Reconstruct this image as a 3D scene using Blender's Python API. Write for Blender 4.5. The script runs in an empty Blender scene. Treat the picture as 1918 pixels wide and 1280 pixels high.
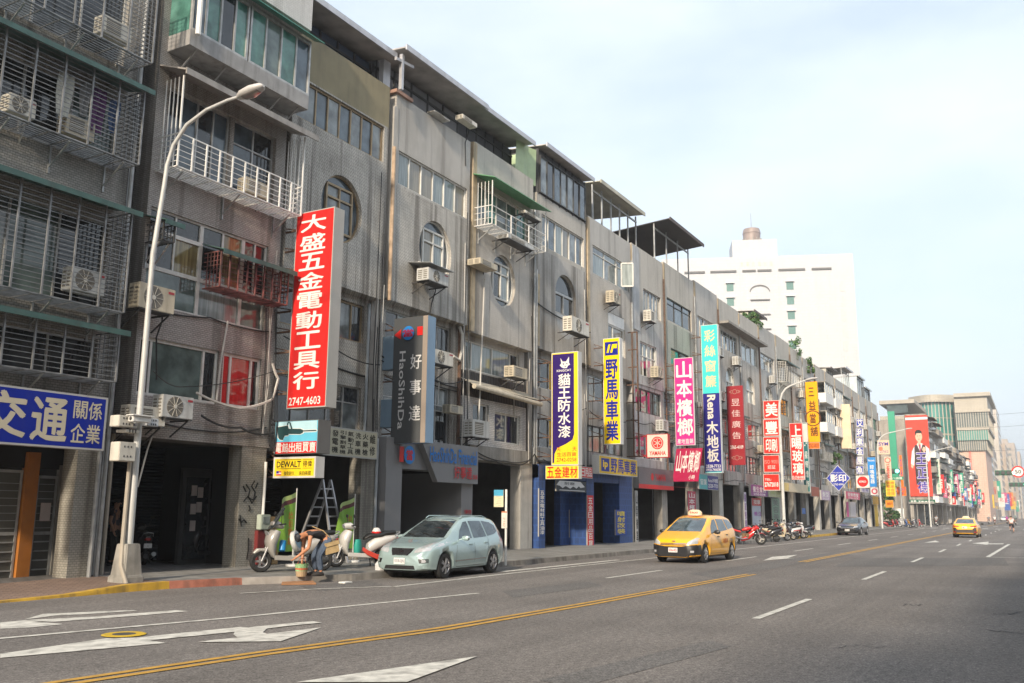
import bpy, bmesh, math, random
from mathutils import Vector, Matrix
from mathutils.bvhtree import BVHTree
R = math.radians
rnd = random.Random(7)
SC = bpy.context.scene
COL = SC.collection

# ------------------------------------------------------------------ camera, world, sun, exposure
F, CX, CY, EYE = 1709.2, 959.0, 640.0, 1.65          # photo is 1918 x 1280; the street runs along +X
YAW, PIT, ROL = R(29.66), R(10.55), R(0.5)
FW = Vector((math.cos(PIT)*math.cos(YAW), math.cos(PIT)*math.sin(YAW), math.sin(PIT)))
_r = Vector((math.sin(YAW), -math.cos(YAW), 0)); _u = _r.cross(FW)
RT = _r*math.cos(ROL)+_u*math.sin(ROL); UP = _u*math.cos(ROL)-_r*math.sin(ROL)
cam = bpy.data.objects.new('camera', bpy.data.cameras.new('camera')); COL.objects.link(cam)
cam.data.sensor_width = 36; cam.data.lens = 36*F/1918; cam.data.clip_start = 0.1; cam.data.clip_end = 8000
cam.matrix_world = Matrix(((RT.x, UP.x, -FW.x, 0), (RT.y, UP.y, -FW.y, 0), (RT.z, UP.z, -FW.z, EYE), (0, 0, 0, 1)))
SC.camera = cam

SUN_EL, SUN_AZ = R(27), R(10.5)                        # sun low behind the camera, grazing the shop fronts
TO_SUN = Vector((-math.cos(SUN_EL)*math.cos(SUN_AZ), -math.cos(SUN_EL)*math.sin(SUN_AZ), math.sin(SUN_EL)))
W = bpy.data.worlds.new('World'); SC.world = W; W.use_nodes = True
nt = W.node_tree; nt.nodes.clear()
wo = nt.nodes.new('ShaderNodeOutputWorld'); bg = nt.nodes.new('ShaderNodeBackground')
sky = nt.nodes.new('ShaderNodeTexSky'); sky.sky_type = 'NISHITA'; sky.sun_disc = False
sky.sun_elevation = SUN_EL; sky.sun_rotation = math.atan2(TO_SUN.x, TO_SUN.y)
sky.air_density = 1.2; sky.dust_density = 3.5; sky.ozone_density = 1.5; sky.altitude = 0
tc = nt.nodes.new('ShaderNodeTexCoord'); mp = nt.nodes.new('ShaderNodeMapping'); mp.inputs['Scale'].default_value = (1.1, 1.1, 3.2)
nz = nt.nodes.new('ShaderNodeTexNoise'); nz.inputs['Scale'].default_value = 2.2; nz.inputs['Detail'].default_value = 7; nz.inputs['Roughness'].default_value = .55
rp = nt.nodes.new('ShaderNodeValToRGB'); rp.color_ramp.elements[0].position = .36; rp.color_ramp.elements[1].position = .72
rp.color_ramp.elements[0].color = (.55, .55, .55, 1); rp.color_ramp.elements[1].color = (.93, .93, .93, 1)
mx = nt.nodes.new('ShaderNodeMix'); mx.data_type = 'RGBA'
mx.inputs['B'].default_value = (4.95, 5.45, 5.95, 1)        # thin bright cloud veil
nt.links.new(tc.outputs['Generated'], mp.inputs['Vector']); nt.links.new(mp.outputs['Vector'], nz.inputs['Vector'])
nt.links.new(nz.outputs['Fac'], rp.inputs['Fac']); nt.links.new(rp.outputs['Color'], mx.inputs['Factor'])
nt.links.new(sky.outputs['Color'], mx.inputs['A']); nt.links.new(mx.outputs['Result'], bg.inputs['Color'])
bg.inputs['Strength'].default_value = 0.1; nt.links.new(bg.outputs['Background'], wo.inputs['Surface'])
sun = bpy.data.objects.new('sun', bpy.data.lights.new('sun', 'SUN')); COL.objects.link(sun)
sun.data.energy = 2.5; sun.data.angle = R(3.0); sun.data.color = (1.0, 0.86, 0.68)
sun.rotation_euler = (-TO_SUN).to_track_quat('-Z', 'Y').to_euler()
SC.view_settings.view_transform = 'Standard'; SC.view_settings.look = 'None'; SC.view_settings.gamma = 1
SC.view_settings.exposure = 1.15
HAZE_D = 0.0007
SC.cycles.use_denoising = True
SC.cycles.max_bounces = 6; SC.cycles.diffuse_bounces = 3; SC.cycles.glossy_bounces = 3; SC.cycles.transparent_max_bounces = 6
SC.cycles.sample_clamp_indirect = 6

# ------------------------------------------------------------------ photo pixel -> point on a real plane of the street
def ray(px, py): return FW+RT*((px-CX)/F)-UP*((py-CY)/F)
def fac(px, py, Y=18.2):
    d = ray(px, py); t = Y/d.y; return t*d.x, EYE+t*d.z        # X, Z on a plane parallel to the fronts
def xpl(px, py, X):
    d = ray(px, py); t = X/d.x; return t*d.y, EYE+t*d.z        # Y, Z on a plane across the street
def gnd(px, py, z=0.0):
    d = ray(px, py); t = (z-EYE)/d.z; return t*d.x, t*d.y
def FR(l, t, r, b, Y=18.2):
    x0, z1 = fac(l, t, Y); x1, z0 = fac(r, b, Y); return x0, x1, z0, z1

# ------------------------------------------------------------------ mesh helpers
ORG = {}
class MB:
    def __init__(s): s.v = []; s.f = []; s.m = []
    def face(s, pts, mi=0):
        n = len(s.v); s.v += [tuple(p) for p in pts]; s.f.append(tuple(range(n, n+len(pts)))); s.m.append(mi)
    def add(s, vs, fs, mi=0):
        n = len(s.v); s.v += [tuple(p) for p in vs]
        for q in fs: s.f.append(tuple(i+n for i in q)); s.m.append(mi)
    def box(s, x0, x1, y0, y1, z0, z1, mi=0):
        s.add([(x, y, z) for x in (x0, x1) for y in (y0, y1) for z in (z0, z1)],
              [(0, 1, 3, 2), (4, 6, 7, 5), (0, 4, 5, 1), (2, 3, 7, 6), (0, 2, 6, 4), (1, 5, 7, 3)], mi)
    def fbox(s, O, U, V, N, mi=0):      # box from corner O along three edge vectors
        O, U, V, N = Vector(O), Vector(U), Vector(V), Vector(N)
        s.add([O+a*U+b*V+c*N for a in (0, 1) for b in (0, 1) for c in (0, 1)],
              [(0, 1, 3, 2), (4, 6, 7, 5), (0, 4, 5, 1), (2, 3, 7, 6), (0, 2, 6, 4), (1, 5, 7, 3)], mi)
    def tube(s, pts, r, n=6, mi=0, cap=True):
        pts = [Vector(p) for p in pts]; k = len(pts); rs = r if isinstance(r, (list, tuple)) else [r]*k
        n0 = len(s.v); prev = None
        for i, p in enumerate(pts):
            t = (pts[min(i+1, k-1)]-pts[max(i-1, 0)])
            if t.length < 1e-9: t = Vector((0, 0, 1))
            t.normalize()
            if prev is None:
                a = Vector((0, 0, 1)) if abs(t.z) < .9 else Vector((1, 0, 0)); u = t.cross(a).normalized()
            else:
                u = (prev-t*prev.dot(t)); u = u.normalized() if u.length > 1e-6 else t.orthogonal().normalized()
            prev = u; w = t.cross(u)
            for j in range(n):
                an = 2*math.pi*(j+.5)/n; s.v.append(tuple(p+(u*math.cos(an)+w*math.sin(an))*rs[i]))
        for i in range(k-1):
            for j in range(n):
                a, b = n0+i*n+j, n0+i*n+(j+1) % n
                s.f.append((a, b, b+n, a+n)); s.m.append(mi)
        if cap:
            s.f.append(tuple(n0+j for j in reversed(range(n)))); s.m.append(mi)
            s.f.append(tuple(n0+(k-1)*n+j for j in range(n))); s.m.append(mi)
    def bar(s, p, q, w=.02, mi=0):
        s.tube([p, q], w*.7071, 4, mi)
    def loft(s, secs, n=12, mi=0, e=2.3, cap=True):     # secs: (centre, half axis U, half axis V)
        n0 = len(s.v); k = len(secs)
        for c, U, V in secs:
            c, U, V = Vector(c), Vector(U), Vector(V)
            for j in range(n):
                a = 2*math.pi*j/n; ca, sa = math.cos(a), math.sin(a)
                s.v.append(tuple(c+U*math.copysign(abs(ca)**(2/e), ca)+V*math.copysign(abs(sa)**(2/e), sa)))
        for i in range(k-1):
            for j in range(n):
                a, b = n0+i*n+j, n0+i*n+(j+1) % n
                s.f.append((a, b, b+n, a+n)); s.m.append(mi)
        if cap:
            s.f.append(tuple(n0+j for j in reversed(range(n)))); s.m.append(mi)
            s.f.append(tuple(n0+(k-1)*n+j for j in range(n))); s.m.append(mi)
    def lathe(s, prof, O, A, n=20, mi=0):               # prof: (radius, along axis A)
        O, A = Vector(O), Vector(A).normalized(); u = A.orthogonal().normalized(); w = A.cross(u); n0 = len(s.v); k = len(prof)
        for r_, h in prof:
            for j in range(n):
                a = 2*math.pi*j/n; s.v.append(tuple(O+A*h+(u*math.cos(a)+w*math.sin(a))*r_))
        for i in range(k-1):
            for j in range(n):
                a, b = n0+i*n+j, n0+i*n+(j+1) % n
                s.f.append((a, b, b+n, a+n)); s.m.append(mi)
    def prism(s, poly, O, U, V, N, mi=0, mside=None):   # poly in (u, v), extruded along vector N
        O, U, V, N = Vector(O), Vector(U), Vector(V), Vector(N); k = len(poly); n0 = len(s.v)
        for a, b in poly: s.v.append(tuple(O+U*a+V*b))
        for a, b in poly: s.v.append(tuple(O+U*a+V*b+N))
        s.f.append(tuple(n0+i for i in range(k))); s.m.append(mi)
        s.f.append(tuple(n0+k+i for i in reversed(range(k)))); s.m.append(mi)
        for i in range(k):
            j = (i+1) % k; s.f.append((n0+i, n0+j, n0+k+j, n0+k+i)); s.m.append(mi if mside is None else mside)
    def build(s, name, mats, parent=None, world=True, smooth=False, bevel=0):
        me = bpy.data.meshes.new(name); o = bpy.data.objects.new(name, me); COL.objects.link(o)
        vs = [Vector(p) for p in s.v]
        if parent is None and vs:
            lo = [min(p[i] for p in vs) for i in range(3)]; hi = [max(p[i] for p in vs) for i in range(3)]
            c = Vector(((lo[0]+hi[0])/2, (lo[1]+hi[1])/2, lo[2])); o.location = c; vs = [p-c for p in vs]; ORG[o.name] = Matrix.Translation(c)
        elif parent is not None:
            o.parent = parent; Mp = ORG[parent.name]; ORG[o.name] = Mp
            if world: I = Mp.inverted(); vs = [I@p for p in vs]
        me.from_pydata([tuple(p) for p in vs], [], s.f)
        for m_ in (mats if isinstance(mats, (list, tuple)) else [mats]): me.materials.append(m_)
        me.polygons.foreach_set('material_index', s.m)
        bm = bmesh.new(); bm.from_mesh(me)
        if smooth or bevel: bmesh.ops.remove_doubles(bm, verts=bm.verts, dist=1e-5)
        bmesh.ops.recalc_face_normals(bm, faces=bm.faces)
        if bevel:
            ed = [e for e in bm.edges if len(e.link_faces) == 2 and e.calc_face_angle(0) > .6]
            bmesh.ops.bevel(bm, geom=ed, offset=bevel, segments=2, affect='EDGES', clamp_overlap=True)
        if smooth:
            for f_ in bm.faces: f_.smooth = True
            for e in bm.edges:
                if len(e.link_faces) == 2 and e.calc_face_angle(0) > .7: e.smooth = False
        bm.to_mesh(me); bm.free(); me.update()
        return o
def thing(name, label, cat, loc, rz=0.0, group=None):
    o = bpy.data.objects.new(name, None); COL.objects.link(o); o.empty_display_size = .3
    o.location = loc; o.rotation_euler = (0, 0, rz); o['label'] = label; o['category'] = cat
    if group: o['group'] = group
    ORG[o.name] = Matrix.Translation(Vector(loc))@Matrix.Rotation(rz, 4, 'Z'); return o
def tag(o, label, cat, group=None):
    o['label'] = label; o['category'] = cat
    if group: o['group'] = group
    return o
def struct(o): o['kind'] = 'structure'; return o
def stuff(o): o['kind'] = 'stuff'; return o
KIDS = {}
def copy_tree(o, parent=None):
    c = o.copy(); COL.objects.link(c)
    if parent is not None: c.parent = parent
    ORG[c.name] = ORG[o.name]
    for ch in [k for k in bpy.data.objects if k.parent == o]: copy_tree(ch, c)
    return c
def dup(src, loc, rz, label, group=None):
    c = copy_tree(src); c.location = loc; c.rotation_euler = (0, 0, rz); c['label'] = label
    if group: c['group'] = group
    return c

# ------------------------------------------------------------------ materials
MATS = {}
def _new(name):
    m = bpy.data.materials.new(name); m.use_nodes = True; t = m.node_tree; b = t.nodes['Principled BSDF']; return m, t, b
def _rgb(c): return (c[0], c[1], c[2], 1)
def pm(name, col, rough=.55, metal=0, noise=.12, nscale=3.0, bump=0, bscale=60, coat=0, spec=.5, emit=0, dirt=0, alpha=1):
    if name in MATS: return MATS[name]
    m, t, b = _new(name); L = t.links.new
    b.inputs['Roughness'].default_value = rough; b.inputs['Metallic'].default_value = metal
    b.inputs['Coat Weight'].default_value = coat; b.inputs['Coat Roughness'].default_value = .06; b.inputs['Specular IOR Level'].default_value = spec
    tcn = t.nodes.new('ShaderNodeTexCoord')
    n = t.nodes.new('ShaderNodeTexNoise'); n.inputs['Scale'].default_value = nscale; n.inputs['Detail'].default_value = 5; L(tcn.outputs['Object'], n.inputs['Vector'])
    r_ = t.nodes.new('ShaderNodeValToRGB'); r_.color_ramp.elements[0].position = .3; r_.color_ramp.elements[1].position = .7
    r_.color_ramp.elements[0].color = _rgb([max(0, c*(1-noise)) for c in col]); r_.color_ramp.elements[1].color = _rgb([min(1, c*(1+noise)) for c in col])
    L(n.outputs['Fac'], r_.inputs['Fac']); out = r_.outputs['Color']
    if dirt:
        mpn = t.nodes.new('ShaderNodeMapping'); mpn.inputs['Scale'].default_value = (3, 3, .35); L(tcn.outputs['Object'], mpn.inputs['Vector'])
        n2 = t.nodes.new('ShaderNodeTexNoise'); n2.inputs['Scale'].default_value = 1.6; n2.inputs['Detail'].default_value = 7; L(mpn.outputs['Vector'], n2.inputs['Vector'])
        q = t.nodes.new('ShaderNodeMapRange'); q.inputs[1].default_value = .48; q.inputs[2].default_value = .75; q.inputs[3].default_value = 0; q.inputs[4].default_value = dirt
        L(n2.outputs['Fac'], q.inputs[0]); x = t.nodes.new('ShaderNodeMix'); x.data_type = 'RGBA'; x.inputs['B'].default_value = (.07, .06, .05, 1)
        L(q.outputs[0], x.inputs['Factor']); L(out, x.inputs['A']); out = x.outputs['Result']
    L(out, b.inputs['Base Color'])
    if emit:
        L(out, b.inputs['Emission Color']); b.inputs['Emission Strength'].default_value = emit
    if bump:
        n3 = t.nodes.new('ShaderNodeTexNoise'); n3.inputs['Scale'].default_value = bscale; n3.inputs['Detail'].default_value = 4; L(tcn.outputs['Object'], n3.inputs['Vector'])
        bp = t.nodes.new('ShaderNodeBump'); bp.inputs['Strength'].default_value = bump; bp.inputs['Distance'].default_value = .02
        L(n3.outputs['Fac'], bp.inputs['Height']); L(bp.outputs['Normal'], b.inputs['Normal'])
    MATS[name] = m; return m
def tile_mat(name, col, tw=.1, th=.05, ang=0, stain=.6, joint=.55, bump=.5, var=.1, seed=0.0, rough=.6, sscale=1.0, floor=False):
    """small facing tiles with rain streaks and soot"""
    if name in MATS: return MATS[name]
    m, t, b = _new(name); L = t.links.new; N = t.nodes.new
    b.inputs['Roughness'].default_value = rough
    g = N('ShaderNodeNewGeometry'); sp = N('ShaderNodeSeparateXYZ'); L(g.outputs['Position'], sp.inputs[0])
    cb = N('ShaderNodeCombineXYZ')
    if floor: L(sp.outputs['X'], cb.inputs['X']); L(sp.outputs['Y'], cb.inputs['Y'])
    else:
        su = N('ShaderNodeMath'); su.operation = 'SUBTRACT'; L(sp.outputs['X'], su.inputs[0]); L(sp.outputs['Y'], su.inputs[1])
        L(su.outputs[0], cb.inputs['X']); L(sp.outputs['Z'], cb.inputs['Y'])
    rm = N('ShaderNodeMapping'); rm.inputs['Rotation'].default_value = (0, 0, R(ang)); rm.inputs['Location'].default_value = (seed, seed*.7, 0); L(cb.outputs[0], rm.inputs['Vector'])
    br = N('ShaderNodeTexBrick'); L(rm.outputs[0], br.inputs['Vector']); br.inputs['Scale'].default_value = 1
    br.inputs['Brick Width'].default_value = tw; br.inputs['Row Height'].default_value = th; br.inputs['Mortar Size'].default_value = min(tw, th)*.11; br.inputs['Mortar Smooth'].default_value = .2
    br.inputs['Color1'].default_value = _rgb([c*(1+var) for c in col]); br.inputs['Color2'].default_value = _rgb([c*(1-var) for c in col]); br.inputs['Mortar'].default_value = _rgb([c*joint for c in col])
    out = br.outputs['Color']
    def darken(out, scale3, nsc, lo, hi, amt, col2, det=7):
        mpn = N('ShaderNodeMapping'); mpn.inputs['Scale'].default_value = scale3; mpn.inputs['Location'].default_value = (seed*3.1, seed, seed*1.7); L(cb.outputs[0], mpn.inputs['Vector'])
        n2 = N('ShaderNodeTexNoise'); n2.inputs['Scale'].default_value = nsc; n2.inputs['Detail'].default_value = det; n2.inputs['Roughness'].default_value = .6; L(mpn.outputs[0], n2.inputs['Vector'])
        q = N('ShaderNodeMapRange'); q.inputs[1].default_value = lo; q.inputs[2].default_value = hi; q.inputs[4].default_value = amt
        L(n2.outputs['Fac'], q.inputs[0]); x = N('ShaderNodeMix'); x.data_type = 'RGBA'; x.blend_type = 'MULTIPLY'; x.inputs['B'].default_value = _rgb(col2)
        L(q.outputs[0], x.inputs['Factor']); L(out, x.inputs['A']); return x.outputs['Result']
    if floor:
        out = darken(out, (1, 1, 1), .7*sscale, .42, .7, stain, (.35, .33, .3)); out = darken(out, (1, 1, 1), 4*sscale, .5, .75, stain*.6, (.4, .38, .35))
    else:
        out = darken(out, (2.6, .07, 1), 1.0*sscale, .54, .64, min(1, stain*1.2), (.30, .275, .25), 3); out = darken(out, (.8, .16, 1), 1.0, .5, .7, stain, (.42, .39, .36))
        out = darken(out, (.5, .35, 1), 1.0*sscale, .45, .75, stain*.9, (.33, .31, .28))
        out = darken(out, (7, .8, 1), 1.0, .5, .8, stain*.55, (.4, .38, .35))
    L(out, b.inputs['Base Color'])
    bp = N('ShaderNodeBump'); bp.inputs['Strength'].default_value = bump; bp.inputs['Distance'].default_value = .012; bp.invert = True
    L(br.outputs['Fac'], bp.inputs['Height']); L(bp.outputs['Normal'], b.inputs['Normal'])
    MATS[name] = m; return m
def glass_mat(name, col, rough=.07, stripe=0, col2=None):
    """opaque dark or curtained pane behind glass"""
    if name in MATS: return MATS[name]
    m, t, b = _new(name); L = t.links.new; N = t.nodes.new
    b.inputs['Roughness'].default_value = rough; b.inputs['Specular IOR Level'].default_value = .55; b.inputs['Coat Weight'].default_value = .5; b.inputs['Coat Roughness'].default_value = .03
    tcn = N('ShaderNodeTexCoord'); mpn = N('ShaderNodeMapping'); mpn.inputs['Scale'].default_value = (9, 1, .6) if stripe else (1.2, 1.2, 1.2)
    L(tcn.outputs['Object'], mpn.inputs['Vector']); n = N('ShaderNodeTexNoise'); n.inputs['Scale'].default_value = 1.6; n.inputs['Detail'].default_value = 4; L(mpn.outputs[0], n.inputs['Vector'])
    r_ = N('ShaderNodeValToRGB'); r_.color_ramp.elements[0].position = .35; r_.color_ramp.elements[1].position = .66
    r_.color_ramp.elements[0].color = _rgb(col); r_.color_ramp.elements[1].color = _rgb(col2 or [c*2.5+.012 for c in col])  # blotchy second tone paints reflections into the plain panes
    L(n.outputs['Fac'], r_.inputs['Fac']); L(r_.outputs['Color'], b.inputs['Base Color']); MATS[name] = m; return m
def slat_mat(name, col, pitch=.09, axis='Z', rough=.45, metal=.3, depth=.5, dirt=.3):
    """roller shutter, corrugated sheet: ribs along one axis"""
    if name in MATS: return MATS[name]
    m, t, b = _new(name); L = t.links.new; N = t.nodes.new
    b.inputs['Roughness'].default_value = rough; b.inputs['Metallic'].default_value = metal
    g = N('ShaderNodeNewGeometry'); sp = N('ShaderNodeSeparateXYZ'); L(g.outputs['Position'], sp.inputs[0])
    mu = N('ShaderNodeMath'); mu.operation = 'MULTIPLY'; mu.inputs[1].default_value = 2*math.pi/pitch; L(sp.outputs[axis], mu.inputs[0])
    si = N('ShaderNodeMath'); si.operation = 'SINE'; L(mu.outputs[0], si.inputs[0])
    n2 = N('ShaderNodeTexNoise'); n2.inputs['Scale'].default_value = 1.3; n2.inputs['Detail'].default_value = 6; L(g.outputs['Position'], n2.inputs['Vector'])
    r_ = N('ShaderNodeValToRGB'); r_.color_ramp.elements[0].position = .35; r_.color_ramp.elements[1].position = .7
    r_.color_ramp.elements[0].color = _rgb([c*(1-dirt) for c in col]); r_.color_ramp.elements[1].color = _rgb(col); L(n2.outputs['Fac'], r_.inputs['Fac'])
    L(r_.outputs['Color'], b.inputs['Base Color'])
    bp = N('ShaderNodeBump'); bp.inputs['Strength'].default_value = depth; bp.inputs['Distance'].default_value = pitch*.4; L(si.outputs[0], bp.inputs['Height']); L(bp.outputs['Normal'], b.inputs['Normal'])
    MATS[name] = m; return m
def flat(col, rough=.45): return pm('paint_%03d_%03d_%03d_%d' % (col[0]*999, col[1]*999, col[2]*999, rough*100), col, rough, noise=.07, nscale=1.2, spec=.18, dirt=.08)

ALU = pm('aluminium', (.42, .42, .41), .45, .4, .2, 6, dirt=.4); BARS = pm('window_bars', (.22, .225, .23), .5, .3, .3, 5, dirt=.5); ALUW = pm('white_frame', (.62, .61, .57), .5, 0, .1, 4, dirt=.3)
BRONZE = pm('bronze_frame', (.30, .22, .13), .45, .35, .15, 5, dirt=.3); DFRAME = pm('dark_frame', (.06, .06, .06), .5, .3)
RUST = pm('rusty_steel', (.13, .075, .05), .8, .2, .45, 9); STEEL = pm('galvanised', (.36, .37, .37), .5, .5, .2, 5, dirt=.3); BLACK = pm('black_plastic', (.012, .012, .012), .5)
CONC = pm('concrete', (.27, .255, .23), .85, 0, .25, 1.6, .25, 30, dirt=.55); CONCD = pm('shaded_concrete', (.075, .072, .068), .9, 0, .3, 1.4, .25, 30, dirt=.6)  # near-black concrete carries the shade of arcades and recesses in its colour
DARK = pm('dark_interior', (.010, .010, .010), .9); CREAM = pm('ac_casing', (.60, .57, .50), .5, 0, .08, 3, dirt=.3); WHITEP = pm('white_paint', (.72, .71, .68), .5, 0, .06, 2, dirt=.15)  # near-black interior colour stands in for unlit shop depth
GRILL = pm('ac_grille', (.16, .145, .12), .6); GREENP = pm('green_awning', (.045, .10, .09), .55, 0, .25, 3, dirt=.4); CABLE = pm('cable', (.02, .02, .02), .7); WCABLE = pm('white_hose', (.5, .48, .44), .6)
G_DARK = glass_mat('pane_dark', (.010, .012, .014)); G_BLUE = glass_mat('pane_blue', (.035, .05, .062)); G_GREEN = glass_mat('pane_green', (.05, .068, .062)); G_GREY = glass_mat('pane_grey', (.09, .10, .10), .1)
G_CURT = glass_mat('pane_curtain', (.13, .10, .045), .1, 1, (.30, .24, .11)); G_PALE = glass_mat('pane_pale', (.16, .19, .185), .1, 1, (.30, .34, .33)); G_RED = glass_mat('pane_red', (.30, .018, .02), .1, 1, (.42, .03, .03)); G_BEIGE = glass_mat('pane_blind', (.20, .18, .14), .15, 1, (.27, .25, .20))
G_BRIGHT = glass_mat('pane_film', (.04, .105, .085), .1)

# ------------------------------------------------------------------ lettering
_tc = bpy.data.curves.new('glyph', 'FONT'); _tc.resolution_u = 2; _to = bpy.data.objects.new('glyph', _tc); COL.objects.link(_to); _GL = {}
def glyph(s, bold=.02):
    if (s, bold) not in _GL:
        _tc.body = s; _tc.offset = 0 if ord(s[0]) > 0x2e80 else bold*.6; dg = bpy.context.evaluated_depsgraph_get(); dg.update()
        m = bpy.data.meshes.new_from_object(_to.evaluated_get(dg), depsgraph=dg)
        _GL[(s, bold)] = ([(v.co.x, v.co.y) for v in m.vertices], [tuple(p.vertices) for p in m.polygons]); bpy.data.meshes.remove(m)
    return _GL[(s, bold)]
class Frame:
    """a board: origin at its lower left seen from the front, unit vectors across (U), up (V) and out (N), size w x h"""
    def __init__(s, O, U, V, w, h): s.O = Vector(O); s.U = Vector(U).normalized(); s.V = Vector(V).normalized(); s.N = s.U.cross(s.V).normalized(); s.w = w; s.h = h
    def P(s, u, v, d=0.0): return s.O+s.U*u*s.w+s.V*v*s.h+s.N*d
def write(mb, fr, s, rect, bold=.02, keep=0.0, d=.004, mi=0, rot=0, shear=0):
    """one string stretched into rect = (u0, v0, u1, v1) in board fractions; rot=90 turns it to read downwards"""
    vs, fs = glyph(s, bold)
    if not vs: return
    if rot == 90: vs = [(y, -x) for x, y in vs]
    x0, x1 = min(v[0] for v in vs), max(v[0] for v in vs); y0, y1 = min(v[1] for v in vs), max(v[1] for v in vs)
    u0, v0, u1, v1 = rect; sx = (u1-u0)/max(1e-6, x1-x0); sy = (v1-v0)/max(1e-6, y1-y0)
    cxm, cym = (u0+u1)/2, (v0+v1)/2
    b = bold*.42 if ord(s[0]) > 0x2e80 else 0         # heavier strokes: shifted copies a hair apart
    for k, (ox, oy) in enumerate(((0, 0), (b, b*.5), (-b, -b*.5), (-b*.5, b), (b*.5, -b)) if b > .002 else ((0, 0),)):
        mb.add([fr.P(cxm+(x+ox-(x0+x1)/2)*sx+shear*(y-(y0+y1)/2)*sy, cym+(y+oy-(y0+y1)/2)*sy, d+.0006*k) for x, y in vs], fs, mi)
def column(mb, fr, s, rect, bold=.02, gap=.14, **k):       # characters one below another
    u0, v0, u1, v1 = rect; n = len(s); c = (v1-v0)/n
    for i, ch in enumerate(s):
        g = .42 if ch in '一-' else 0
        write(mb, fr, ch, (u0, v1-(i+1)*c+c*(gap/2+g), u1, v1-i*c-c*(gap/2+g)), bold, **k)
def row(mb, fr, s, rect, bold=.02, gap=.1, **k):           # equal boxes side by side (for Chinese); plain text: write()
    u0, v0, u1, v1 = rect; n = len(s); c = (u1-u0)/n
    for i, ch in enumerate(s): write(mb, fr, ch, (u0+i*c+c*gap/2, v0, u0+(i+1)*c-c*gap/2, v1), bold, **k)
def disc(mb, fr, u, v, r_, d=.004, mi=0, r_in=0, n=28):    # r_ in metres
    c = fr.P(u, v, d); ring = [c+(fr.U*math.cos(a)+fr.V*math.sin(a))*r_ for a in [2*math.pi*i/n for i in range(n)]]
    if not r_in: mb.face(ring, mi)
    else:
        inn = [c+(q-c)*(r_in/r_) for q in ring]
        for i in range(n): mb.face([ring[i], ring[(i+1) % n], inn[(i+1) % n], inn[i]], mi)
def rectq(mb, fr, u0, v0, u1, v1, d=.002, mi=0): mb.face([fr.P(u0, v0, d), fr.P(u1, v0, d), fr.P(u1, v1, d), fr.P(u0, v1, d)], mi)
def polyq(mb, fr, pts, d=.002, mi=0): mb.face([fr.P(a, b, d) for a, b in pts], mi)

# ------------------------------------------------------------------ ground, road, kerbs, pavements
def asphalt(name, col, patch=.18):
    m, t, b = _new(name); L = t.links.new; N = t.nodes.new; b.inputs['Roughness'].default_value = .85; b.inputs['Specular IOR Level'].default_value = .35
    g = N('ShaderNodeNewGeometry'); last = None
    def nse(sc, det, scale3=(1, 1, 1)):
        mpn = N('ShaderNodeMapping'); mpn.inputs['Scale'].default_value = scale3; L(g.outputs['Position'], mpn.inputs['Vector'])
        n = N('ShaderNodeTexNoise'); n.inputs['Scale'].default_value = sc; n.inputs['Detail'].default_value = det; n.inputs['Roughness'].default_value = .6; L(mpn.outputs[0], n.inputs['Vector']); return n.outputs['Fac']
    def rng(f, a, b_, lo, hi):
        q = N('ShaderNodeMapRange'); q.inputs[1].default_value = a; q.inputs[2].default_value = b_; q.inputs[3].default_value = lo; q.inputs[4].default_value = hi; L(f, q.inputs[0]); return q.outputs[0]
    def mul(a, b_):
        x = N('ShaderNodeMath'); x.operation = 'MULTIPLY'; L(a, x.inputs[0]); L(b_, x.inputs[1]); return x.outputs[0]
    grain = rng(nse(45, 3), .32, .68, .45, 1.55); fine = rng(nse(13, 5), .32, .68, .66, 1.34)
    blot = rng(nse(.35, 5), .3, .7, 1-patch, 1+patch); lane = rng(nse(.75, 3, (.03, 1, 1)), .35, .65, .82, 1.1); spots = rng(nse(2.2, 6), .62, .78, 1, .7)
    v = mul(mul(mul(grain, fine), mul(blot, lane)), spots)
    x = N('ShaderNodeVectorMath'); x.operation = 'SCALE'; x.inputs[0].default_value = col; L(v, x.inputs['Scale']); L(x.outputs[0], b.inputs['Base Color'])
    vo = N('ShaderNodeTexVoronoi'); vo.inputs['Scale'].default_value = 90; L(g.outputs['Position'], vo.inputs['Vector'])
    bp = N('ShaderNodeBump'); bp.inputs['Strength'].default_value = .35; bp.inputs['Distance'].default_value = .01; L(vo.outputs['Distance'], bp.inputs['Height']); L(bp.outputs['Normal'], b.inputs['Normal'])
    return m
ASPH = asphalt('asphalt', (.168, .152, .138)); ASPH2 = asphalt('asphalt_patch', (.135, .127, .119), .1)
m = MB(); m.box(-400, 1700, -500, 700, -.5, -.06); struct(m.build('ground', pm('earth', (.16, .155, .14), .9)))
m = MB(); m.face([(-60, -.3, 0), (1200, -.3, 0), (1200, 18.6, 0), (-60, 18.6, 0)]); m.face([(137.5, 18.6, 0), (159, 18.6, 0), (159, 120, 0), (137.5, 120, 0)]); struct(m.build('road', ASPH))
m = MB()
for q in ([(560, 1098), (690, 1088), (720, 1096), (600, 1108)], [(1290, 1075), (1560, 1035), (1600, 1040), (1340, 1083)], [(1560, 1062), (1890, 1060), (1880, 1045), (1600, 1046)], [(960, 1120), (1130, 1098), (1100, 1090), (940, 1108)], [(1010, 1275), (1330, 1200), (1370, 1212), (1080, 1290)]):
    m.face([(*gnd(*p), .004) for p in q])
struct(m.build('road_patches', ASPH2))

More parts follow.
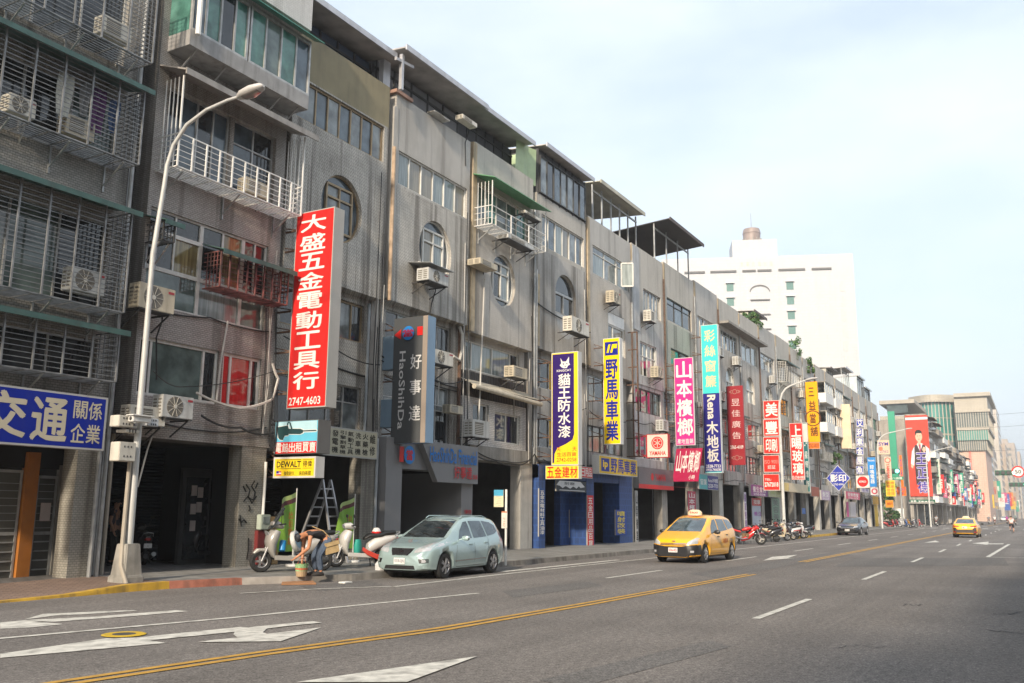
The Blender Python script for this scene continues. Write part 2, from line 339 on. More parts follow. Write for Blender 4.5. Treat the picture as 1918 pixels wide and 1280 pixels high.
PAINT = pm('road_paint', (.58, .56, .50), .7, 0, .2, 6, dirt=.62); PAINTY = pm('yellow_road_paint', (.50, .28, .045), .7, 0, .15, 4, dirt=.35)
def ribbon(mb, pts, w, z=.008):        # constant-width painted line along ground points
    P = [Vector((x, y)) for x, y in pts]
    L_, R_ = [], []
    for i, p in enumerate(P):
        t = (P[min(i+1, len(P)-1)]-P[max(i-1, 0)]).normalized(); n = Vector((-t.y, t.x))*(w/2); L_.append(p+n); R_.append(p-n)
    for i in range(len(P)-1): mb.face([(*R_[i], z), (*R_[i+1], z), (*L_[i+1], z), (*L_[i], z)])
m = MB()
cen = [(-30, 9.3), (0, 8.75), (5.94, 8.22), (8.2, 7.98), (11.2, 7.5), (15.6, 7.3), (25.8, 7.03)]
for off in (.10, -.10): ribbon(m, [(x, y+off) for x, y in cen], .11)
for off in (.10, -.10): ribbon(m, [(33.4, 7.32+off), (60, 7.3+off), (128, 7.3+off)], .11)
for off in (.10, -.10): ribbon(m, [(165, 7.3+off), (700, 7.3+off)], .11)
struct(m.build('yellow_centre_lines', PAINTY))
m = MB()
ribbon(m, [(-20, 13.3), (7.3, 11.63), (10.7, 10.9), (16.4, 10.08)], .12)                       # lane edge, near
ribbon(m, [(16.7, 12.44), (22.2, 12.55), (33, 12.5), (47, 12.4), (100, 12.4), (126, 12.5)], .12)   # parking bay line
ribbon(m, [(13.6, 13.9), (15.4, 13.3), (16.7, 12.5)], .1, .0105); ribbon(m, [(22.5, 13.05), (30.5, 13.0)], .22, .0095)
for i in range(7): a = 38+i*9.5; ribbon(m, [(a, 12.5), (a+.02, 14.0)], .1, .0105)
x = 15.05
while x < 125: ribbon(m, [(x, 4.06), (x+4.0, 4.04+.002*x)], .13); x += 10.45
x = 22.0
while x < 125: ribbon(m, [(x, 9.7), (x+3.9, 9.68)], .12); x += 10.4
x = 170
while x < 400: ribbon(m, [(x, 4.3), (x+4, 4.3)], .14); ribbon(m, [(x, 10.2), (x+4, 10.2)], .14); x += 10
ribbon(m, [(*gnd(1850, 1044),), (*gnd(1890, 1020),)], .16); ribbon(m, [gnd(1851, 1044), gnd(1930, 1046)], .14)
struct(m.build('white_lane_lines', PAINT))
m = MB()
for q in ([(0, 1167), (45, 1163), (118, 1170), (60, 1176), (0, 1179)], [(45, 1161.5), (80, 1151), (240, 1144), (258, 1145), (150, 1152), (104, 1154)],
          [(46, 1163), (180, 1156), (330, 1144), (352, 1146), (250, 1155), (100, 1166)],
          [(0, 1226), (30, 1222), (200, 1197), (252, 1196), (310, 1206), (200, 1216), (0, 1234)], [(240, 1198), (330, 1188), (450, 1176), (470, 1177.5), (440, 1185), (330, 1196), (260, 1203)],
          [(440, 1184.5), (470, 1176), (585, 1165), (603, 1168), (540, 1174), (500, 1179), (492, 1186), (500, 1189), (602, 1177), (525, 1203), (370, 1204.5), (395, 1201), (445, 1196), (437, 1190)],
          [(555, 1280), (895, 1231), (762, 1280)],
          [(1429, 1051), (1446, 1044), (1494, 1040), (1476, 1046), (1490, 1046)], [(1731, 1017), (1752, 1013), (1760, 1016)], [(1820, 1018), (1852, 1015), (1850, 1021)], [(1845, 1018.5), (1880, 1018.5), (1879, 1020), (1845, 1020)]):
    zp_ = .006+.001*(len(m.f) % 8); m.face([(*gnd(*p), zp_) for p in q])
# near arrow continues out of the frame towards the camera
struct(m.build('road_arrows', PAINT))
m = MB()
for k in range(9):
    y = 1.2+k*1.5; m.face([(130.5, y, .008), (133.5, y, .008), (133.5, y+.7, .008), (130.5, y+.7, .008)])
    m.face([(162.5, y, .008), (165.5, y, .008), (165.5, y+.7, .008), (162.5, y+.7, .008)])
for k in range(8): y = 18+k*1.6; m.face([(139, y, .008), (142, y, .008), (142, y+.7, .008), (139, y+.7, .008)])
for k in range(14): x = 138+k*1.6; m.face([(x, 16.2, .008), (x+.7, 16.2, .008), (x+.7, 18.2, .008), (x, 18.2, .008)])
ribbon(m, [(128.6, .5), (128.6, 13.5)], .4)
struct(m.build('crossing_stripes', PAINT))
m = MB(); c = gnd(232, 1190); m.lathe([(.15, .017), (.26, .018), (.28, .012)], (*c, 0), (0, 0, 1), 28); m.lathe([(.0, .017), (.15, .0171)], (*c, 0), (0, 0, 1), 28, 1)
tag(m.build('manhole_cover', [pm('yellow_ring', (.55, .36, .02), .7, dirt=.3), pm('iron_lid', (.06, .058, .055), .7)]), 'round road manhole lid inside a yellow painted ring', 'manhole cover')
m = MB()
def crack(px, n=26, dx=6, w=.025):
    x, y = px; r = random.Random(int(x)); pts = []
    for i in range(n): pts.append(gnd(x, y)); x += dx*(.5+r.random()); y += r.uniform(-3, 3)
    ribbon(m, pts, w, .006)
crack((1860, 1150), 10, 6); crack((1845, 1180), 10, 8); crack((1690, 1135), 8, 5); crack((1560, 1215), 14, 8, .014)
struct(m.build('road_cracks', pm('tar_crack', (.03, .03, .03), .8)))

KERB = [(-6, 15.7, .03), (5, 15.8, .03), (9.95, 15.9, .03), (11.3, 15.95, .05), (12.6, 16.0, .14), (13.6, 15.95, .15), (15.2, 15.5, .15), (16.5, 14.8, .15), (17.6, 14.35, .15), (18.4, 14.27, .15), (30, 14.25, .15),
        (60, 14.3, .15), (62, 14.3, .15), (79, 14.4, .15), (85, 14.45, .15), (120, 14.7, .15), (131, 14.9, .15), (135, 15.6, .12), (137, 17.2, .1)]
KSTONE = pm('kerb_stone', (.20, .185, .165), .9, 0, .3, 2.5, .4, 25, dirt=.85); KY = pm('kerb_yellow', (.52, .31, .03), .75, 0, .2, 3, dirt=.65); KR = pm('kerb_red', (.32, .12, .08), .85, 0, .35, 4, dirt=.8); KW = pm('kerb_worn', (.34, .31, .28), .85, 0, .2, 3, dirt=.3)
SLAB = tile_mat('pavement_slab', (.235, .228, .21), .6, .6, 0, .5, .75, .3, .05, floor=True, rough=.85); PAVER = tile_mat('pavement_paver', (.24, .165, .125), .22, .11, 45, .45, .6, .4, .14, 2, floor=True, rough=.85)
ARCF = tile_mat('arcade_floor', (.16, .155, .15), .3, .3, 0, .55, .6, .3, .1, 4, floor=True, rough=.6)
m = MB(); kc = []
for i in range(len(KERB)-1):
    (x0, y0, h0), (x1, y1, h1) = KERB[i], KERB[i+1]
    mi = 1 if x1 <= 13.7 or (x0 >= 61 and x1 <= 80) else 2 if 13.5 < x1 <= 15.3 or 80 < x1 < 86 else 3 if 15.3 < x1 < 16.6 else 0
    w = .18
    a = [(x0, y0-.02, -.02), (x1, y1-.02, -.02), (x1, y1, h1), (x0, y0, h0)]; b = [(x0, y0, h0), (x1, y1, h1), (x1, y1+w, h1), (x0, y0+w, h0)]
    m.face(a, mi); m.face(b, mi)
struct(m.build('kerb', [KSTONE, KY, KR, KW]))
m = MB()
for i in range(len(KERB)-1):
    (x0, y0, h0), (x1, y1, h1) = KERB[i], KERB[i+1]; w = .18
    m.face([(x0, y0+w, h0-.004), (x1, y1+w, h1-.004), (x1, 18.3, h1*.3+.12), (x0, 18.3, h0*.3+.12)], 1 if x1 <= 13.7 else 0)
    m.face([(x0, 18.3, h0*.3+.12), (x1, 18.3, h1*.3+.12), (x1, 24, .17), (x0, 24, .17)], 2)
struct(m.build('pavement', [SLAB, PAVER, ARCF]))
m = MB(); m.box(159, 900, 15.6, 24, -.05, .15); m.box(-80, 1200, -4.2, -.3, -.05, .15); m.box(-80, 1200, -.48, -.3, -.05, .154); struct(m.build('far_pavement', SLAB))

# ------------------------------------------------------------------ the row on the camera's own side of the street (throws the shade on the lower right)
def shade_row(X0, X1, H, label):
    t = thing('row_house', label, 'building', (X0, -4.2, .15), 0, 'houses on the near side of the street')
    w = MB(); w.box(X0, X1, -16, -4.2, .15, H); w.build('wall', tile_mat('near_wall', (.30, .28, .25), .12, .06, 0, .6, seed=9), t)
    n = max(2, int((X1-X0)/5)); b = (X1-X0)/n
    f = MB(); p = MB()
    for i in range(n):
        for z in (4.3, 7.4, 10.5):
            x0 = X0+i*b+.8; x1 = X0+(i+1)*b-.8; f.box(x0-.06, x1+.06, -4.2, -4.12, z-.06, z+1.46); p.box(x0, x1, -4.19, -4.11, z, z+1.4)
    o = f.build('window', ALU, t); p.build('pane', G_DARK, o)
shade_row(-75, -23.5, 19.2, 'long tall near-side house behind the viewpoint'); shade_row(-23.4, -1.5, 15.8, 'mid-height near-side house next to the viewpoint'); shade_row(-1.4, 42, 13.0, 'low near-side house ahead of the viewpoint')

# ------------------------------------------------------------------ the row of old five-storey houses
T_A = tile_mat('tile_grey_a', (0.331, 0.314, 0.285), .11, .055, 0, .62, .42, .8, .12, 1.0); T_B = tile_mat('tile_grey_b', (0.391, 0.363, 0.332), .11, .05, 0, .4, .42, .8, .1, 2.0)
T_B2 = tile_mat('tile_pale_b', (0.639, 0.620, 0.591), .11, .05, 45, .2, .62, .5, .06, 2.5)
T_C = tile_mat('tile_grey_c', (0.51, 0.48, 0.43), .16, .08, 45, .72, .5, .9, .1, 3.0); T_D = tile_mat('tile_grey_d', (0.545, 0.518, 0.47), .16, .08, 45, .6, .55, .9, .08, 4.3)
T_E = tile_mat('render_beige_e', (0.508, 0.474, 0.426), .12, .06, 45, .5, .8, .3, .05, 5.1); T_F = tile_mat('render_grey_f', (0.471, 0.446, 0.408), .12, .06, 0, .62, .85, .25, .05, 6.7)
T_G = tile_mat('render_beige_g', (0.494, 0.460, 0.412), .12, .06, 0, .55, .85, .25, .05, 7.9); T_H = tile_mat('render_grey_h', (0.491, 0.482, 0.462), .12, .06, 45, .5, .85, .25, .05, 8.4)
T_I = tile_mat('tile_olive_i', (0.446, 0.442, 0.388), .1, .05, 0, .5, .7, .4, .06, 9.2); T_OLIVE = pm('olive_render', (.25, .215, .135), .85, 0, .14, 1.3, .3, 14, dirt=.25)
T_P = tile_mat('tile_pillar', (0.349, 0.332, 0.289), .1, .05, 0, .5, .5, .6, .1, 11); WBRICK = tile_mat('white_brick', (0.595, 0.572, 0.549), .21, .07, 0, .25, .45, .6, .08, 12)
T_PAR = tile_mat('tile_parapet', (.52, .495, .455), .14, .07, 45, .3, .7, .6, .06, 14); T_PAR2 = tile_mat('render_parapet', (.50, .465, .41), .12, .06, 0, .32, .85, .3, .05, 15)
ROWT = [T_E, T_F, T_G, T_H, T_I]
YF, YL = 18.2, 18.6
SHUT = slat_mat('roller_shutter', (.055, .05, .042), .09); SHUTD = slat_mat('blue_shutter', (.012, .02, .035), .09); SHUTW = slat_mat('grey_shutter', (.06, .06, .065), .08)  # shutter colours darkened to hold the shade under the arcade
CORR = slat_mat('corrugated_sheet', (.42, .42, .40), .12, 'X', .45, .4, .6); CORRD = slat_mat('corrugated_dark', (.05, .045, .045), .13, 'X', .6, .1, .6); CORRY = slat_mat('corrugated_cream', (.52, .50, .40), .16, 'Y', .6, 0, .5)
ROOFU = pm('roof_underside', (.42, .40, .385), .8, 0, .3, 1.5); BLUEW = pm('blue_grey_sheet', (.055, .075, .12), .5, 0, .15, .8); GUTTER = pm('roof_edge', (.50, .50, .52), .45, .4, .1, 2, dirt=.2)

def wall_face(mb, X0, X1, Z0, Z1, holes, Y, depth=.18, mi=0):
    """front skin at Y with openings; holes: (x0,x1,z0,z1[,'oval'])"""
    xs = sorted({X0, X1, *[v for h in holes for v in h[:2]]}); zs = sorted({Z0, Z1, *[v for h in holes for v in h[2:4]]})
    xs = [v for v in xs if X0-1e-6 <= v <= X1+1e-6]; zs = [v for v in zs if Z0-1e-6 <= v <= Z1+1e-6]
    for i in range(len(xs)-1):
        for j in range(len(zs)-1):
            cx_, cz_ = (xs[i]+xs[i+1])/2, (zs[j]+zs[j+1])/2
            if any(h[0] < cx_ < h[1] and h[2] < cz_ < h[3] for h in holes): continue
            mb.face([(xs[i], Y, zs[j]), (xs[i+1], Y, zs[j]), (xs[i+1], Y, zs[j+1]), (xs[i], Y, zs[j+1])], mi)
    for h in holes:
        x0, x1, z0, z1 = h[:4]
        if len(h) > 4:
            cx_, cz_, rx, rz = (x0+x1)/2, (z0+z1)/2, (x1-x0)/2, (z1-z0)/2; n = 40
            half = h[4] == 'arch'
            oo = [oval_pt(cx_, cz_, rx, rz, 2*math.pi*k/n, half) for k in range(n)]
            cor = [(x1, z0 if half else z0), (x1, z1), (x0, z1), (x0, z0)]
            sq = []
            for k in range(n):
                a = 2*math.pi*k/n; c_, s_ = math.cos(a), math.sin(a); q = 1/max(abs(c_), abs(s_)); sq.append((cx_+rx*c_*q, cz_+rz*s_*q))
            for k in range(n):
                j = (k+1) % n
                mb.face([(oo[k][0], Y, oo[k][1]), (sq[k][0], Y, sq[k][1]), (sq[j][0], Y, sq[j][1]), (oo[j][0], Y, oo[j][1])], mi)
                mb.face([(oo[k][0], Y, oo[k][1]), (oo[j][0], Y, oo[j][1]), (oo[j][0], Y+depth, oo[j][1]), (oo[k][0], Y+depth, oo[k][1])], mi)
        else:
            c = [(x0, z0), (x1, z0), (x1, z1), (x0, z1)]
            for k in range(4):
                a, b = c[k], c[(k+1) % 4]; mb.face([(a[0], Y, a[1]), (b[0], Y, b[1]), (b[0], Y+depth, b[1]), (a[0], Y+depth, a[1])], mi)
def oval_pt(cx_, cz_, rx, rz, a, half=False):
    c_, s_ = math.cos(a), math.sin(a)
    if half and s_ < 0: q = 1/max(abs(c_), abs(s_)); return cx_+rx*c_*q, cz_+rz*s_*q
    return cx_+rx*c_, cz_+rz*s_
def window(root, x0, x1, z0, z1, Y, cols=3, rows=1, fm=None, panes=None, fw=.05, name='window', label=None):
    """frame as the part, panes as its sub-part; cols/rows may be lists of fractions; sliding sashes step back in turn"""
    fm = fm or ALU; panes = panes or [G_DARK, G_BLUE]
    cs = [0]+[sum(cols[:i+1])/sum(cols) for i in range(len(cols))] if isinstance(cols, list) else [i/cols for i in range(cols+1)]
    rs = [0]+[sum(rows[:i+1])/sum(rows) for i in range(len(rows))] if isinstance(rows, list) else [i/rows for i in range(rows+1)]
    m = MB(); y0, y1 = Y-.01, Y+.06
    m.box(x0, x1, y0, y1, z0, z0+fw); m.box(x0, x1, y0, y1, z1-fw, z1); m.box(x0, x0+fw, y0+.002, y1, z0+fw, z1-fw); m.box(x1-fw, x1, y0+.002, y1, z0+fw, z1-fw)
    xx = [x0+(x1-x0)*c for c in cs]; zz = [z0+(z1-z0)*c for c in rs]
    for c in xx[1:-1]: m.box(c-fw*.45, c+fw*.45, y0+.004, y1, z0+fw, z1-fw)
    for c in zz[1:-1]:
        for i in range(len(xx)-1): m.box(xx[i]+(fw if i == 0 else fw*.45), xx[i+1]-(fw if i == len(xx)-2 else fw*.45), y0+.006, y1, c-fw*.4, c+fw*.4)
    o = m.build(name, fm, root)
    if label: o['label'] = label
    p = MB(); um = list(dict.fromkeys(panes)); k = 0
    for j in range(len(zz)-1):
        for i in range(len(xx)-1):
            q = panes[k % len(panes)]; k += 1; yy = Y+.03+.012*(i % 2)
            p.face([(xx[i], yy, zz[j]), (xx[i+1], yy, zz[j]), (xx[i+1], yy, zz[j+1]), (xx[i], yy, zz[j+1])], um.index(q))
    p.build('pane', um, o); return o
def oval_window(root, x0, x1, z0, z1, Y, fm, panes, half=False, split=True):
    cx_, cz_, rx, rz = (x0+x1)/2, (z0+z1)/2, (x1-x0)/2, (z1-z0)/2; n = 40
    m = MB(); ring = [oval_pt(cx_, cz_, rx, rz, 2*math.pi*k/n, half) for k in range(n)]; inn = [oval_pt(cx_, cz_, rx-.05, rz-.05, 2*math.pi*k/n, half) for k in range(n)]
    for k in range(n):
        j = (k+1) % n; a, b, c, d = ring[k], ring[j], inn[j], inn[k]
        m.face([(a[0], Y-.02, a[1]), (b[0], Y-.02, b[1]), (c[0], Y-.02, c[1]), (d[0], Y-.02, d[1])]); m.face([(d[0], Y-.02, d[1]), (c[0], Y-.02, c[1]), (c[0], Y+.05, c[1]), (d[0], Y+.05, d[1])])
    if half:
        m.box(cx_-rx, cx_+rx, Y-.03, Y+.05, cz_-.05, cz_+.05); m.box(cx_-.03, cx_+.03, Y-.03, Y+.05, z0, cz_-.05); m.box(cx_-rx, cx_+rx, Y-.03, Y+.05, z0, z0+.06)
    else:
        bx = rx*.62; t = rz*.66; bz = rz*.70
        for s in (-1, 1): m.box(cx_+s*bx-.035, cx_+s*bx+.035, Y-.03, Y+.05, cz_-bz, cz_+t)
        m.box(cx_-bx, cx_+bx, Y-.035, Y+.05, cz_+t-.04, cz_+t+.03); m.box(cx_-bx, cx_+bx, Y-.035, Y+.05, cz_-bz-.03, cz_-bz+.04); m.box(cx_-bx, cx_+bx, Y-.035, Y+.05, cz_+rz*.28-.03, cz_+rz*.28+.03); m.box(cx_-.03, cx_+.03, Y-.032, Y+.05, cz_-bz, cz_+t)
    o = m.build('oval_window' if not half else 'arched_window', fm, root)
    p = MB(); p.face([(q[0], Y+.04, q[1]) for q in ring], 0)
    if not half:
        bx = rx*.62-.03; t = rz*.66; bz = rz*.70
        p.face([(cx_-bx, Y+.03, cz_-bz), (cx_-.03, Y+.03, cz_-bz), (cx_-.03, Y+.03, cz_+t), (cx_-bx, Y+.03, cz_+t)], 1); p.face([(cx_+.03, Y+.02, cz_-bz), (cx_+bx, Y+.02, cz_-bz), (cx_+bx, Y+.02, cz_+t), (cx_+.03, Y+.02, cz_+t)], 2)
    p.build('pane', panes, o); return o
def cage(root, x0, x1, z0, z1, Y, d=.75, bar=None, hs=.105, vs=.62, awning=None, floor=True, solid=0, label=None, name='window_cage', braces=True, rail=None):
    """burglar-bar cage or railing hung in front of the wall at Y"""
    bar = bar or BARS; m = MB(); yf = Y-d
    top = z1 if rail is None else z0+rail
    k = max(1, int((top-z0)/hs))
    for i in range(k+1):
        z = z0+(top-z0)*i/k; w = .028 if i in (0, k) else .014
        m.bar((x0, yf, z), (x1, yf, z), w); m.bar((x0, yf, z), (x0, Y, z), w); m.bar((x1, yf, z), (x1, Y, z), w)
    n = max(1, round((x1-x0)/vs))
    for i in range(n+1): x = x0+(x1-x0)*i/n; m.bar((x, yf-.012, z0), (x, yf-.012, top if i not in (0, n) else z1), .036)
    for i in range(1, 5):
        y = yf+d*i/5
        for x in (x0, x1): m.bar((x, y, z0), (x, y, z1), .022)
    if floor:
        for i in range(8): y = yf+d*(i+.5)/8; m.bar((x0, y, z0), (x1, y, z0), .022)
        for i in range(int((x1-x0)/.45)): x = x0+(i+.5)*.45; m.bar((x, yf, z0-.02), (x, Y, z0-.02), .02)
    o = m.build(name, bar, root)
    if label: o['label'] = label
    if braces:
        for i in range(max(2, int((x1-x0)/1.1))):
            b = MB(); x = x0+.3+(x1-x0-.6)*i/max(1, int((x1-x0)/1.1)-1); b.bar((x, yf+.12, z0-.02), (x, Y-.02, z0-.48), .03); b.bar((x, Y-.02, z0), (x, Y-.02, z0-.62), .04)
            b.build('brace', STEEL, o)
    if awning:
        a = MB(); a.fbox((x0-.12, yf-.22, z1-.02), (x1-x0+.24, 0, 0), (0, d+.22, .24), (0, 0, .025)); a.box(x0-.12, x1+.12, yf-.235, yf-.21, z1-.11, z1+.01); a.build('awning', awning, o)
    return o
def pipe(root, pts, r=.045, mat=None, name='drain_pipe'):
    m = MB(); m.tube(pts, r, 8); return m.build(name, mat or STEEL, root, smooth=True)
def cable(root, pts, r=.012, mat=None, sag=.0):
    P = []
    for a, b in zip(pts[:-1], pts[1:]):
        for i in range(8): t = i/8; v = Vector(a).lerp(Vector(b), t); v.z -= sag*4*t*(1-t); P.append(v)
    P.append(Vector(pts[-1])); m = MB(); m.tube(P, r, 5); return m.build('cable', mat or CABLE, root)
HOUSES = []
def house(label, X0, X1, bands, top, arc=3.4, pil=1.0, pmat=None, beam=None, shop=None, beam_top=None, gap=.0, yfl=YF):
    """bands: [(z0, z1, Y, material, holes)]"""
    t = thing('row_house', label, 'building', (X0, 18.2, .15), 0, 'five-storey row houses along the street'); HOUSES.append(t)
    mats = []; w = MB()
    def mi(mm):
        if mm not in mats: mats.append(mm)
        return mats.index(mm)
    prev = None
    for (z0, z1, Y, mm, holes) in bands:
        wall_face(w, X0+gap, X1-gap, z0, z1, [tuple(h) for h in holes], Y, .16, mi(mm))
        for x in (X0+gap, X1-gap): w.face([(x, Y, z0), (x, Y+.9, z0), (x, Y+.9, z1), (x, Y, z1)], mi(mm))
        w.face([(X0+gap, Y, z0), (X1-gap, Y, z0), (X1-gap, Y+.9, z0), (X0+gap, Y+.9, z0)], mi(mm)); w.face([(X0+gap, Y, z1), (X1-gap, Y, z1), (X1-gap, Y+.3, z1), (X0+gap, Y+.3, z1)], mi(mm))
    w.face([(X0+gap, yfl+.3, top-1.0), (X1-gap, yfl+.3, top-1.0), (X1-gap, yfl+.3, top), (X0+gap, yfl+.3, top)], mi(CONC))
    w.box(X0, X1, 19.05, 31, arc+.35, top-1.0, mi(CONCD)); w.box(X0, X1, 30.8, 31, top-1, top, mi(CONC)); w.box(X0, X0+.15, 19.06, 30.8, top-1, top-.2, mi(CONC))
    w.build('wall', mats, t)
    if pil:
        p = MB(); p.box(X1-pil, X1-.06, YF+.02, YF+.5, .1, arc+.3); p.build('pillar', pmat or T_P, t)
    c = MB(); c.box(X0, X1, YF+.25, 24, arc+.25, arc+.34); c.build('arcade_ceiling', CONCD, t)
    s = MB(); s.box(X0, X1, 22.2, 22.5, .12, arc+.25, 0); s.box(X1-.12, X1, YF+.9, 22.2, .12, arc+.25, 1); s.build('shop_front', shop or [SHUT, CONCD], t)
    return t
def stock(root, x0, x1, y, h, seed):      # shelves of goods inside a shop
    r_ = random.Random(seed); m = MB(); n = int((x1-x0)/.32)
    for j in range(int(h/.42)):
        m.box(x0, x1, y, y+.35, .2+.42*j, .22+.42*j, 0)
        for i in range(n):
            if r_.random() < .8: m.box(x0+.32*i+.02, x0+.32*i+.02+r_.uniform(.15, .28), y+.03, y+.3, .222+.42*j, .222+.42*j+r_.uniform(.1, .34), r_.randrange(1, 5))
    m.build('stock_shelf', [STEEL, flat((.45, .16, .03)), flat((.4, .36, .3)), flat((.08, .16, .3)), flat((.35, .28, .06))], root)
AC_N = [0]; CREAM2 = pm('ac_casing_yellowed', (.50, .44, .33), .55, 0, .1, 3, dirt=.5); CREAM3 = pm('ac_casing_grey', (.50, .50, .48), .5, 0, .08, 3, dirt=.45)
def ac(x0, x1, z0, z1, Yf, label, depth=.34, kind='fan', bracket=True, mat=None, hood=None):
    """outdoor air conditioner, front facing the street at Yf"""
    t = thing('air_conditioner', label, 'air conditioner', ((x0+x1)/2, Yf+depth/2, z0), 0, 'air conditioners on the house fronts')
    c = MB(); c.box(x0, x1, Yf, Yf+depth, z0, z1); w = x1-x0; h = z1-z0
    c.build('casing', mat or (CREAM, CREAM2, CREAM3)[AC_N[0] % 3], t, bevel=.012)
    g = MB()
    if kind == 'fan':
        fx = x0+w*.40; r = min(w*.36, h*.44)
        for q in range(1 if h < 1.0 else 2):
            fz = z0+h*(.5 if h < 1.0 else .27+.46*q)
            if h >= 1.0: r = w*.34; fx = x0+w*.42
            g.lathe([(0, -.006), (r, -.006), (r+.015, .004)], (fx, Yf, fz), (0, 1, 0), 22)
            for a in range(10): an = a*math.pi/5; g.bar((fx, Yf-.012, fz), (fx+r*math.cos(an), Yf-.012, fz+r*math.sin(an)), .008, 1)
            g.lathe([(0, -.02), (r*.2, -.02), (r*.2, 0)], (fx, Yf, fz), (0, 1, 0), 12, 1)
        g.box(x0+w*.80, x0+w*.96, Yf-.005, Yf+.001, z0+h*.78, z0+h*.88, 2)
    else:
        g.box(x0+w*.12, x0+w*.62, Yf-.006, Yf, z0+h*.14, z0+h*.86)
        for i in range(6): z = z0+h*(.2+.1*i); g.box(x0+w*.12, x0+w*.62, Yf-.014, Yf-.007, z, z+h*.03, 1)
    for i in range(5): z = z0+h*(.15+.15*i); g.box(x0-.006, x0+.002, Yf+depth*.12, Yf+depth*.42, z, z+h*.07); g.box(x0-.006, x0+.002, Yf+depth*.55, Yf+depth*.88, z, z+h*.07)
    g.build('grille', [GRILL, CREAM, pm('ac_badge', (.35, .03, .04), .5)], t)
    if bracket:
        b = MB()
        for x in (x0+.1, x1-.1): b.bar((x, Yf-.04, z0-.025), (x, Yf+depth+.3, z0-.025), .04); b.bar((x, Yf+.05, z0-.03), (x, Yf+depth+.28, z0-.4), .03)
        b.box(x0, x1, Yf+.02, Yf+depth, z0-.02, z0-.002); b.build('bracket', DFRAME, t)
    if hood:
        b = MB(); b.fbox((x0-.15, Yf-.15, z1+.1), (w+.3, 0, 0), (0, depth+.4, .12), (0, 0, .02)); b.build('hood', hood, t)
    AC_N[0] += 1; r_ = random.Random(AC_N[0])
    if r_.random() < .7: m = MB(); q = x1-.05; m.tube([(q, Yf+depth, z0+.12), (q+.08, Yf+depth+.08, z0-.1), (q+.05, Yf+depth+.2, z0-.5), (q+r_.uniform(-.2, .3), Yf+depth+.22, z0-r_.uniform(.8, 1.7))], .022, 6); m.build('hose', WCABLE if r_.random() < .6 else CABLE, t)
    return t
def acp(l, t_, r, b, Yf, label, **k):
    x0, x1, z0, z1 = FR(l, t_, r, b, Yf); return ac(x0, x1, z0, z1, Yf, label, **k)
def shed(root, X0, X1, z0, z1, Yfront, Yback=24, wallY=None, wallmat=None, over=.5, slope=.25, edge=None, cols=6, name='roof_shed', posts=False):
    """rooftop addition: sheet walls or posts and a pitched metal roof with a bright edge"""
    o = MB(); wy = wallY or Yfront+over
    if not posts: o.box(X0, X1, wy, Yback, z0, z1-.06, 0)
    for i in range(cols+1):
        x = X0+.06+(X1-X0-.12)*i/cols; o.box(x-.035, x+.035, wy-.04, wy+.03, z0, z1-.05, 1)
    o.box(X0, X1, wy-.05, wy+.02, z1-.42, z1-.34, 1)
    s = o.build(name, [wallmat or BLUEW, DFRAME if not posts else STEEL], root)
    r_ = MB(); r_.fbox((X0-.05, Yfront, z1), (X1-X0+.1, 0, 0), (0, Yback-Yfront, slope*4), (0, 0, .05), 0); r_.box(X0-.06, X1+.06, Yfront-.06, Yfront, z1-.08, z1+.12, 1); r_.build('shed_roof', [ROOFU, edge or GUTTER], s)
    return s

# ---- A: leftmost house, four storeys of barred balcony cages
XA0, XA1 = 8.3, 13.42
lv = []
for (l, t_, r, b) in ((150, -10, 284, 119), (150, 100, 259, 309), (150, 300, 231, 586), (150, 560, 216, 716)):
    pass
zA = [fac(284, 119, 17.4)[1], fac(259, 309, 17.4)[1], fac(231, 586, 17.4)[1], fac(215.6, 715.6, 17.4)[1]]
zAt = [zA[0]+2.3, fac(272, 172, 17.4)[1], fac(250, 400, 17.4)[1], fac(225, 622, 17.4)[1]]
hA = [(XA0+.15, XA1-.4, zA[i]+.04, zAt[i]-.12) for i in range(4)]
A = house('leftmost grey-tiled house with stacked barred cages and green awnings', XA0, XA1, [(3.15, 17.2, YF, T_A, hA)], 17.2, 3.0, .62, shop=[SHUTD, DARK])
for i, h in enumerate(hA): window(A, *h, YF+.1, 4, 1, ALU, [[G_DARK, G_GREY, G_DARK, G_DARK], [G_GREEN, G_DARK, G_DARK, G_GREEN], [G_GREEN, G_GREY, G_GREEN, G_DARK], [G_DARK, G_DARK, G_DARK, G_DARK]][i])
for i in range(4):
    xr = fac((284, 259, 231, 215.6)[i], (119, 309, 586, 715.6)[i], 17.4)[0]
    cage(A, XA0+.1, xr, zA[i], zAt[i], YF, .8, BARS, .105, .68, GREENP if i else None, label=('topmost cage above the bare green awning', 'cage with hanging laundry and a small hatch', 'cage in front of a grey panel', 'lowest cage right above the blue signboard')[i])
m = MB()   # laundry behind the bars
rl = random.Random(3)
LAUN = [pm('laundry_white', (.55, .55, .5), .9), pm('laundry_purple', (.10, .04, .12), .9), pm('laundry_blue', (.06, .10, .2), .9), pm('laundry_grey', (.22, .22, .22), .9)]
def cloth(x, z, w, h, mi, label, col):
    q = MB(); n = 6
    P = [[(x+w*i/n, 17.75+.05*math.sin(i*1.7+j), z-h*j/4) for i in range(n+1)] for j in range(5)]
    for j in range(4):
        for i in range(n): q.face([P[j][i], P[j][i+1], P[j+1][i+1], P[j+1][i]])
    o = q.build('hanging_laundry', LAUN[mi], None, smooth=True); tag(o, label, 'laundry', 'washing behind the bars of the leftmost house')
zz = zAt[1]-.25
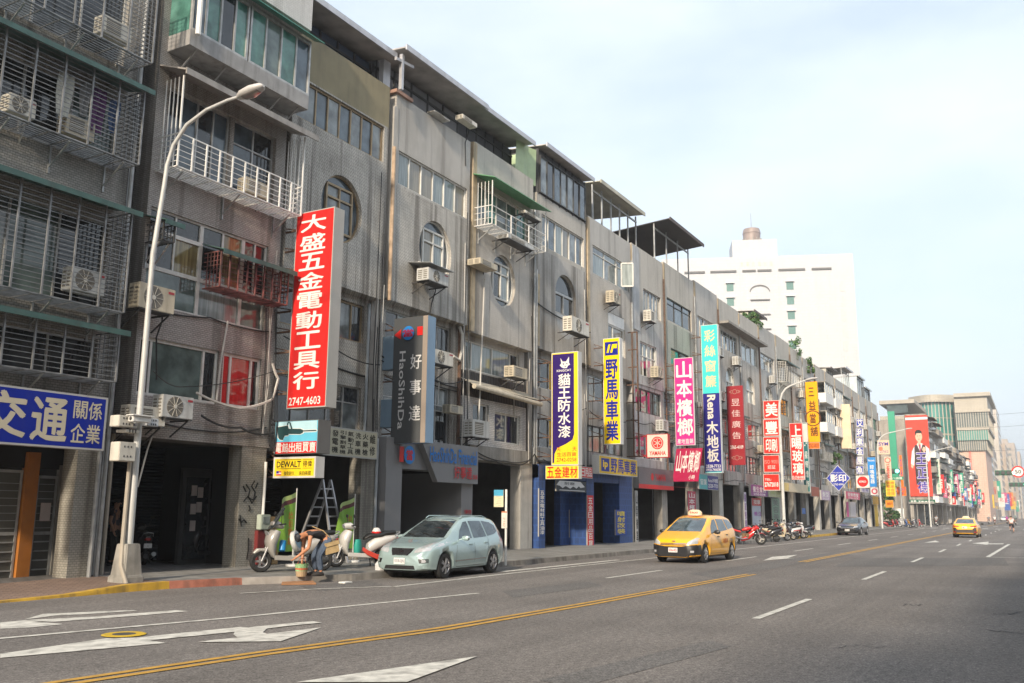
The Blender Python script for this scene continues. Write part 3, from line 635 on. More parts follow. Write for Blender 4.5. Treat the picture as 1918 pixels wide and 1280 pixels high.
cloth(11.15, zz, .35, 1.0, 0, 'white shirt drying behind the second cage from the top', 0); cloth(11.7, zz, .22, .8, 3, 'grey cloth drying beside the white shirt', 0); cloth(12.0, zz, .32, 1.05, 1, 'dark purple garment drying behind the cage bars', 0); cloth(12.45, zz-.1, .25, .8, 2, 'blue trousers drying at the right end of the cage', 0)
acp(20, 172, 66, 225, 17.7, 'round-fan air conditioner low in the laundry cage at the left', bracket=False); acp(126, 210, 176, 268, 17.75, 'boxy air conditioner in the middle of the laundry cage', kind='box', bracket=False)
acp(136, 497, 195, 556, 17.7, 'cream fan unit behind the tall third cage of bars', bracket=False); acp(195, 25, 245, 85, 17.7, 'white air conditioner inside the topmost cage', kind='box', bracket=False)
pipe(A, [(XA1+.05, YF-.05, .15), (XA1+.05, YF-.05, 17)], .05); pipe(A, [(XA1-.15, YF-.08, .15), (XA1-.15, YF-.08, 3.3)], .05)
YD = 19.35; DX = lambda q: fac(q, 960, YD)[0]
def shop_door(l, r, z1, label, sign):
    s = MB(); x0, x1 = DX(l), DX(r); s.box(x0, x0+.05, YD, YD+.12, .15, z1, 0); s.box(x1-.05, x1, YD, YD+.12, .15, z1, 0); s.box(x0+.05, x1-.05, YD, YD+.12, z1-.06, z1, 0); s.box(x0+.05, x1-.05, YD+.03, YD+.1, .15, z1-.06, 1); s.box(x0+.05, x1-.05, YD, YD+.02, 1.05, 1.12, 0)
    for k in range(7): s.bar((x0+.05, YD+.015, 1.2+k*.16), (x1-.05, YD+.015, 1.2+k*.16), .014, 0)
    for k in range(4): s.bar((x0+.07, YD+.015, .3+k*.2), (x1-.07, YD+.015, .3+k*.2), .03, 0)
    if sign: s.box(x0+.14, x1-.12, YD-.01, YD+.005, 1.35, 1.75, 2)
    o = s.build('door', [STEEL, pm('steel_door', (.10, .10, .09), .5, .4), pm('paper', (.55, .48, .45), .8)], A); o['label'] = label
shop_door(-45, 36, 2.45, 'plain steel lattice door', False); shop_door(64, 103, 2.35, 'steel door with a paper notice', True)
s = MB(); s.box(DX(38), DX(62), YD-.08, YD+.1, .15, 2.85); s.build('pilaster', pm('orange_pilaster', (.36, .13, .02), .6), A)
s = MB(); s.box(DX(104), DX(118), YD-.02, YD+.1, .15, 2.6); s.build('door_post', pm('door_post_grey', (.2, .19, .17), .7), A); s = MB(); s.box(XA0, XA1-.15, YD+.02, YD+.2, 2.5, 3.3); s.box(XA0, DX(-45), YD+.02, YD+.2, .15, 2.5); s.box(DX(118), XA1-.1, YD+.13, YD+.2, .15, 2.5); s.build('transom_shade_panel', DARK, A)  # recess shade beside the doors is painted as a near-black panel

# ---- gap strip between A and B
GP = house('narrow dark recessed strip between the two leftmost houses', XA1+.02, 14.0, [(3.2, 16.5, 18.75, CONCD, [])], 16.5, 3.1, 0, yfl=18.75)
pipe(GP, [(13.7, 18.6, .15), (13.7, 18.6, 16)], .06); pipe(GP, [(13.9, 18.55, .15), (13.9, 18.55, 3.4)], .05, pm('tan_pipe', (.36, .32, .26), .6))

# ---- B: house with green window box, railing balcony and red cage
XB0, XB1 = 14.02, 18.55
w1 = FR(250, 425, 500, 625); w0 = FR(240, 632, 485, 765); w2 = FR(318, 200, 520, 330, 18.9)
xb = (XB0+.12, XB1-.45); z3 = (fac(440, 570)[1], fac(440, 440)[1]); z2 = (fac(420, 760)[1], fac(420, 660)[1])
hB = [(xb[0], xb[1], z3[0]-.55, z3[1]), (xb[0], xb[1], z2[0], z2[1])]
zbal = fac(530, 393, 17.5)[1]; hB.append((XB0+.35, XB1-.4, zbal+.15, zbal+2.35))
zbox = fac(548, 190, 17.4)[1]; hB.append((XB0+.4, XB1-.5, zbox+.3, zbox+2.2))
Bh = house('grey-tiled house with green window box, white railing balcony and red cage', XB0, XB1, [(3.3, zbox-.1, YF, T_B, hB[:3]), (zbox-.1, zbox+2.5, YF, T_B, hB[3:]), (zbox+2.5, zbox+4.2, YF-.75, T_B2, [])], zbox+4.2, 3.15, .95, shop=[SHUTD, DARK])
h = hB[0]; mid = h[2]+.95; top3 = z3[1]; xm = h[0]+1.65; xm2 = h[0]+3.1
window(Bh, h[0], xm, mid, top3-.55, YF+.08, 2, 1, ALUW, [G_DARK, G_CURT], label='left sash with brown curtain'); window(Bh, h[0], xm, top3-.55, top3, YF+.08, 2, 1, ALUW, [G_DARK])
window(Bh, xm, xm2, mid, top3, YF+.08, 2, 1, ALUW, [G_DARK, G_CURT], .06, label='tall sash with yellow curtain'); window(Bh, xm2, h[1], mid, top3, YF+.08, 2, 1, ALUW, [G_DARK])
window(Bh, h[0], xm, h[2], mid, YF+.08, 1, 1, ALUW, [G_GREEN]); window(Bh, xm, xm2, h[2], mid, YF+.08, 1, 1, ALUW, [G_PALE]); window(Bh, xm2, h[1], h[2], mid, YF+.08, 1, 1, ALUW, [G_GREEN])
h = hB[1]; window(Bh, h[0], h[0]+2.45, h[2], h[3], YF+.08, [.35, 1.5, .42], 1, ALUW, [G_DARK, G_GREEN, G_DARK], .07); window(Bh, h[0]+2.6, h[1], h[2], h[3], YF+.08, [.4, .95, .4], 1, ALUW, [G_RED, G_RED, G_DARK], .07, label='window hung with a red banner')
q = MB(); q.box(h[0]+2.45, h[0]+2.6, YF+.02, YF+.2, h[2], h[3]); q.build('window_post', T_B, Bh)
h = hB[2]; window(Bh, h[0], h[0]+2.1, h[2], h[3], YF+.12, 4, 1, ALU, [G_DARK, G_BLUE]); window(Bh, h[0]+2.25, h[1], h[2], h[3], YF+.12, 2, [.7, .3], ALU, [G_BLUE, G_DARK]); q = MB(); q.box(h[0]+2.1, h[0]+2.25, YF+.05, YF+.2, h[2], h[3]); q.build('window_post', T_B, Bh)
# railing balcony
cage(Bh, XB0+.15, XB1-.05, zbal, zbal+2.35, YF, .75, WHITEP, .13, .42, None, rail=.85, label='open balcony with white railing', name='balcony_railing')
q = MB(); q.fbox((XB0, YF-1.0, zbal+2.38), (XB1-XB0+.25, 0, 0), (0, 1.0, .35), (0, 0, .04)); q.box(XB0, XB1+.25, YF-1.03, YF-.99, zbal+2.28, zbal+2.44); q.build('awning', pm('grey_awning', (.30, .28, .26), .6, 0, .2, 3, dirt=.4), Bh)
# green glazed box
q = MB(); q.box(XB0+.2, XB1-.02, YF-.8, YF, zbox, zbox+.08); q.box(XB0+.2, XB1-.02, YF-.8, YF-.74, zbox+.08, zbox+.42); q.box(XB0+.2, XB0+.26, YF-.74, YF, zbox+.08, zbox+.42); q.box(XB0+.2, XB1-.02, YF-.8, YF, zbox+2.05, zbox+2.12)
for x in (XB0+.5, XB0+1.5, XB0+2.5, XB0+3.5, XB1-.3): q.bar((x, YF-.7, zbox), (x, YF, zbox-.5), .035)
bx = q.build('window_box', pm('box_panel', (.30, .29, .28), .6, 0, .15, 3, dirt=.5), Bh)
window(Bh, XB0+.2, XB0+2.1, zbox+.42, zbox+2.05, YF-.79, 4, 1, ALU, [G_BLUE, G_BRIGHT, G_DARK, G_BRIGHT], .06); window(Bh, XB0+2.15, XB1-.02, zbox+.42, zbox+2.05, YF-.79, 4, 1, ALU, [G_BRIGHT, G_GREEN, G_BRIGHT, G_BLUE], .06)
q = MB(); q.face([(XB0+.2, YF-.74, zbox+.42), (XB0+.2, YF, zbox+.42), (XB0+.2, YF, zbox+2.05), (XB0+.2, YF-.74, zbox+2.05)]); q.build('side_pane', G_BRIGHT, Bh)
q = MB(); q.fbox((XB0, YF-1.15, zbox+2.06), (XB1-XB0+.15, 0, 0), (0, .4, .18), (0, 0, .03)); q.build('awning', pm('green_sheet', (.05, .22, .16), .4, 0, .15, 3), Bh)
pipe(Bh, [(XB0+.35, YF-.9, zbox+.3), (XB0+.35, YF-.9, zbox+3.2), (XB0+.35, YF-.6, zbox+3.8)], .07, WHITEP)
# small green-roofed cages at 3rd floor
q3 = FR(262, 400, 325, 455, 17.6); cage(Bh, 14.05, q3[1], q3[2], q3[3], YF, .6, DFRAME, .12, .35, GREENP, label='small dark cage with green hood'); REDC = pm('red_bars', (.15, .045, .04), .7, 0, .7, 4, dirt=.7)
q3 = FR(415, 470, 512, 565, 17.6); cage(Bh, q3[0], 18.3, q3[2], q3[3], YF, .6, REDC, .105, .3, GREENP, label='faded red cage with green hood', braces=False)
acp(262, 527, 326, 590, 17.55, 'cream fan unit beside the lamp pole on the second house', depth=.36); acp(306, 738, 361, 787, 17.5, 'cream fan unit with round grille left of the red-banner window', depth=.36); acp(245, 757, 309, 800, 17.6, 'pale air conditioner half hidden behind the pole cameras', depth=.34, kind='box')
acp(462, 330, 502, 375, 17.75, 'small air conditioner on the railing balcony', kind='box', bracket=False)
cable(Bh, [(16.0, 18.05, 3.95), (17.3, 18.0, 3.75), (18.5, 18.0, 3.7)], .03, CABLE, .1); cable(Bh, [(15.8, 18.05, 4.5), (17.2, 18.0, 4.25), (18.35, 18.0, 4.6), (18.5, 17.95, 5.2), (18.3, 18.0, 5.6)], .035, WCABLE, .05); cable(Bh, [(16.7, 18.1, 6.5), (16.55, 18.1, 5.4), (16.5, 18.1, 4.35)], .025, WCABLE, 0)
cable(Bh, [(13.3, 16.6, 4.6), (15.4, 18.1, 4.6), (18.4, 18.0, 5.4)], .012, CABLE, .1)
for i in range(5): cable(Bh, [(18.35+.05*i, 18.0, 5.2), (18.3+.06*i, 17.95, 4.2), (18.4+.04*i, 18.0, 3.2)], .012, CABLE, .05*i)
s = MB(); s.box(17.55, 17.57, 0, 0, 0, 0); QX = lambda q: fac(q, 960, 20.2)[0]; s = MB(); s.box(QX(338), QX(442), 20.2, 20.3, .15, 2.75, 0); s.box(QX(346), QX(386), 20.15, 20.2, .3, 2.5, 1); s.box(QX(392), QX(438), 20.15, 20.2, .3, 2.5, 1); xq = QX(348)
for (a, b_) in ((.1, 2.0), (.1, 1.5), (.32, 1.95), (.3, 1.55), (.12, 1.05)): s.box(xq+a, xq+a+.17, 20.12, 20.15, b_, b_+.28, 2)
s.build('door', [DFRAME, G_DARK, pm('paper', (.6, .55, .5), .8)], Bh)
# graffiti on the right pillar
q = MB(); P = lambda u, z: (17.6+u, YF+.005, z)
for pts in ([(.2, 2.3), (.35, 2.15), (.3, 1.95), (.5, 1.9), (.55, 2.1), (.4, 2.25), (.5, 2.4)], [(.15, 1.85), (.3, 2.0), (.45, 1.8), (.6, 2.0)], [(.1, 2.25), (.22, 2.1)], [(.62, 2.35), (.55, 2.2)], [(.35, 1.75), (.4, 1.65), (.35, 1.6)], [(.02, 1.4), (.1, 1.3), (.2, 1.38), (.3, 1.3)], [(.05, 1.5), (.12, 1.2)], [(.4, .9), (.42, .6), (.38, .35)]):
    q.tube([P(u, z) for u, z in pts], .016, 4)
q.build('graffiti', BLACK, Bh)

# ---- C: olive top band, bronze window row, oval window
XC0, XC1 = 18.6, 23.45; zC = 15.95; zp = 8.45
ww = FR(559, 147, 724, 303); zw0, zw1 = 13.15, 14.42
ov = (20.15, 22.1, 9.85, 12.0, 'oval')
l3 = (XC0+.5, XC1-.55, 6.95, 8.2); l2 = (XC0+.5, XC1-.55, 3.95, 5.5)
Ch = house('sooty house with olive top band, oval window and bronze window strip', XC0, XC1, [(3.35, zp, YL, T_C, [l3, l2]), (zp, 12.95, YF, T_C, [ov]), (12.95, zw1+.05, YF, T_C, [(XC0+.3, XC1-.35, zw0, zw1)]), (zw1+.05, zC, YF, T_OLIVE, [])], zC, 3.35, .85, gap=.12)
window(Ch, XC0+.3, XC1-.35, zw0, zw1, YF+.08, [1.3, .8, .8, .8, .8, .8, .8], 1, BRONZE, [G_GREY, G_BLUE], .06)
oval_window(Ch, *ov[:4], YF+.14, BRONZE, [G_BLUE, G_GREY, G_BLUE]); window(Ch, *l3, YL+.1, [.8, .75, .75, .8, .5], 1, BRONZE, [G_DARK, G_BLUE, G_DARK, G_GREY], .06); window(Ch, *l2, YL+.1, 5, [1.0, .5], ALU, [G_DARK, G_GREY, G_DARK], .045)
shed(Ch, 17.2, 23.35, 15.7, 17.1, YF-.15, 26, YF+.9, BLUEW, .6, .2, GUTTER, 7)
pipe(Ch, [(23.05, YL-.08, 4.0), (23.05, YL-.08, 8.3)], .05, pm('grey_pipe', (.33, .36, .38), .5)); pipe(Ch, [(23.3, YF-.02, .2), (23.3, YF-.02, 3.9), (22.9, YF-.02, 4.0)], .05, pm('grey_pipe', (.33, .36, .38), .5))
q = MB(); q.box(XC1-.28, XC1+.12, YF+.32, YL+.3, .2, 15.0); q.build('pilaster', CONC, Ch); cable(Ch, [(20.2, YL-.03, 6.2), (23.4, YL-.03, 5.9)], .03, CABLE, .08)
s = MB(); s.box(19.0, 20.7, 22.0, 22.2, .15, 3.2); s.build('shop_shade_panel', DARK, Ch); stock(Ch, 19.2, 22.0, 21.4, 2.4, 5)  # black slab stands in for the unlit depth of the shop

# ---- D: pale tiled house with oval window, sheds on the roof
XD0, XD1 = 23.6, 28.65; zD = 15.9; zp = 8.55
ovD = (25.3, 27.35, 9.7, 12.0, 'oval'); l3 = (XD0+.45, XD1-.6, 7.05, 8.35); l2 = (XD0+.45, XD1-.6, 3.95, 6.1)
Dh = house('pale stained house with oval window and overhanging roof shed', XD0, XD1, [(3.4, zp, YL, T_D, [l3, l2]), (zp, 12.62, YF, T_D, [ovD]), (12.62, zD, YF, T_PAR, [(XD0+.35, XD1-.3, 12.7, 13.9)])], zD, 3.4, 0, gap=.12)
window(Dh, XD0+.35, XD1-.3, 12.7, 13.9, YF+.08, 6, 1, ALUW, [G_PALE, G_BEIGE, G_BEIGE, G_PALE, G_PALE, G_BEIGE], .05); oval_window(Dh, *ovD[:4], YF+.14, ALUW, [G_BLUE, G_BEIGE, G_PALE]); window(Dh, *l3, YL+.1, 5, 1, ALU, [G_DARK, G_GREEN, G_DARK, G_GREY], .05); window(Dh, *l2, YL+.1, 5, [1.15, .18, .62], ALU, [G_GREY, G_DARK, G_GREY], .045)
shed(Dh, XD0-.2, XD1+.1, 15.2, 17.3, YF-.6, 25, YF+.75, pm('shed_grey', (.17, .17, .18), .7), .6, .15, GUTTER, 5)
q = MB(); q.box(XD0-.28, XD0+.1, YF+.3, YF+.5, 15, 17.1); q.bar((XD0-.05, YF-.3, 15.9), (XD0-.05, YF-.3, 17.2), .12); q.bar((XD0-.4, YF-.3, 16.9), (XD0+.6, YF-.3, 17.02), .1); q.build('roof_post', GUTTER, Dh)
pipe(Dh, [(XD0+.05, YF-.02, 8.5), (XD0+.05, YF-.02, 13.9)], .07, pm('rust_pipe', (.42, .30, .2), .7, 0, .3, 5)); q = MB(); q.box(XD0, XD0+.26, YF-.015, YF+.3, 8.6, 15.4); q.build('pilaster', T_F, Dh); q = MB(); q.box(XD0-.02, XD0+.95, YF-.1, YF+.35, 15.9, 16.02); q.build('coping', pm('red_coping', (.33, .2, .15), .8), Dh)
pipe(Dh, [(XD1-.15, YL-.1, 3.6), (XD1-.15, YL-.1, 8.5)], .07, RUST); pipe(Dh, [(26.0, YF-.05, 9.6), (25.4, YF-.1, 9.5), (25.3, YF-.1, 10.0), (25.15, YF-.1, 10.2)], .05, WCABLE)
acp(803, 500, 840, 538, 17.45, 'air conditioner with tin hood under the pale oval window', depth=.5, hood=STEEL); acp(811, 652, 849, 688, 17.9, 'cream fan unit right of the tall grey sign', depth=.4); acp(843, 757, 867, 777, 18.1, 'small box air conditioner low on the pale stained house', kind='box', bracket=False); acp(814, 206, 843, 228, 17.9, 'air conditioner on the parapet under the roof shed', kind='box', bracket=False); acp(867, 213, 894, 240, 17.6, 'air conditioner hung from the end of the roof shed', kind='box', bracket=False)
pipe(Dh, [(28.0, YL-.15, 7.3), (28.35, YL-.2, 7.2), (28.5, YL-.2, 7.6), (28.5, YL-.2, 8.2), (28.3, YL-.2, 8.5)], .06, WCABLE); cable(Dh, [(23.8, YL-.05, 6.7), (26, YL-.05, 6.45), (28.6, YL-.05, 6.2)], .025, CABLE, .1); cable(Dh, [(23.8, YL-.05, 6.55), (28.6, YL-.05, 6.05)], .02, CABLE, .15)

# ---- E: beige house with green-roofed balcony and white brick second floor
XE0, XE1 = 28.75, 33.85; zE = 16.05; zp = 8.35
l3 = (XE0+.3, XE1-.55, 7.0, 8.15); ovE = (30.2, 32.2, 9.8, 11.95, 'oval'); bal = (XE0+.35, XE1-.6, 13.0, 14.4); l2 = (XE0+.75, XE0+1.95, 4.35, 5.75); l2b = (XE0+2.4, XE1-.6, 4.35, 5.55)
Eh = house('beige house with green-roofed balcony above an oval window', XE0, XE1, [(3.55, 4.1, YF, CONC, []), (4.1, 5.95, YL-.1, WBRICK, [l2, l2b]), (5.95, 6.95, YL, CORRD, []), (6.95, zp, YL, T_E, [l3]), (zp, 12.7, YF, T_E, [ovE]), (12.7, zE, YF, T_PAR2, [bal])], zE, 3.55, 1.05, pm('pale_pillar', (.44, .42, .38), .8, 0, .12, 2, dirt=.4), gap=.12)
window(Eh, *l3, YL+.08, [.45, 1.3, 1.2, .55], 1, ALUW, [G_GREEN, G_PALE, G_PALE, G_DARK], .06); oval_window(Eh, *ovE[:4], YF+.14, ALUW, [G_BLUE, G_DARK, G_PALE]); window(Eh, *bal, YF+.1, 5, 1, ALUW, [G_GREEN, G_BRIGHT, G_GREY], .05); window(Eh, *l2, YL, 2, 1, ALUW, [G_BLUE, G_DARK], .06, label='window with a dark sale banner'); window(Eh, *l2b, YL, 2, 1, ALUW, [G_GREEN, G_DARK], .06)
cage(Eh, XE0+.15, XE1-.5, 12.55, 14.3, YF, .8, WHITEP, .2, 1.3, None, rail=.75, label='white railing under a green corrugated roof', name='balcony_railing'); q = MB(); q.fbox((XE0, YF-1.0, 14.35), (XE1-XE0-.3, 0, 0), (0, 1.0, .3), (0, 0, .03)); q.build('awning', pm('green_plastic_roof', (.11, .30, .15), .5, 0, .15, 4), Eh)
q = MB(); q.tube([(XE0-.05, YF-.25, 6.25), (XE1+.1, YF-.3, 6.1)], .1, 10); q.fbox((XE0, YF-.25, 6.28), (XE1-XE0, 0, 0), (0, .7, .35), (0, 0, .02)); q.build('rolled_awning', pm('cream_awning', (.48, .43, .34), .7, 0, .1, 3, dirt=.4), Eh)
shed(Eh, XE0-.05, XE1-.7, 15.6, 17.45, YF-.35, 25, YF+.8, pm('shed_dark', (.06, .06, .065), .7), .6, .15, GUTTER, 6)
q = MB(); xs = [(XE1-1.35, 17.3), (XE1-.2, 17.6), (XE1+.25, 17.55), (XE1+.25, 15.9), (XE1-.6, 16.1)]
for a in range(3): q.face([(XE1-1.4+a*.55, YF+.2-.12*(a % 2), 15.9), (XE1-.85+a*.55, YF+.2-.12*((a+1) % 2), 15.9), (XE1-.85+a*.55, YF+.15-.1*((a+1) % 2), 17.6), (XE1-1.4+a*.55, YF+.15-.1*(a % 2), 17.55)])
q.face([(XE1+.25, YF+.1, 15.9), (XE1+.25, YF+1.4, 15.9), (XE1+.25, YF+1.4, 17.6), (XE1+.25, YF+.1, 17.6)]); q.build('tarpaulin', pm('green_tarp', (.38, .48, .28), .4, 0, .15, 2), Eh)
q = MB(); q.box(XE0, XE0+.28, YF-.015, YF+.3, 8.4, 16.0); q.build('pilaster', pm('sunlit_strip', (.46, .37, .25), .8, 0, .2, 3, dirt=.5), Eh)  # sunlit side of the pilaster is put into its warm colour
acp(900, 482, 932, 508, 17.55, 'box air conditioner left of the open oval window', depth=.6, kind='box', bracket=False); acp(952, 437, 1000, 470, 17.35, 'caged air conditioner under the white balcony railing', depth=.5, kind='box'); acp(984, 393, 1014, 416, 17.3, 'air conditioner at the end of the green balcony roof', kind='box'); acp(962, 684, 988, 712, 17.8, 'air conditioner in front of the dark corrugated band', depth=.45, kind='box'); acp(886, 785, 917, 822, 17.7, 'cream air conditioner beside the white brick window', depth=.4, kind='box')
cable(Eh, [(29.0, 18.1, 3.75), (30.5, 18.05, 3.55), (32.5, 18.05, 3.5), (33.6, 18.0, 4.0), (34.2, 18.0, 3.7)], .03, CABLE, .08)
pipe(Eh, [(29.3, YF-.1, 5.0), (29.5, YF-.08, 8.5), (29.6, YF-.08, 10.6)], .03, WCABLE); pipe(Eh, [(XE1-.1, YF-.08, 3.6), (XE1-.1, YF-.08, 15)], .05); pipe(Eh, [(XE1+.05, YF-.1, 3.6), (XE1+.05, YF-.1, 12)], .05)

# ---- F: stained house with arched window and rooftop glazing
XF0, XF1 = 33.95, 39.25; zFt = 15.6
ar = (35.9, 38.0, 10.55, 12.45, 'arch'); r5 = (34.6, 38.95, 13.3, 14.75)
Fh = house('stained grey house with arched window and glazed roof room', XF0, XF1, [(3.6, 8.6, YL, T_F, [(XF0+.5, XF1-.5, 4.4, 5.7), (XF0+.5, XF1-.5, 7.0, 8.3)]), (8.6, 13.1, YF, T_F, [ar]), (13.1, zFt, YF, T_PAR2, [r5])], zFt, 3.5, 0, gap=.1)
oval_window(Fh, *ar[:4], YF+.14, ALU, [G_DARK], half=True); window(Fh, *r5, YF+.08, 6, 1, ALUW, [G_GREY, G_BLUE, G_PALE, G_BEIGE], .05); window(Fh, XF0+.5, XF1-.5, 4.4, 5.7, YL+.08, 5, 1, ALU, [G_DARK]); window(Fh, XF0+.5, XF1-.5, 7.0, 8.3, YL+.08, 5, 1, ALU, [G_DARK])
s_ = shed(Fh, XF0+.2, XF1-.1, 15.55, 17.75, YF-.45, 26, YF+.02, pm('shed_dark', (.06, .06, .065), .7), .6, .15, GUTTER, 7); window(Fh, XF0+.3, XF1-.2, 15.65, 17.4, YF-.08, 7, 1, DFRAME, [G_GREY, G_DARK, G_BLUE, G_GREY], .05)
q = MB(); n = 24; cx_ = 36.95
pts = [(cx_-1.0*math.cos(math.pi*k/n), 10.5-1.05*math.sin(math.pi*k/n)) for k in range(n+1)]; q.face([(x, YF-.006, z) for x, z in pts]); q.build('oval_infill', pm('pale_render', (.5, .5, .49), .8, 0, .1, 1, dirt=.25), Fh)
cable(Fh, [(34, YF-.06, 10.55), (37.5, YF-.08, 10.3), (39.5, YF-.06, 10.2)], .03, CABLE, .1); q = MB(); q.box(XF0+.12, XF0+.42, YF-.01, YF+.3, 8.7, 11.9); q.build('pilaster', pm('sunlit_strip', (.46, .37, .25), .8, 0, .2, 3, dirt=.5), Fh)
acp(1071, 591, 1104, 632, 17.1, 'tall twin-fan air conditioner on a rusty cage bracket', depth=.45)
rc = random.Random(77)
for Hc, xb_ in ((Ch, XC1), (Dh, XD1), (Eh, XE1), (Fh, XF1), (Bh, XB1)):      # loose wiring where two fronts meet, and runs across them
    for k in range(5):
        x = xb_-.35+rc.uniform(-.15, .3); cable(Hc, [(x, YF-.06, rc.uniform(7, 13)), (x+rc.uniform(-.15, .15), YF-.09, rc.uniform(5, 6.5)), (x+rc.uniform(-.2, .2), YF-.08, 3.6)], .011+.008*rc.random(), CABLE if k % 3 else WCABLE, .03)
    for z in (3.72, 6.35): cable(Hc, [(xb_-4.6, YF-.03, z+rc.uniform(-.1, .2)), (xb_-2.4, YF-.05, z+rc.uniform(-.15, .15)), (xb_-.2, YF-.05, z+rc.uniform(-.1, .2))], .02, CABLE, rc.uniform(.06, .2))
# ---- G .. : the rest of the row
XS = [39.35, 45.0, 50.0, 55.65, 60.7, 65.9, 71.4, 76.9, 82.0, 87.1, 92.4, 97.7, 103.1, 108.4, 113.6, 118.6, 123.7, 128.7, 133.6]
LAB = ['beige house with an open white casement under a corrugated cream roof', 'grey house with white lattice windows and a pale drain panel', 'greenish house under a dark pitched roof canopy', 'grey house with plain parapet behind the cyan banner', 'house with projecting cornice behind the tall cyan sign', 'house with green shrub on its roof corner', 'house with small rusty cages at roof level', 'house with green awning balcony behind the red stacked signs', 'house with rooftop creeper beside the white tower block', 'plain grey house behind the orange vertical sign', 'house with cream enclosed balconies', 'house with white glazed loggia right of the orange sign', 'house with low brown roof hut', 'house behind the blank beige signboard', 'house with blue square signs on its front', 'house with pale sheet-metal roof room', 'house with open window in its grey roof room', 'corner house with thick pipes before the side street']
FRM = [ALUW, ALU, DFRAME, ALUW, ALU]
for i, lab in enumerate(LAB):
    X0, X1 = XS[i]+.03, XS[i+1]-.03; r_ = random.Random(100+i); tm = ROWT[(i+2) % 5]; top = [16.1, 16.2, 16.35, 16.5, 16.4, 16.35, 16.5, 16.6, 16.4, 16.2, 16.3, 16.3, 16.3, 16.35, 16.3, 16.3, 16.3, 16.4][i]
    a, b = X0+.5, X1-.6; fm = FRM[i % 5]; rec = r_.random() < .5
    five = (a, b, 12.9+r_.uniform(-.1, .1), 14.3); four = (a+.5, b-.7, 9.9, 11.3); three = (a, b, 7.0, 8.3); two = (a, b, 4.5, 5.8)
    if i == 0: five = (a+.1, b+.3, 13.3, 14.75); four = (41.8, 44.0, 9.6, 11.7)
    if i == 1: five = (a+1.2, b+.1, 12.6, 14.0); four = (46.1, 48.6, 9.0, 10.9)
    oval = i in (4, 5, 6)
    if oval: four = (a+.9, b-1.1, 9.8, 11.8, 'arch')
    Hh = house(lab, X0, X1, [(3.6, 8.5, YF+(.35 if rec else .08), tm if i % 3 else T_F, [three, two]), (8.5, five[2]-.12, YF, tm, [four]), (five[2]-.12, top, YF, T_PAR2 if i % 3 else T_PAR, [five])], top, 3.5, .9 if i % 2 else 1.2, CONC if i % 3 else pm('pale_pillar', (.44, .42, .38), .8, 0, .12, 2, dirt=.4), gap=.05, shop=[[SHUT, CONCD], [DARK, CONCD], [SHUTW, CONCD]][i % 3])
    pal = [[G_PALE, G_GREY], [G_GREY, G_BEIGE, G_BLUE], [G_DARK, G_BLUE], [G_BEIGE, G_DARK, G_PALE], [G_DARK, G_GREEN]]
    window(Hh, *five, YF+.08, r_.choice([3, 4, 5]), 1 if i % 2 else [.75, .25], fm, pal[i % 5])
    if oval: oval_window(Hh, *four[:4], YF+.14, ALUW, [G_PALE], half=True)
    elif i == 0: window(Hh, four[0], four[1], four[2], four[3]-.6, YF+.08, [.35, .65], 1, ALUW, [G_GREY, G_BEIGE], .08); q = MB(); q.box(four[0], four[1], YF+.03, YF+.1, four[3]-.6, four[3]); q.build('blank_panel', WHITEP, Hh)
    else: window(Hh, *four, YF+.08, 2 if i > 1 else 4, 1 if i > 1 else [.6, .4], ALUW if i == 1 else fm, pal[(i+2) % 5], .06)
    yl = YF+(.43 if rec else .16)
    window(Hh, *three, yl, r_.choice([3, 4]), 1, FRM[(i+1) % 5], pal[(i+3) % 5]); window(Hh, *two, yl, r_.choice([3, 5]), 1, FRM[(i+2) % 5], pal[(i+1) % 5])
    q = MB(); q.box(X0-.02, X0+.24, YF-.02, YF+.3, 8.6, top-.1); q.build('pilaster', pm('sunlit_strip', (.46, .37, .25), .8, 0, .2, 3, dirt=.5), Hh)  # warm sunlit edge painted as a strip colour here too
    pipe(Hh, [(X1-.12, YF-.08, 3.6), (X1-.12, YF-.08, top-1)], .05, RUST if i % 2 else STEEL)
    if i in (2, 4, 7, 10, 13): cage(Hh, a-.1, b+.1, three[2]-.15, three[3]+.15, YF+.1, .55, RUST if i % 2 else ALU, .14, .5, GREENP if i % 3 == 1 else None, braces=False)
    if i in (7, 12): cage(Hh, a-.1, b+.1, 12.6, 14.3, YF, .7, ALUW, .14, .6, GREENP, braces=True)
    if i in (4, 5): q = MB(); q.box(X0, X1, YF-.75, YF, 14.55, 14.72); q.build('cornice', CONC, Hh)
    if i in (10, 11):
        for z in (12.5, 9.6):
            q = MB(); q.box(a, b, YF-.9, YF, z, z+.95); q.build('balcony', WHITEP, Hh); window(Hh, a, b, z+.95, z+2.0, YF-.88, 4, 1, ALUW, [G_PALE, G_GREY]); q = MB(); q.box(a, b, YF-.95, YF, z+2.0, z+2.1); q.build('balcony_roof', CONC, Hh)
    for z in (3.75, 6.3): cable(Hh, [(X0, YF-.05, z+r_.uniform(-.1, .3)), ((X0+X1)/2, YF-.05, z+r_.uniform(-.1, .3)), (X1, YF-.05, z+r_.uniform(-.1, .3))], .022, CABLE, r_.uniform(.05, .2))
    if i % 3 == 1: stock(Hh, X0+.6, X1-1.4, 21.6, 2.3, i)
    # roof additions
    if i == 0: shed(Hh, X0+1.2, X1+1.6, top-.4, 18.2, YF-.2, 24, YF+.3, None, .5, .1, CORRY, 5, posts=True).children[0].data.materials[0] = CORRY
    if i == 2: shed(Hh, X0-1.2, X1-.6, top-.4, 18.5, YF-.9, 23, YF+.1, None, .5, -.12, pm('dark_roof_edge', (.1, .08, .075), .7), 3, posts=True).children[0].data.materials[0] = CORRD
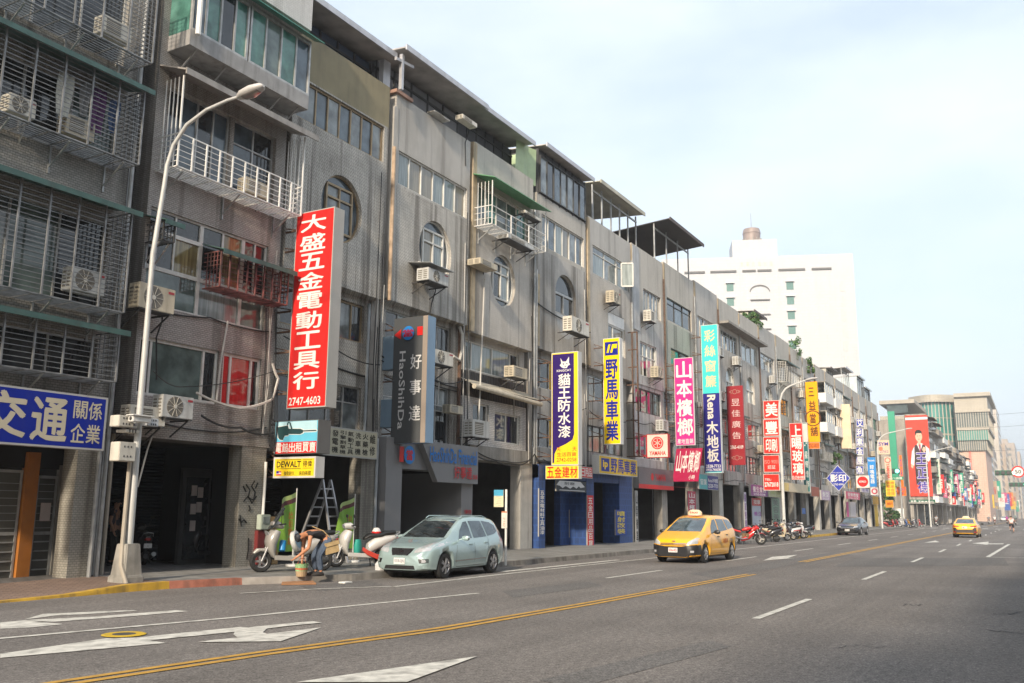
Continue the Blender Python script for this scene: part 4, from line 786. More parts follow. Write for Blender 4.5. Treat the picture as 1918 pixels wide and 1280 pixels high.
    if i in (6, 12): shed(Hh, X0+1, X1-.5, top-.6, top+1.3, YF+.5, 24, YF+1, pm('hut_cream', (.42, .40, .34), .8), .5, .1, pm('dark_roof_edge', (.1, .08, .075), .7), 3)
    if i == 13: shed(Hh, X0+.3, X1, top-.4, top+1.9, YF-.3, 24, YF+.2, None, .5, -.1, GUTTER, 4, posts=True)
    if i in (15, 16): shed(Hh, X0+.2, X1, top-.6, top+(2.3, 1.5)[i-15], YF-.1, 25, YF+.1, pm('pale_sheet', (.46, .52, .54), .6, .1), .2, -.05, pm('pale_sheet', (.46, .52, .54), .6, .1), 3); window(Hh, X1-1.8, X1-.6, top+.1, top+1.3, YF+.06, 2, 1, DFRAME, [G_DARK])
    for k, z in enumerate((12.0, 9.0, 6.1)):
        if r_.random() < (.75 if i < 10 else .45):
            x = r_.uniform(a+.3, b-1.0); xw = ('top', 'middle', 'lower')[k]
            ac(x, x+.85, z, z+.62, YF-.6, 'air conditioner at %s floor of the %s' % (xw, ' '.join(lab.split()[:8])), depth=.45, kind='box' if (i+k) % 2 else 'fan')
# painted casement open on house G
q = MB(); x, y = 43.6, YF-.02
for (p, s_) in (((x, y, 13.4), (x+.25, y-.55, 13.4)), ((x, y, 14.65), (x+.25, y-.55, 14.65)), ((x, y, 13.4), (x, y, 14.65)), ((x+.25, y-.55, 13.4), (x+.25, y-.55, 14.65))): q.bar(p, s_, .07)
q.face([(x, y, 13.4), (x+.25, y-.55, 13.4), (x+.25, y-.55, 14.65), (x, y, 14.65)], 1); q.build('open_casement', [ALUW, G_PALE], HOUSES[7])
q = MB(); q.box(45.1, 46.0, YF-.06, YF+.02, 11.4, 16.1); q.build('drain_panel', pm('pale_panel', (.42, .43, .44), .7, 0, .1, 2, dirt=.35), HOUSES[8])

# ------------------------------------------------------------------ shop signs
def mc(c): return flat(c)
RED = (.62, .022, .02); DRED = (.30, .02, .035); WHT = (.74, .72, .68); YEL = (.90, .60, .0); BLU = (.008, .02, .26); NAVY = (.03, .01, .13); PINK = (.72, .05, .22); CYAN = (.10, .52, .50); TEAL = (.02, .14, .15); ORNG = (.78, .36, .02); BLK = (.015, .015, .015); GRY = (.085, .09, .095); SIDE = (.36, .35, .33); CRM = (.66, .58, .46); GRN = (.03, .26, .15)
class Sign:
    """board + frame + lettering, one mesh per colour; projecting boards face up the street (-X), flat ones face the road (-Y)"""
    def __init__(s, label, fr, thick, face, side=SIDE, cat='shop sign', name='shop_sign', rim=.03, rimcol=None, group='shop signs along the row'):
        s.fr = fr; c = fr.P(.5, 0); s.t = thing(name, label, cat, tuple(c), 0, group); s.L = {}
        b = MB(); b.fbox(fr.O, fr.U*fr.w, fr.V*fr.h, -fr.N*thick); b.build('sign_box', mc(side), s.t)
        f = MB(); r_ = rim/fr.w; q = rim/fr.h; rectq(f, fr, r_, q, 1-r_, 1-q, .002); f.build('sign_face', mc(face) if isinstance(face, tuple) else face, s.t)
    def q(s, col): return s.L.setdefault(col, MB())
    def text(s, txt, rect, col, bold=.025, mode='col', **k):
        m = s.q(col); (column if mode == 'col' else row if mode == 'row' else write)(m, s.fr, txt, rect, bold, **k)
    def rect(s, u0, v0, u1, v1, col, d=.003): rectq(s.q(col), s.fr, u0, v0, u1, v1, d)
    def poly(s, pts, col, d=.003): polyq(s.q(col), s.fr, pts, d)
    def disc(s, u, v, r_, col, d=.0035, r_in=0): disc(s.q(col), s.fr, u, v, r_, d, 0, r_in)
    def brace(s, wallY=YF, n=3, col=None, dy=.0):
        m = MB(); fr = s.fr; x = fr.O.x+.15; y0 = fr.O.y
        for i in range(n): z = fr.O.z+fr.h*(.08+.84*i/max(1, n-1)); m.bar((x, y0, z), (x, wallY+.1, z), .05); m.bar((x, y0, z+.0), (x, wallY+.1, z+.3), .03)
        m.bar((x, y0+.06, fr.O.z), (x, y0+.06, fr.O.z+fr.h), .05); m.build('bracket', col or RUST, s.t); return s
    def done(s):
        for i, (c, m) in enumerate(s.L.items()):
            if m.v: m.build('lettering', mc(c), s.t)
        return s.t
def fX(l, t, r, b, X):      # board facing -X through two photo corners
    y0, z1 = xpl(l, t, X); y1, z0 = xpl(r, b, X); return Frame((X, y0, z0), (0, -1, 0), (0, 0, 1), y0-y1, z1-z0)
def fY(l, t, r, b, Y):
    x0, z1 = fac(l, t, Y); x1, z0 = fac(r, b, Y); return Frame((x0, Y, z0), (1, 0, 0), (0, 0, 1), x1-x0, z1-z0)
def autoX(l, t, Y=17.7): return fac(l, t, Y)[0]

# 1 tall red hardware sign
s = Sign('tall bright red vertical signboard with white brush characters and a phone number', fX(556, 401, 610, 762, 18.6), .42, RED, (.40, .385, .36))
s.fr.w = 1.28
s.text('大盛五金電動工具行', (.16, .085, .86, .985), WHT, .045, gap=.16); s.text('2747-4603', (.06, .015, .94, .055), WHT, .02, 'w'); s.brace(18.9, 9).done()
# 2 drill sign
s = Sign('red and blue sign showing a demolition drill under the tall red sign', fX(516, 790, 594, 849, 18.62), .5, (.12, .48, .66), (.13, .125, .12), rim=.02)
s.rect(.03, .62, .97, .97, (.42, .64, .72), .0022); s.rect(.02, .02, .98, .36, RED); s.text('電鎚出租買賣', (.03, .05, .97, .33), WHT, .03, 'row', d=.005)
W_ = (.66, .68, .66); D_ = (.02, .055, .06)
for c, g, d in ((W_, .018, .004), (D_, 0, .006)):
    s.poly([(.09-g, .50), (.05-g, .82+g), (.30+g, .86+g), (.33, .76), (.33, .56-g), (.24, .55-g), (.20, .42-g), (.13, .44-g)], c, d); s.poly([(.33, .60-g), (.33, .76+g), (.60+g, .74+g), (.66+g, .70+g), (.66+g, .62-g), (.60, .58-g)], c, d+.0005); s.poly([(.66, .655-g), (.66, .69+g), (.95+g, .69+g), (.97+g, .67), (.95, .655-g)], c, d+.001)
s.poly([(.28, .92), (.30, .97), (.36, .95), (.42, .74), (.38, .74), (.34, .92), (.31, .93), (.30, .86), (.28, .86)], D_, .0062); s.brace(18.5, 2).done()
# 3 yellow tool sign
s = Sign('yellow light-box sign with black lettering and a small flag, lowest under the drill sign', fX(513, 857, 590, 895, 18.62), .35, (.82, .58, .02), (.55, .53, .5), rim=.05)
s.text('DEWALT', (.08, .50, .66, .80), BLK, .04, 'w'); s.rect(.08, .85, .66, .875, BLK); s.rect(.08, .43, .66, .455, BLK); s.text('得偉', (.70, .52, .92, .80), BLK, .02, 'row'); s.rect(.70, .84, .92, .86, BLK); s.rect(.70, .44, .92, .46, BLK); s.text('強勁耐久', (.26, .12, .52, .32), BLK, .01, 'row'); s.text('來自美國', (.62, .12, .90, .32), BLK, .01, 'row')
s.rect(.08, .12, .2, .34, (.55, .1, .1)); s.rect(.08, .2, .2, .26, WHT, .0034); s.rect(.08, .22, .14, .34, BLU, .0038); s.brace(18.5, 2).done()
# 4 list board
s = Sign('long weathered cream board with columns of black brush characters', fY(606, 797, 706, 861, 18.0), .12, (.47, .45, .34), (.4, .4, .38), rim=.04)
for i, tx in enumerate(['抽水馬達', '發電機', '引擎割草機', '氣動工具', '洗車機', '火藥槍', '維修']): s.text(tx, (.02+i*.138, .08, .125+i*.138, .92), BLK, .035, gap=.22)
s.done()
# 5 finance tower sign
s = Sign('tall dark grey pylon sign with round blue emblem and pale vertical lettering', fX(739, 598, 796, 829, 23.9), .45, (.075, .08, .085), (.20, .30, .42), rim=.0)
s.rect(.86, 0, 1, 1, (.30, .25, .21)); s.poly([(.02, .865), (.22, .91), (.22, .825)], RED, .02); s.rect(.70, .845, .86, .915, RED, .02); s.disc(.45, .87, .235, (.02, .20, .55), .05); s.text('當', (.30, .84, .60, .90), (.45, .02, .05), .04, 'w', d=.054)
s.text('好事達', (.52, .13, .84, .74), (.62, .62, .62), .02, gap=.42); s.text('HaoShihDa', (.19, .11, .37, .73), (.62, .62, .62), .02, 'w', rot=90); s.brace(18.6, 3)
fr = s.fr
for (t_, b_) in ((630, 692), (748, 800)): m = MB(); z1 = xpl(727, t_, 23.9)[1]; z0 = xpl(727, b_, 23.9)[1]; m.box(23.95, 24.3, fr.O.y, fr.O.y+.75, z0, z1); m.build('mounting_box', mc((.20, .29, .38)), s.t)
s.done()
# 6 finance portal
t = thing('shop_portal', 'grey panelled shop portal with slanted fascia and blue raised lettering', 'shop front', (26, 18.0, .15)); X0, X1 = 23.5, 28.7; zt = 3.98; m = MB()
m.box(X0, X0+.85, 17.95, 18.75, .15, 3.0); m.box(X1-.75, X1, 17.95, 18.75, .15, 2.75); m.box(X0, X1, 17.97, 18.75, 3.0, zt); m.box(X1-.75, X1, 18.75, 21.9, .15, 3.0); m.build('portal_frame', pm('grey_panel', (.225, .225, .23), .6, 0, .05, 1, spec=.2), t)
m = MB(); m.prism([(1.6, zt-.02), (2.6, 2.62), (X1-X0, 2.62), (X1-X0, zt-.02)], (X0, 17.95, 0), (1, 0, 0), (0, 0, 1), (0, -.22, 0)); m.build('fascia', pm('grey_panel', (.225, .225, .23), .6, 0, .05, 1, spec=.2), t)
fr = Frame((X0, 17.72, 0), (1, 0, 0), (0, 0, 1), 1, 1); m = MB(); write(m, fr, 'HaoShihDa Financial', (2.05, 3.28, 5.05, 3.8), .02, d=.03); m.build('lettering', mc((.0, .16, .52)), t)
m = MB(); row(m, fr, '好事達', (3.55, 2.78, 4.75, 3.2), .04, d=.03); row(m, fr, '當舖', (4.8, 2.78, 5.1, 2.95), .03, d=.03); row(m, fr, '汽機車借款', (4.6, 1.55, 5.1, 1.7), .03, d=-.2); row(m, fr, '免留車', (4.6, 1.3, 5.1, 1.45), .03, d=-.2); row(m, fr, '低利', (4.6, 1.05, 5.1, 1.2), .03, d=-.2); m.build('lettering', mc((.50, .03, .04)), t)
fr2 = Frame((X0, 17.95, 0), (1, 0, 0), (0, 0, 1), 1, 1); m = MB(); disc(m, fr2, 1.1, 3.45, .3, .1); m.build('emblem_disc', mc((.02, .20, .55)), t); m = MB(); rectq(m, fr2, .55, 3.2, .78, 3.7, .1); write(m, fr2, '當', (.93, 3.28, 1.27, 3.62), .05, d=.104); m.build('emblem_red', mc(RED), t)
m = MB(); m.box(X0+.85, X1-.8, 21.2, 21.3, .15, 3.0); m.build('shutter', SHUT, t)
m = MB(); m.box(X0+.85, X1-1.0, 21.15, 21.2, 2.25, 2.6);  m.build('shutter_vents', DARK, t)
# blue sign at far left (continues out of the frame)
s = Sign('wide royal blue signboard with cream brush characters under the barred cages', fY(0, 716, 204, 748, 17.35), .3, (.006, .02, .26), (.42, .42, .42), rim=.05)
z1 = fac(204, 746, 17.35)[1]; z0 = fac(195, 845, 17.35)[1]; x1 = fac(199, 790, 17.35)[0]; s.t.children[0].parent = s.t
for ch in list(s.t.children): bpy.data.objects.remove(ch)
fr = Frame((x1-4.4, 17.35, z0), (1, 0, 0), (0, 0, 1), 4.4, z1-z0); s.fr = fr; s.t.location = fr.P(.5, 0); ORG[s.t.name] = Matrix.Translation(s.t.location)
b = MB(); b.fbox(fr.O, fr.U*fr.w, fr.V*fr.h, -fr.N*.25); b.build('sign_box', mc((.42, .42, .42)), s.t); f = MB(); rectq(f, fr, .012, .035, .988, .965, .002); f.build('sign_face', mc((.006, .02, .26)), s.t)
s.text('交', (.375, .14, .585, .9), (.52, .47, .36), .055, 'w'); s.text('通', (.615, .12, .79, .86), (.52, .47, .36), .055, 'w'); s.text('關係', (.815, .56, .975, .88), (.52, .47, .36), .03, 'row'); s.text('企業', (.81, .12, .975, .46), (.52, .47, .36), .03, 'row'); s.done()
# 7 paint sign
X = autoX(1033, 760); s = Sign('purple and yellow vertical sign with a white cat mark', fX(1033, 662, 1084, 871, X), .35, (.80, .62, .02), (.55, .54, .52), rim=.03)
s.poly([(.04, .02), (.10, .02), (.12, .10), (.22, .15), (.55, .185), (.78, .22), (.84, .27), (.84, .985), (.04, .985)], NAVY, .003)
for pts in ([(.34, .95), (.42, .915), (.55, .915), (.66, .955), (.66, .90), (.70, .885), (.62, .875), (.58, .855), (.46, .855), (.38, .865), (.31, .885), (.37, .90)],): s.poly(pts, WHT, .005)
s.poly([(.42, .90), (.50, .895), (.44, .885)], NAVY, .006); s.poly([(.60, .90), (.54, .895), (.60, .885)], NAVY, .006); s.poly([(.48, .875), (.56, .875), (.52, .865)], NAVY, .006); s.text('KINGCAT', (.20, .825, .74, .845), WHT, .03, 'w', d=.005)
s.text('貓王防水漆', (.26, .235, .70, .81), WHT, .045, d=.005, gap=.1); s.text('天', (.2, .12, .34, .155), RED, .01, 'w', d=.005); s.text('天', (.78, .12, .92, .155), RED, .01, 'w', d=.005); s.text('生活百貨', (.20, .075, .92, .11), RED, .01, 'row', d=.005); s.text('2742-0258', (.2, .03, .92, .062), RED, .01, 'w', d=.005); s.brace(18.5, 6).done()
# 8 small yellow + red boards
s = Sign('small yellow sign with four red characters under the purple cat sign', fX(1022, 873, 1084, 897, X-.1), .3, (.82, .62, .03), (.6, .58, .5), rim=.02); s.text('五金建材', (.03, .1, .97, .9), RED, .04, 'row'); s.brace(18.5, 2).done()
s = Sign('short red board beside the yellow four-character sign', fY(1086, 873, 1110, 897, 17.6), .1, RED); s.text('日用品', (.1, .15, .95, .85), WHT, .03, 'row'); s.done()
# 9/10 motorcycle shop
X = autoX(1129, 730); s = Sign('yellow vertical sign with blue characters and a blue monogram on top', fX(1129, 635, 1163, 832, X), .35, (.90, .60, .0), (.58, .57, .55), rim=.03)
s.rect(.12, .835, .90, .965, BLU); s.poly([(.22, .86), (.34, .94), (.46, .94), (.34, .86)], YEL, .006); s.poly([(.44, .86), (.56, .94), (.86, .94), (.82, .90), (.62, .90), (.56, .86)], YEL, .006); s.text('野馬車業', (.16, .03, .86, .80), BLU, .06, gap=.08); s.brace(18.4, 6).done()
s = Sign('wide yellow fascia sign with blue characters above the blue-tiled shop', fY(1122, 852, 1194, 894, 17.4), .35, (.62, .40, .02), (.55, .55, .53), rim=.03); s.rect(.05, .15, .25, .85, BLU); s.text('ip', (.09, .25, .21, .75), YEL, .05, 'w', d=.006); s.text('野馬車業', (.28, .13, .97, .87), BLU, .05, 'row'); s.done()
# 11/12 motorcycle maker signs
X = autoX(1211, 835, 17.5); s = Sign('square pale light box with red emblem and red rim on a red bracket', fX(1211, 814, 1252, 857, X), .3, (.62, .58, .50), (.50, .03, .03), rim=.03); s.disc(.5, .62, .33, RED); s.disc(.5, .62, .27, (.62, .58, .50), .005); s.disc(.5, .62, .24, RED, .006)
for k in range(3): a = math.pi*k/3+.52; du, dv = math.cos(a), math.sin(a); s.poly([(.5-.17*du-.015*dv, .62-.17*dv+.015*du), (.5+.17*du-.015*dv, .62+.17*dv+.015*du), (.5+.17*du+.015*dv, .62+.17*dv-.015*du), (.5-.17*du+.015*dv, .62-.17*dv-.015*du)], (.62, .58, .50), .008)
s.text('YAMAHA', (.12, .1, .88, .28), RED, .05, 'w'); s.brace(18.4, 2, mc((.45, .03, .03))).done()
s = Sign('grey fascia with red stripe and red lettering over the motorcycle showroom', fY(1196, 874, 1262, 919, 17.9), .3, (.17, .16, .165), (.2, .2, .2), rim=.01); s.rect(0, 0, 1, .2, RED); s.disc(.37, .58, .2, RED, .006); s.text('YAMAHA', (.45, .42, .76, .75), RED, .05, 'w'); s.done()
# 13/14 pink
X = autoX(1262, 750); s = Sign('hot pink vertical sign with four white brush characters', fX(1262, 672, 1302, 834, X), .15, (.82, .03, .24), (.6, .58, .56), rim=.03); s.text('山本檳榔', (.12, .10, .90, .97), WHT, .05, gap=.12); s.text('產地直銷', (.08, .02, .92, .075), WHT, .02, 'row'); s.brace(18.4, 7).done()
fr = fX(1258, 840, 1308, 902, X+.2); fr = Frame(fr.O, Vector((0, -1, 0)), Vector((-.12, -.2, 1)), fr.w, fr.h); s = Sign('slanting crimson banner with white brush characters below the pink sign', fr, .03, (.42, .02, .08), (.4, .03, .08), rim=.01); s.text('山本檳榔', (.06, .28, .96, .92), WHT, .03, 'row'); s.text('小時', (.6, .06, .85, .2), WHT, .02, 'row'); s.done()
# 15 cyan/navy
X = autoX(1312, 740); s = Sign('very tall two-colour sign, turquoise above and navy blue below', fX(1312, 610, 1353, 886, X), .3, (.06, .62, .58), (.6, .6, .58), rim=.03)
s.rect(.02, .008, .98, .53, (.02, .015, .19)); s.text('彩絲窗簾', (.2, .56, .82, .975), (.60, .55, .36), .05, gap=.25); s.text('Rena', (.26, .355, .74, .52), (.66, .6, .52), .05, 'w', rot=90, d=.005); s.text('木地板', (.18, .07, .84, .345), (.62, .58, .52), .045, d=.005, gap=.08); s.text('2528-7733', (.08, .035, .92, .055), WHT, .02, 'w', d=.005); s.text('0910-740038', (.08, .012, .92, .03), WHT, .02, 'w', d=.005); s.brace(18.4, 8).done()
s = Sign('cyan and navy small fascia board under the very tall two-colour sign', fY(1309, 888, 1346, 919, 17.7), .1, (.04, .04, .2)); s.rect(0, 0, .42, 1, (.07, .36, .38)); s.text('窗簾', (.05, .3, .38, .7), WHT, .02, 'row', d=.006); s.text('Rena木地板', (.46, .5, .98, .8), WHT, .02, 'w'); s.text('2528-7733', (.46, .15, .98, .4), WHT, .02, 'w'); s.done()
# 16 dark red
X = autoX(1360, 800); s = Sign('deep red vertical banner with cream scroll ornaments at both ends', fX(1361, 724, 1396, 871, X), .2, (.30, .022, .03), (.34, .03, .04), rim=.01); s.text('昱佳廣告', (.26, .30, .80, .86), (.62, .52, .5), .0, gap=.38); s.text('2765-4109', (.1, .20, .92, .245), WHT, .02, 'w')
for v in (.925, .09):
    for u, r_ in ((.5, .16), (.3, .1), (.7, .1), (.2, .06), (.8, .06)): s.disc(u, v, r_, (.42, .25, .2), .004, r_-.03)
s.brace(18.4, 4).done()
# 17 stack of red squares
X = autoX(1428, 830, 17.6); t0 = None
for (t_, b_, tx, mode) in ((751, 784, '美', 'w'), (786, 817, '豐', 'w'), (819, 850, '印刷', 'row'), (853, 885, 'ISO 9001', 'w'), (888, 919, 'TEL: 27672018', 'w')):
    s = Sign('red square sign %s in a white-framed stack' % {'I': 'with pale certification lettering', 'T': 'with a telephone number'}.get(tx[0], 'lettered '+tx), fX(1429, t_, 1461, b_, X), .15, (.66, .03, .02), (.55, .5, .48), rim=.045, group='stack of red square signs')
    if tx[:2] == '美' or tx[:2] == '豐' or tx == '印刷': s.text(tx, (.14, .14, .86, .86), WHT, .05, mode)
    elif tx[0] == 'I': s.text('ISO 9001', (.08, .5, .92, .72), (.55, .3, .25), .0, 'w'); s.text('認証', (.25, .2, .75, .42), WHT, .0, 'row')
    else: s.text('TEL:', (.1, .6, .5, .72), WHT, .03, 'w'); s.text('27672018', (.08, .22, .92, .5), WHT, .05, 'w')
    s.brace(18.3, 1).done()
# 18 glass shop, teal sign
X = autoX(1478, 850, 17.3); s = Sign('bright red vertical sign with four white brush characters beside a lamp post', fX(1478, 793, 1508, 899, X), .15, (.66, .025, .02), (.55, .5, .48), rim=.04); s.text('上暘玻璃', (.14, .09, .88, .97), WHT, .05, gap=.1); s.text('02-2768-0083', (.05, .02, .95, .07), WHT, .02, 'w'); s.brace(18.3, 3).done()
X = autoX(1502, 860, 17.6); s = Sign('dark teal vertical sign with pale top behind the red glass sign', fX(1500, 792, 1518, 922, X), .2, TEAL, (.55, .55, .53), rim=.03); s.rect(.03, .72, .97, .985, (.62, .58, .54)); s.text('星耀燈飾', (.35, .05, .85, .6), WHT, .0, gap=.3)
for k in range(6): s.rect(.15+.25*(k % 3), .66+.03*(k//2), .3+.25*(k % 3), .68+.03*(k//2), WHT, .006)
s.done()
# 20 pawn shop
X = autoX(1507, 770); s = Sign('orange vertical sign with brown characters and a circled character', fX(1508, 716, 1536, 828, X), .3, (.92, .38, .0), (.62, .3, .03), rim=.01); s.text('三', (.25, .76, .70, .90), (.10, .03, .01), .05, 'w'); s.text('益', (.22, .53, .78, .68), (.10, .03, .01), .05, 'w'); s.disc(.5, .39, .72, (.10, .03, .01), .004, .62); s.text('當', (.25, .31, .75, .47), (.10, .03, .01), .05, 'w'); s.text('舖', (.25, .10, .85, .25), (.10, .03, .01), .05, 'w'); s.brace(18.3, 3).done()
s = Sign('short orange tail board under the circled-character sign', fX(1513, 829, 1536, 841, X), .2, (.70, .20, .03)); s.text('2762-8033', (.06, .2, .94, .8), (.3, .05, .02), .04, 'w'); s.done()
# 21 blank beige
X = autoX(1571, 800); s = Sign('blank beige vertical signboard without any writing', fX(1572, 758, 1596, 840, X), .3, pm('beige_blank', (.70, .54, .37), .6, 0, .12, 1.2), (.6, .5, .38), rim=.01); s.brace(18.3, 3).done()
# 22 blue and white squares
X = autoX(1602, 840)
for k, ch in enumerate('艾利素金屋魚'): t_ = 785.0+k*17.6; s = Sign('square blue and white sign with the character %s in a hanging column' % ch, fX(1603, t_, 1618, t_+15.5, X), .15, (.03, .05, .36), (.5, .5, .5), rim=.06, group='column of blue and white square signs'); s.text(ch, (.12, .1, .88, .9), WHT, .06, 'w'); s.done()
# 23 diamond
c = fac(1570, 896, 16.0); y, z = 16.0, c[1]; X = c[0]; t = thing('shop_sign', 'blue diamond-shaped sign standing on its corner with white characters', 'shop sign', (X, y, z-1.6), 0, 'shop signs along the row'); h_ = abs(xpl(1570, 872, X)[1]-xpl(1570, 921, X)[1])/2; w_ = abs(xpl(1548, 896, X)[0]-xpl(1593, 896, X)[0])/2
m = MB(); m.prism([(-w_, 0), (0, -h_), (w_, 0), (0, h_)], (X+.2, y, z), (0, -1, 0), (0, 0, 1), (-.2, 0, 0)); m.build('sign_box', mc((.6, .6, .6)), t); m = MB(); k = .95; m.face([(X-.003, y+w_*k, z), (X-.003, y, z-h_*k), (X-.003, y-w_*k, z), (X-.003, y, z+h_*k)]); m.build('sign_face', mc((.03, .05, .36)), t)
fr = Frame((X, y, z), (0, -1, 0), (0, 0, 1), w_, h_); m = MB(); row(m, fr, '影印', (-.68, -.28, .68, .28), .06, d=.008); write(m, fr, 'www.copy.com.tw', (-.5, .36, .5, .46), .01, d=.008); write(m, fr, '2762-6046', (-.42, -.55, .42, -.38), .02, d=.008); m.build('lettering', mc(WHT), t)
m = MB(); m.tube([(X+.1, y+w_*.9, z), (X+.1, 18.3, z)], .05, 6); m.build('bracket', STEEL, t)
# 24 round mark
X = autoX(1602, 902, 16.6); s = Sign('white square sign with a red disc next to the blue diamond', fX(1603, 891, 1629, 914, X), .2, (.68, .62, .58), (.55, .5, .48), rim=.01); s.disc(.5, .5, s.fr.h*.42, RED); s.text('KYMCO', (.24, .42, .76, .58), WHT, .06, 'w', d=.006); s.done()
# 25..29
X = autoX(1623, 880, 17.6); s = Sign('sky blue vertical sign with white lettering behind the traffic light arm', fX(1624, 857, 1643, 912, X), .2, (.03, .24, .62), rim=.01); s.text('Panasonic', (.1, .86, .9, .93), WHT, .02, 'w'); s.text('銨鳴電器', (.25, .1, .75, .75), WHT, .03); s.done()
s = Sign('white board with a red rose mark under the sky blue sign', fX(1630, 913, 1646, 928, X), .1, (.68, .62, .6)); s.disc(.5, .5, .35, (.5, .06, .1), .004, .2); s.done()
X = autoX(1643, 840, 16.6); s = Sign('beige square sign with dark blue slanted letters in front of the green panel', fX(1643, 825, 1667, 851, X), .25, (.68, .50, .36), (.5, .4, .3), rim=.02); s.text('SYM', (.1, .6, .9, .85), (.06, .05, .35), .04, 'w'); s.text('2762', (.15, .1, .9, .28), (.2, .12, .25), .02, 'w'); s.disc(.25, .4, .25, (.72, .2, .12), .004); s.done()
X = autoX(1655, 880, 17.0); s = Sign('beige vertical sign with red rotated lettering by the corner', fX(1656, 856, 1671, 899, X), .2, (.68, .52, .40), rim=.01); s.disc(.5, .85, .35, RED, .004, .26); s.text('YAMAHA', (.25, .05, .75, .72), RED, .04, 'w', rot=90); s.done()
s = Sign('yellow board with red characters on the corner house', fX(1658, 900, 1678, 930, X), .2, (.80, .55, .04), rim=.01)
for k in range(2): s.text('機車修理', (.1+.42*k, .05, .48+.42*k, .95), (.6, .12, .03), .02)
s.done(); s = Sign('small amber board with brown writing below the yellow board', fX(1658, 937, 1674, 951, X), .2, (.62, .25, .02), rim=.02); s.text('機車行', (.2, .3, .9, .7), (.3, .03, .02), .03, 'row'); s.done()
X = autoX(1662, 830, 17.8); s = Sign('very tall plain green sign panel at the end of the row', fX(1662, 771, 1683, 893, X), .4, pm('green_panel', (.03, .30, .18), .5, 0, .06, .4), (.05, .3, .2), rim=.01); s.done()
X = 134.6; s = Sign('orange vertical sign with blue letters right of the green panel', fX(1684, 853, 1693, 912, X), .2, (.75, .17, .015), rim=.01); s.text('OA', (.2, .3, .8, .9), (.12, .06, .3), .03); s.done()
s = Sign('orange board with blue writing at the side street corner', fX(1679, 912, 1698, 929, X), .2, (.72, .15, .02), rim=.01); s.text('辦公傢俱', (.1, .55, .9, .85), (.25, .1, .25), .02, 'row'); s.text('2767', (.2, .15, .8, .4), (.25, .1, .25), .02, 'w'); s.done()
# fascias lower down the row
for (l, t_, r, b, col, lab, tx, tc2) in ((1406, 907, 1438, 931, (.22, .06, .22), 'purple fascia board with pale writing above a foot-massage shop', '養生會館', WHT), (1439, 917, 1465, 933, (.36, .36, .22), 'faded yellow-green fascia beside the purple one', '美容', (.3, .33, .1)), (1519, 911, 1535, 931, (.30, .07, .03), 'brown fascia board under the teal sign', '', WHT), (1538, 918, 1555, 938, (.40, .28, .42), 'pale violet fascia board above a dark doorway', '髮型', WHT),
    (1584, 920, 1611, 937, (.55, .04, .12), 'crimson fascia board with white characters behind the black car', '音樂教室', WHT), (1613, 914, 1628, 924, (.55, .53, .6), 'small lilac board under the red disc sign', '家電', (.1, .1, .4)), (1634, 929, 1646, 946, (.40, .24, .03), 'mustard board on the pillar before the corner', '', WHT)):
    s = Sign(lab, fY(l, t_, r, b, 17.7), .15, col, rim=.02)
    if tx: s.text(tx, (.1, .35, .9, .85), tc2, .03, 'row'); s.text('2762-5518', (.15, .08, .85, .26), tc2, .02, 'w')
    s.done()
# capsule
y = 17.2; x0, z1 = fac(1466, 903, y); x1, z0 = fac(1519, 925, y); t = thing('shop_sign', 'blank cream capsule-shaped light box below the red glass sign', 'shop sign', (x0, y, z0), 0, 'shop signs along the row'); r_ = (z1-z0)/2; n = 12
pts = [(0, 0), (x1-x0-r_, 0)]+[(x1-x0-r_+r_*math.sin(math.pi*k/n), r_-r_*math.cos(math.pi*k/n)) for k in range(1, n)]+[(x1-x0-r_, 2*r_), (0, 2*r_)]; m = MB(); m.prism(pts, (x0, y, z0), (1, 0, 0), (0, 0, 1), (0, .4, 0)); m.build('sign_box', mc((.62, .52, .36)), t); m = MB(); m.box(x0+.05, x0+2.0, y-.004, y, z0+.05, z1-.05); m.build('sign_face', mc((.68, .50, .16)), t)
# boards and paint on the shop fronts
def pboard(label, l, t_, r, b, Y, col, txt=None, tcol=WHT, mode='col', rect=(.15, .04, .85, .96), name='shop_board', bold=.03):
    s = Sign(label, fY(l, t_, r, b, Y), .06, col, rim=.0, name=name); 
    if txt: s.text(txt, rect, tcol, bold, mode)
    s.done(); return s
# blue tiled shop columns
BT = tile_mat('blue_tile', (.02, .06, .20), .3, .3, 0, .3, 1.3, .1, .05, 13); t = thing('shop_portal', 'blue-tiled arcade columns of the hardware shop with white writing', 'shop front', (36.5, 18, .15)); m = MB()
for (l, r) in ((1009, 1021), (1099, 1113), (1161, 1185)): x0 = fac(l, 1000, 18.0)[0]; x1 = fac(r, 1000, 18.0)[0]; m.box(x0, x1, 18.0, 18.9, .12, 3.6)
x0 = fac(1009, 1000, 18.0)[0]; x1 = fac(1185, 1000, 18.0)[0]; m.box(x0, x1, 18.02, 18.5, 3.05, 3.55); m.build('column_front', BT, t)
m = MB(); xa, xb_ = fac(1060, 1000, 18.6)[0], fac(1099, 1000, 18.6)[0]; m.box(xa, xb_, 18.9, 19.2, .12, 3.1); m.build('side_panel', BT, t)
pboard('vertical rows of white characters on the first blue column', 1010, 915, 1021, 1005, 17.98, (.02, .06, .20), '五金水電材料工具油漆', WHT)
pboard('narrow red board with white characters on the middle blue column', 1100, 928, 1112, 1028, 17.96, RED, '五金日用品百貨', WHT); pboard('red square board set back between the blue columns', 1067, 955, 1090, 1006, 18.86, (.45, .02, .03), '五金百貨', WHT)
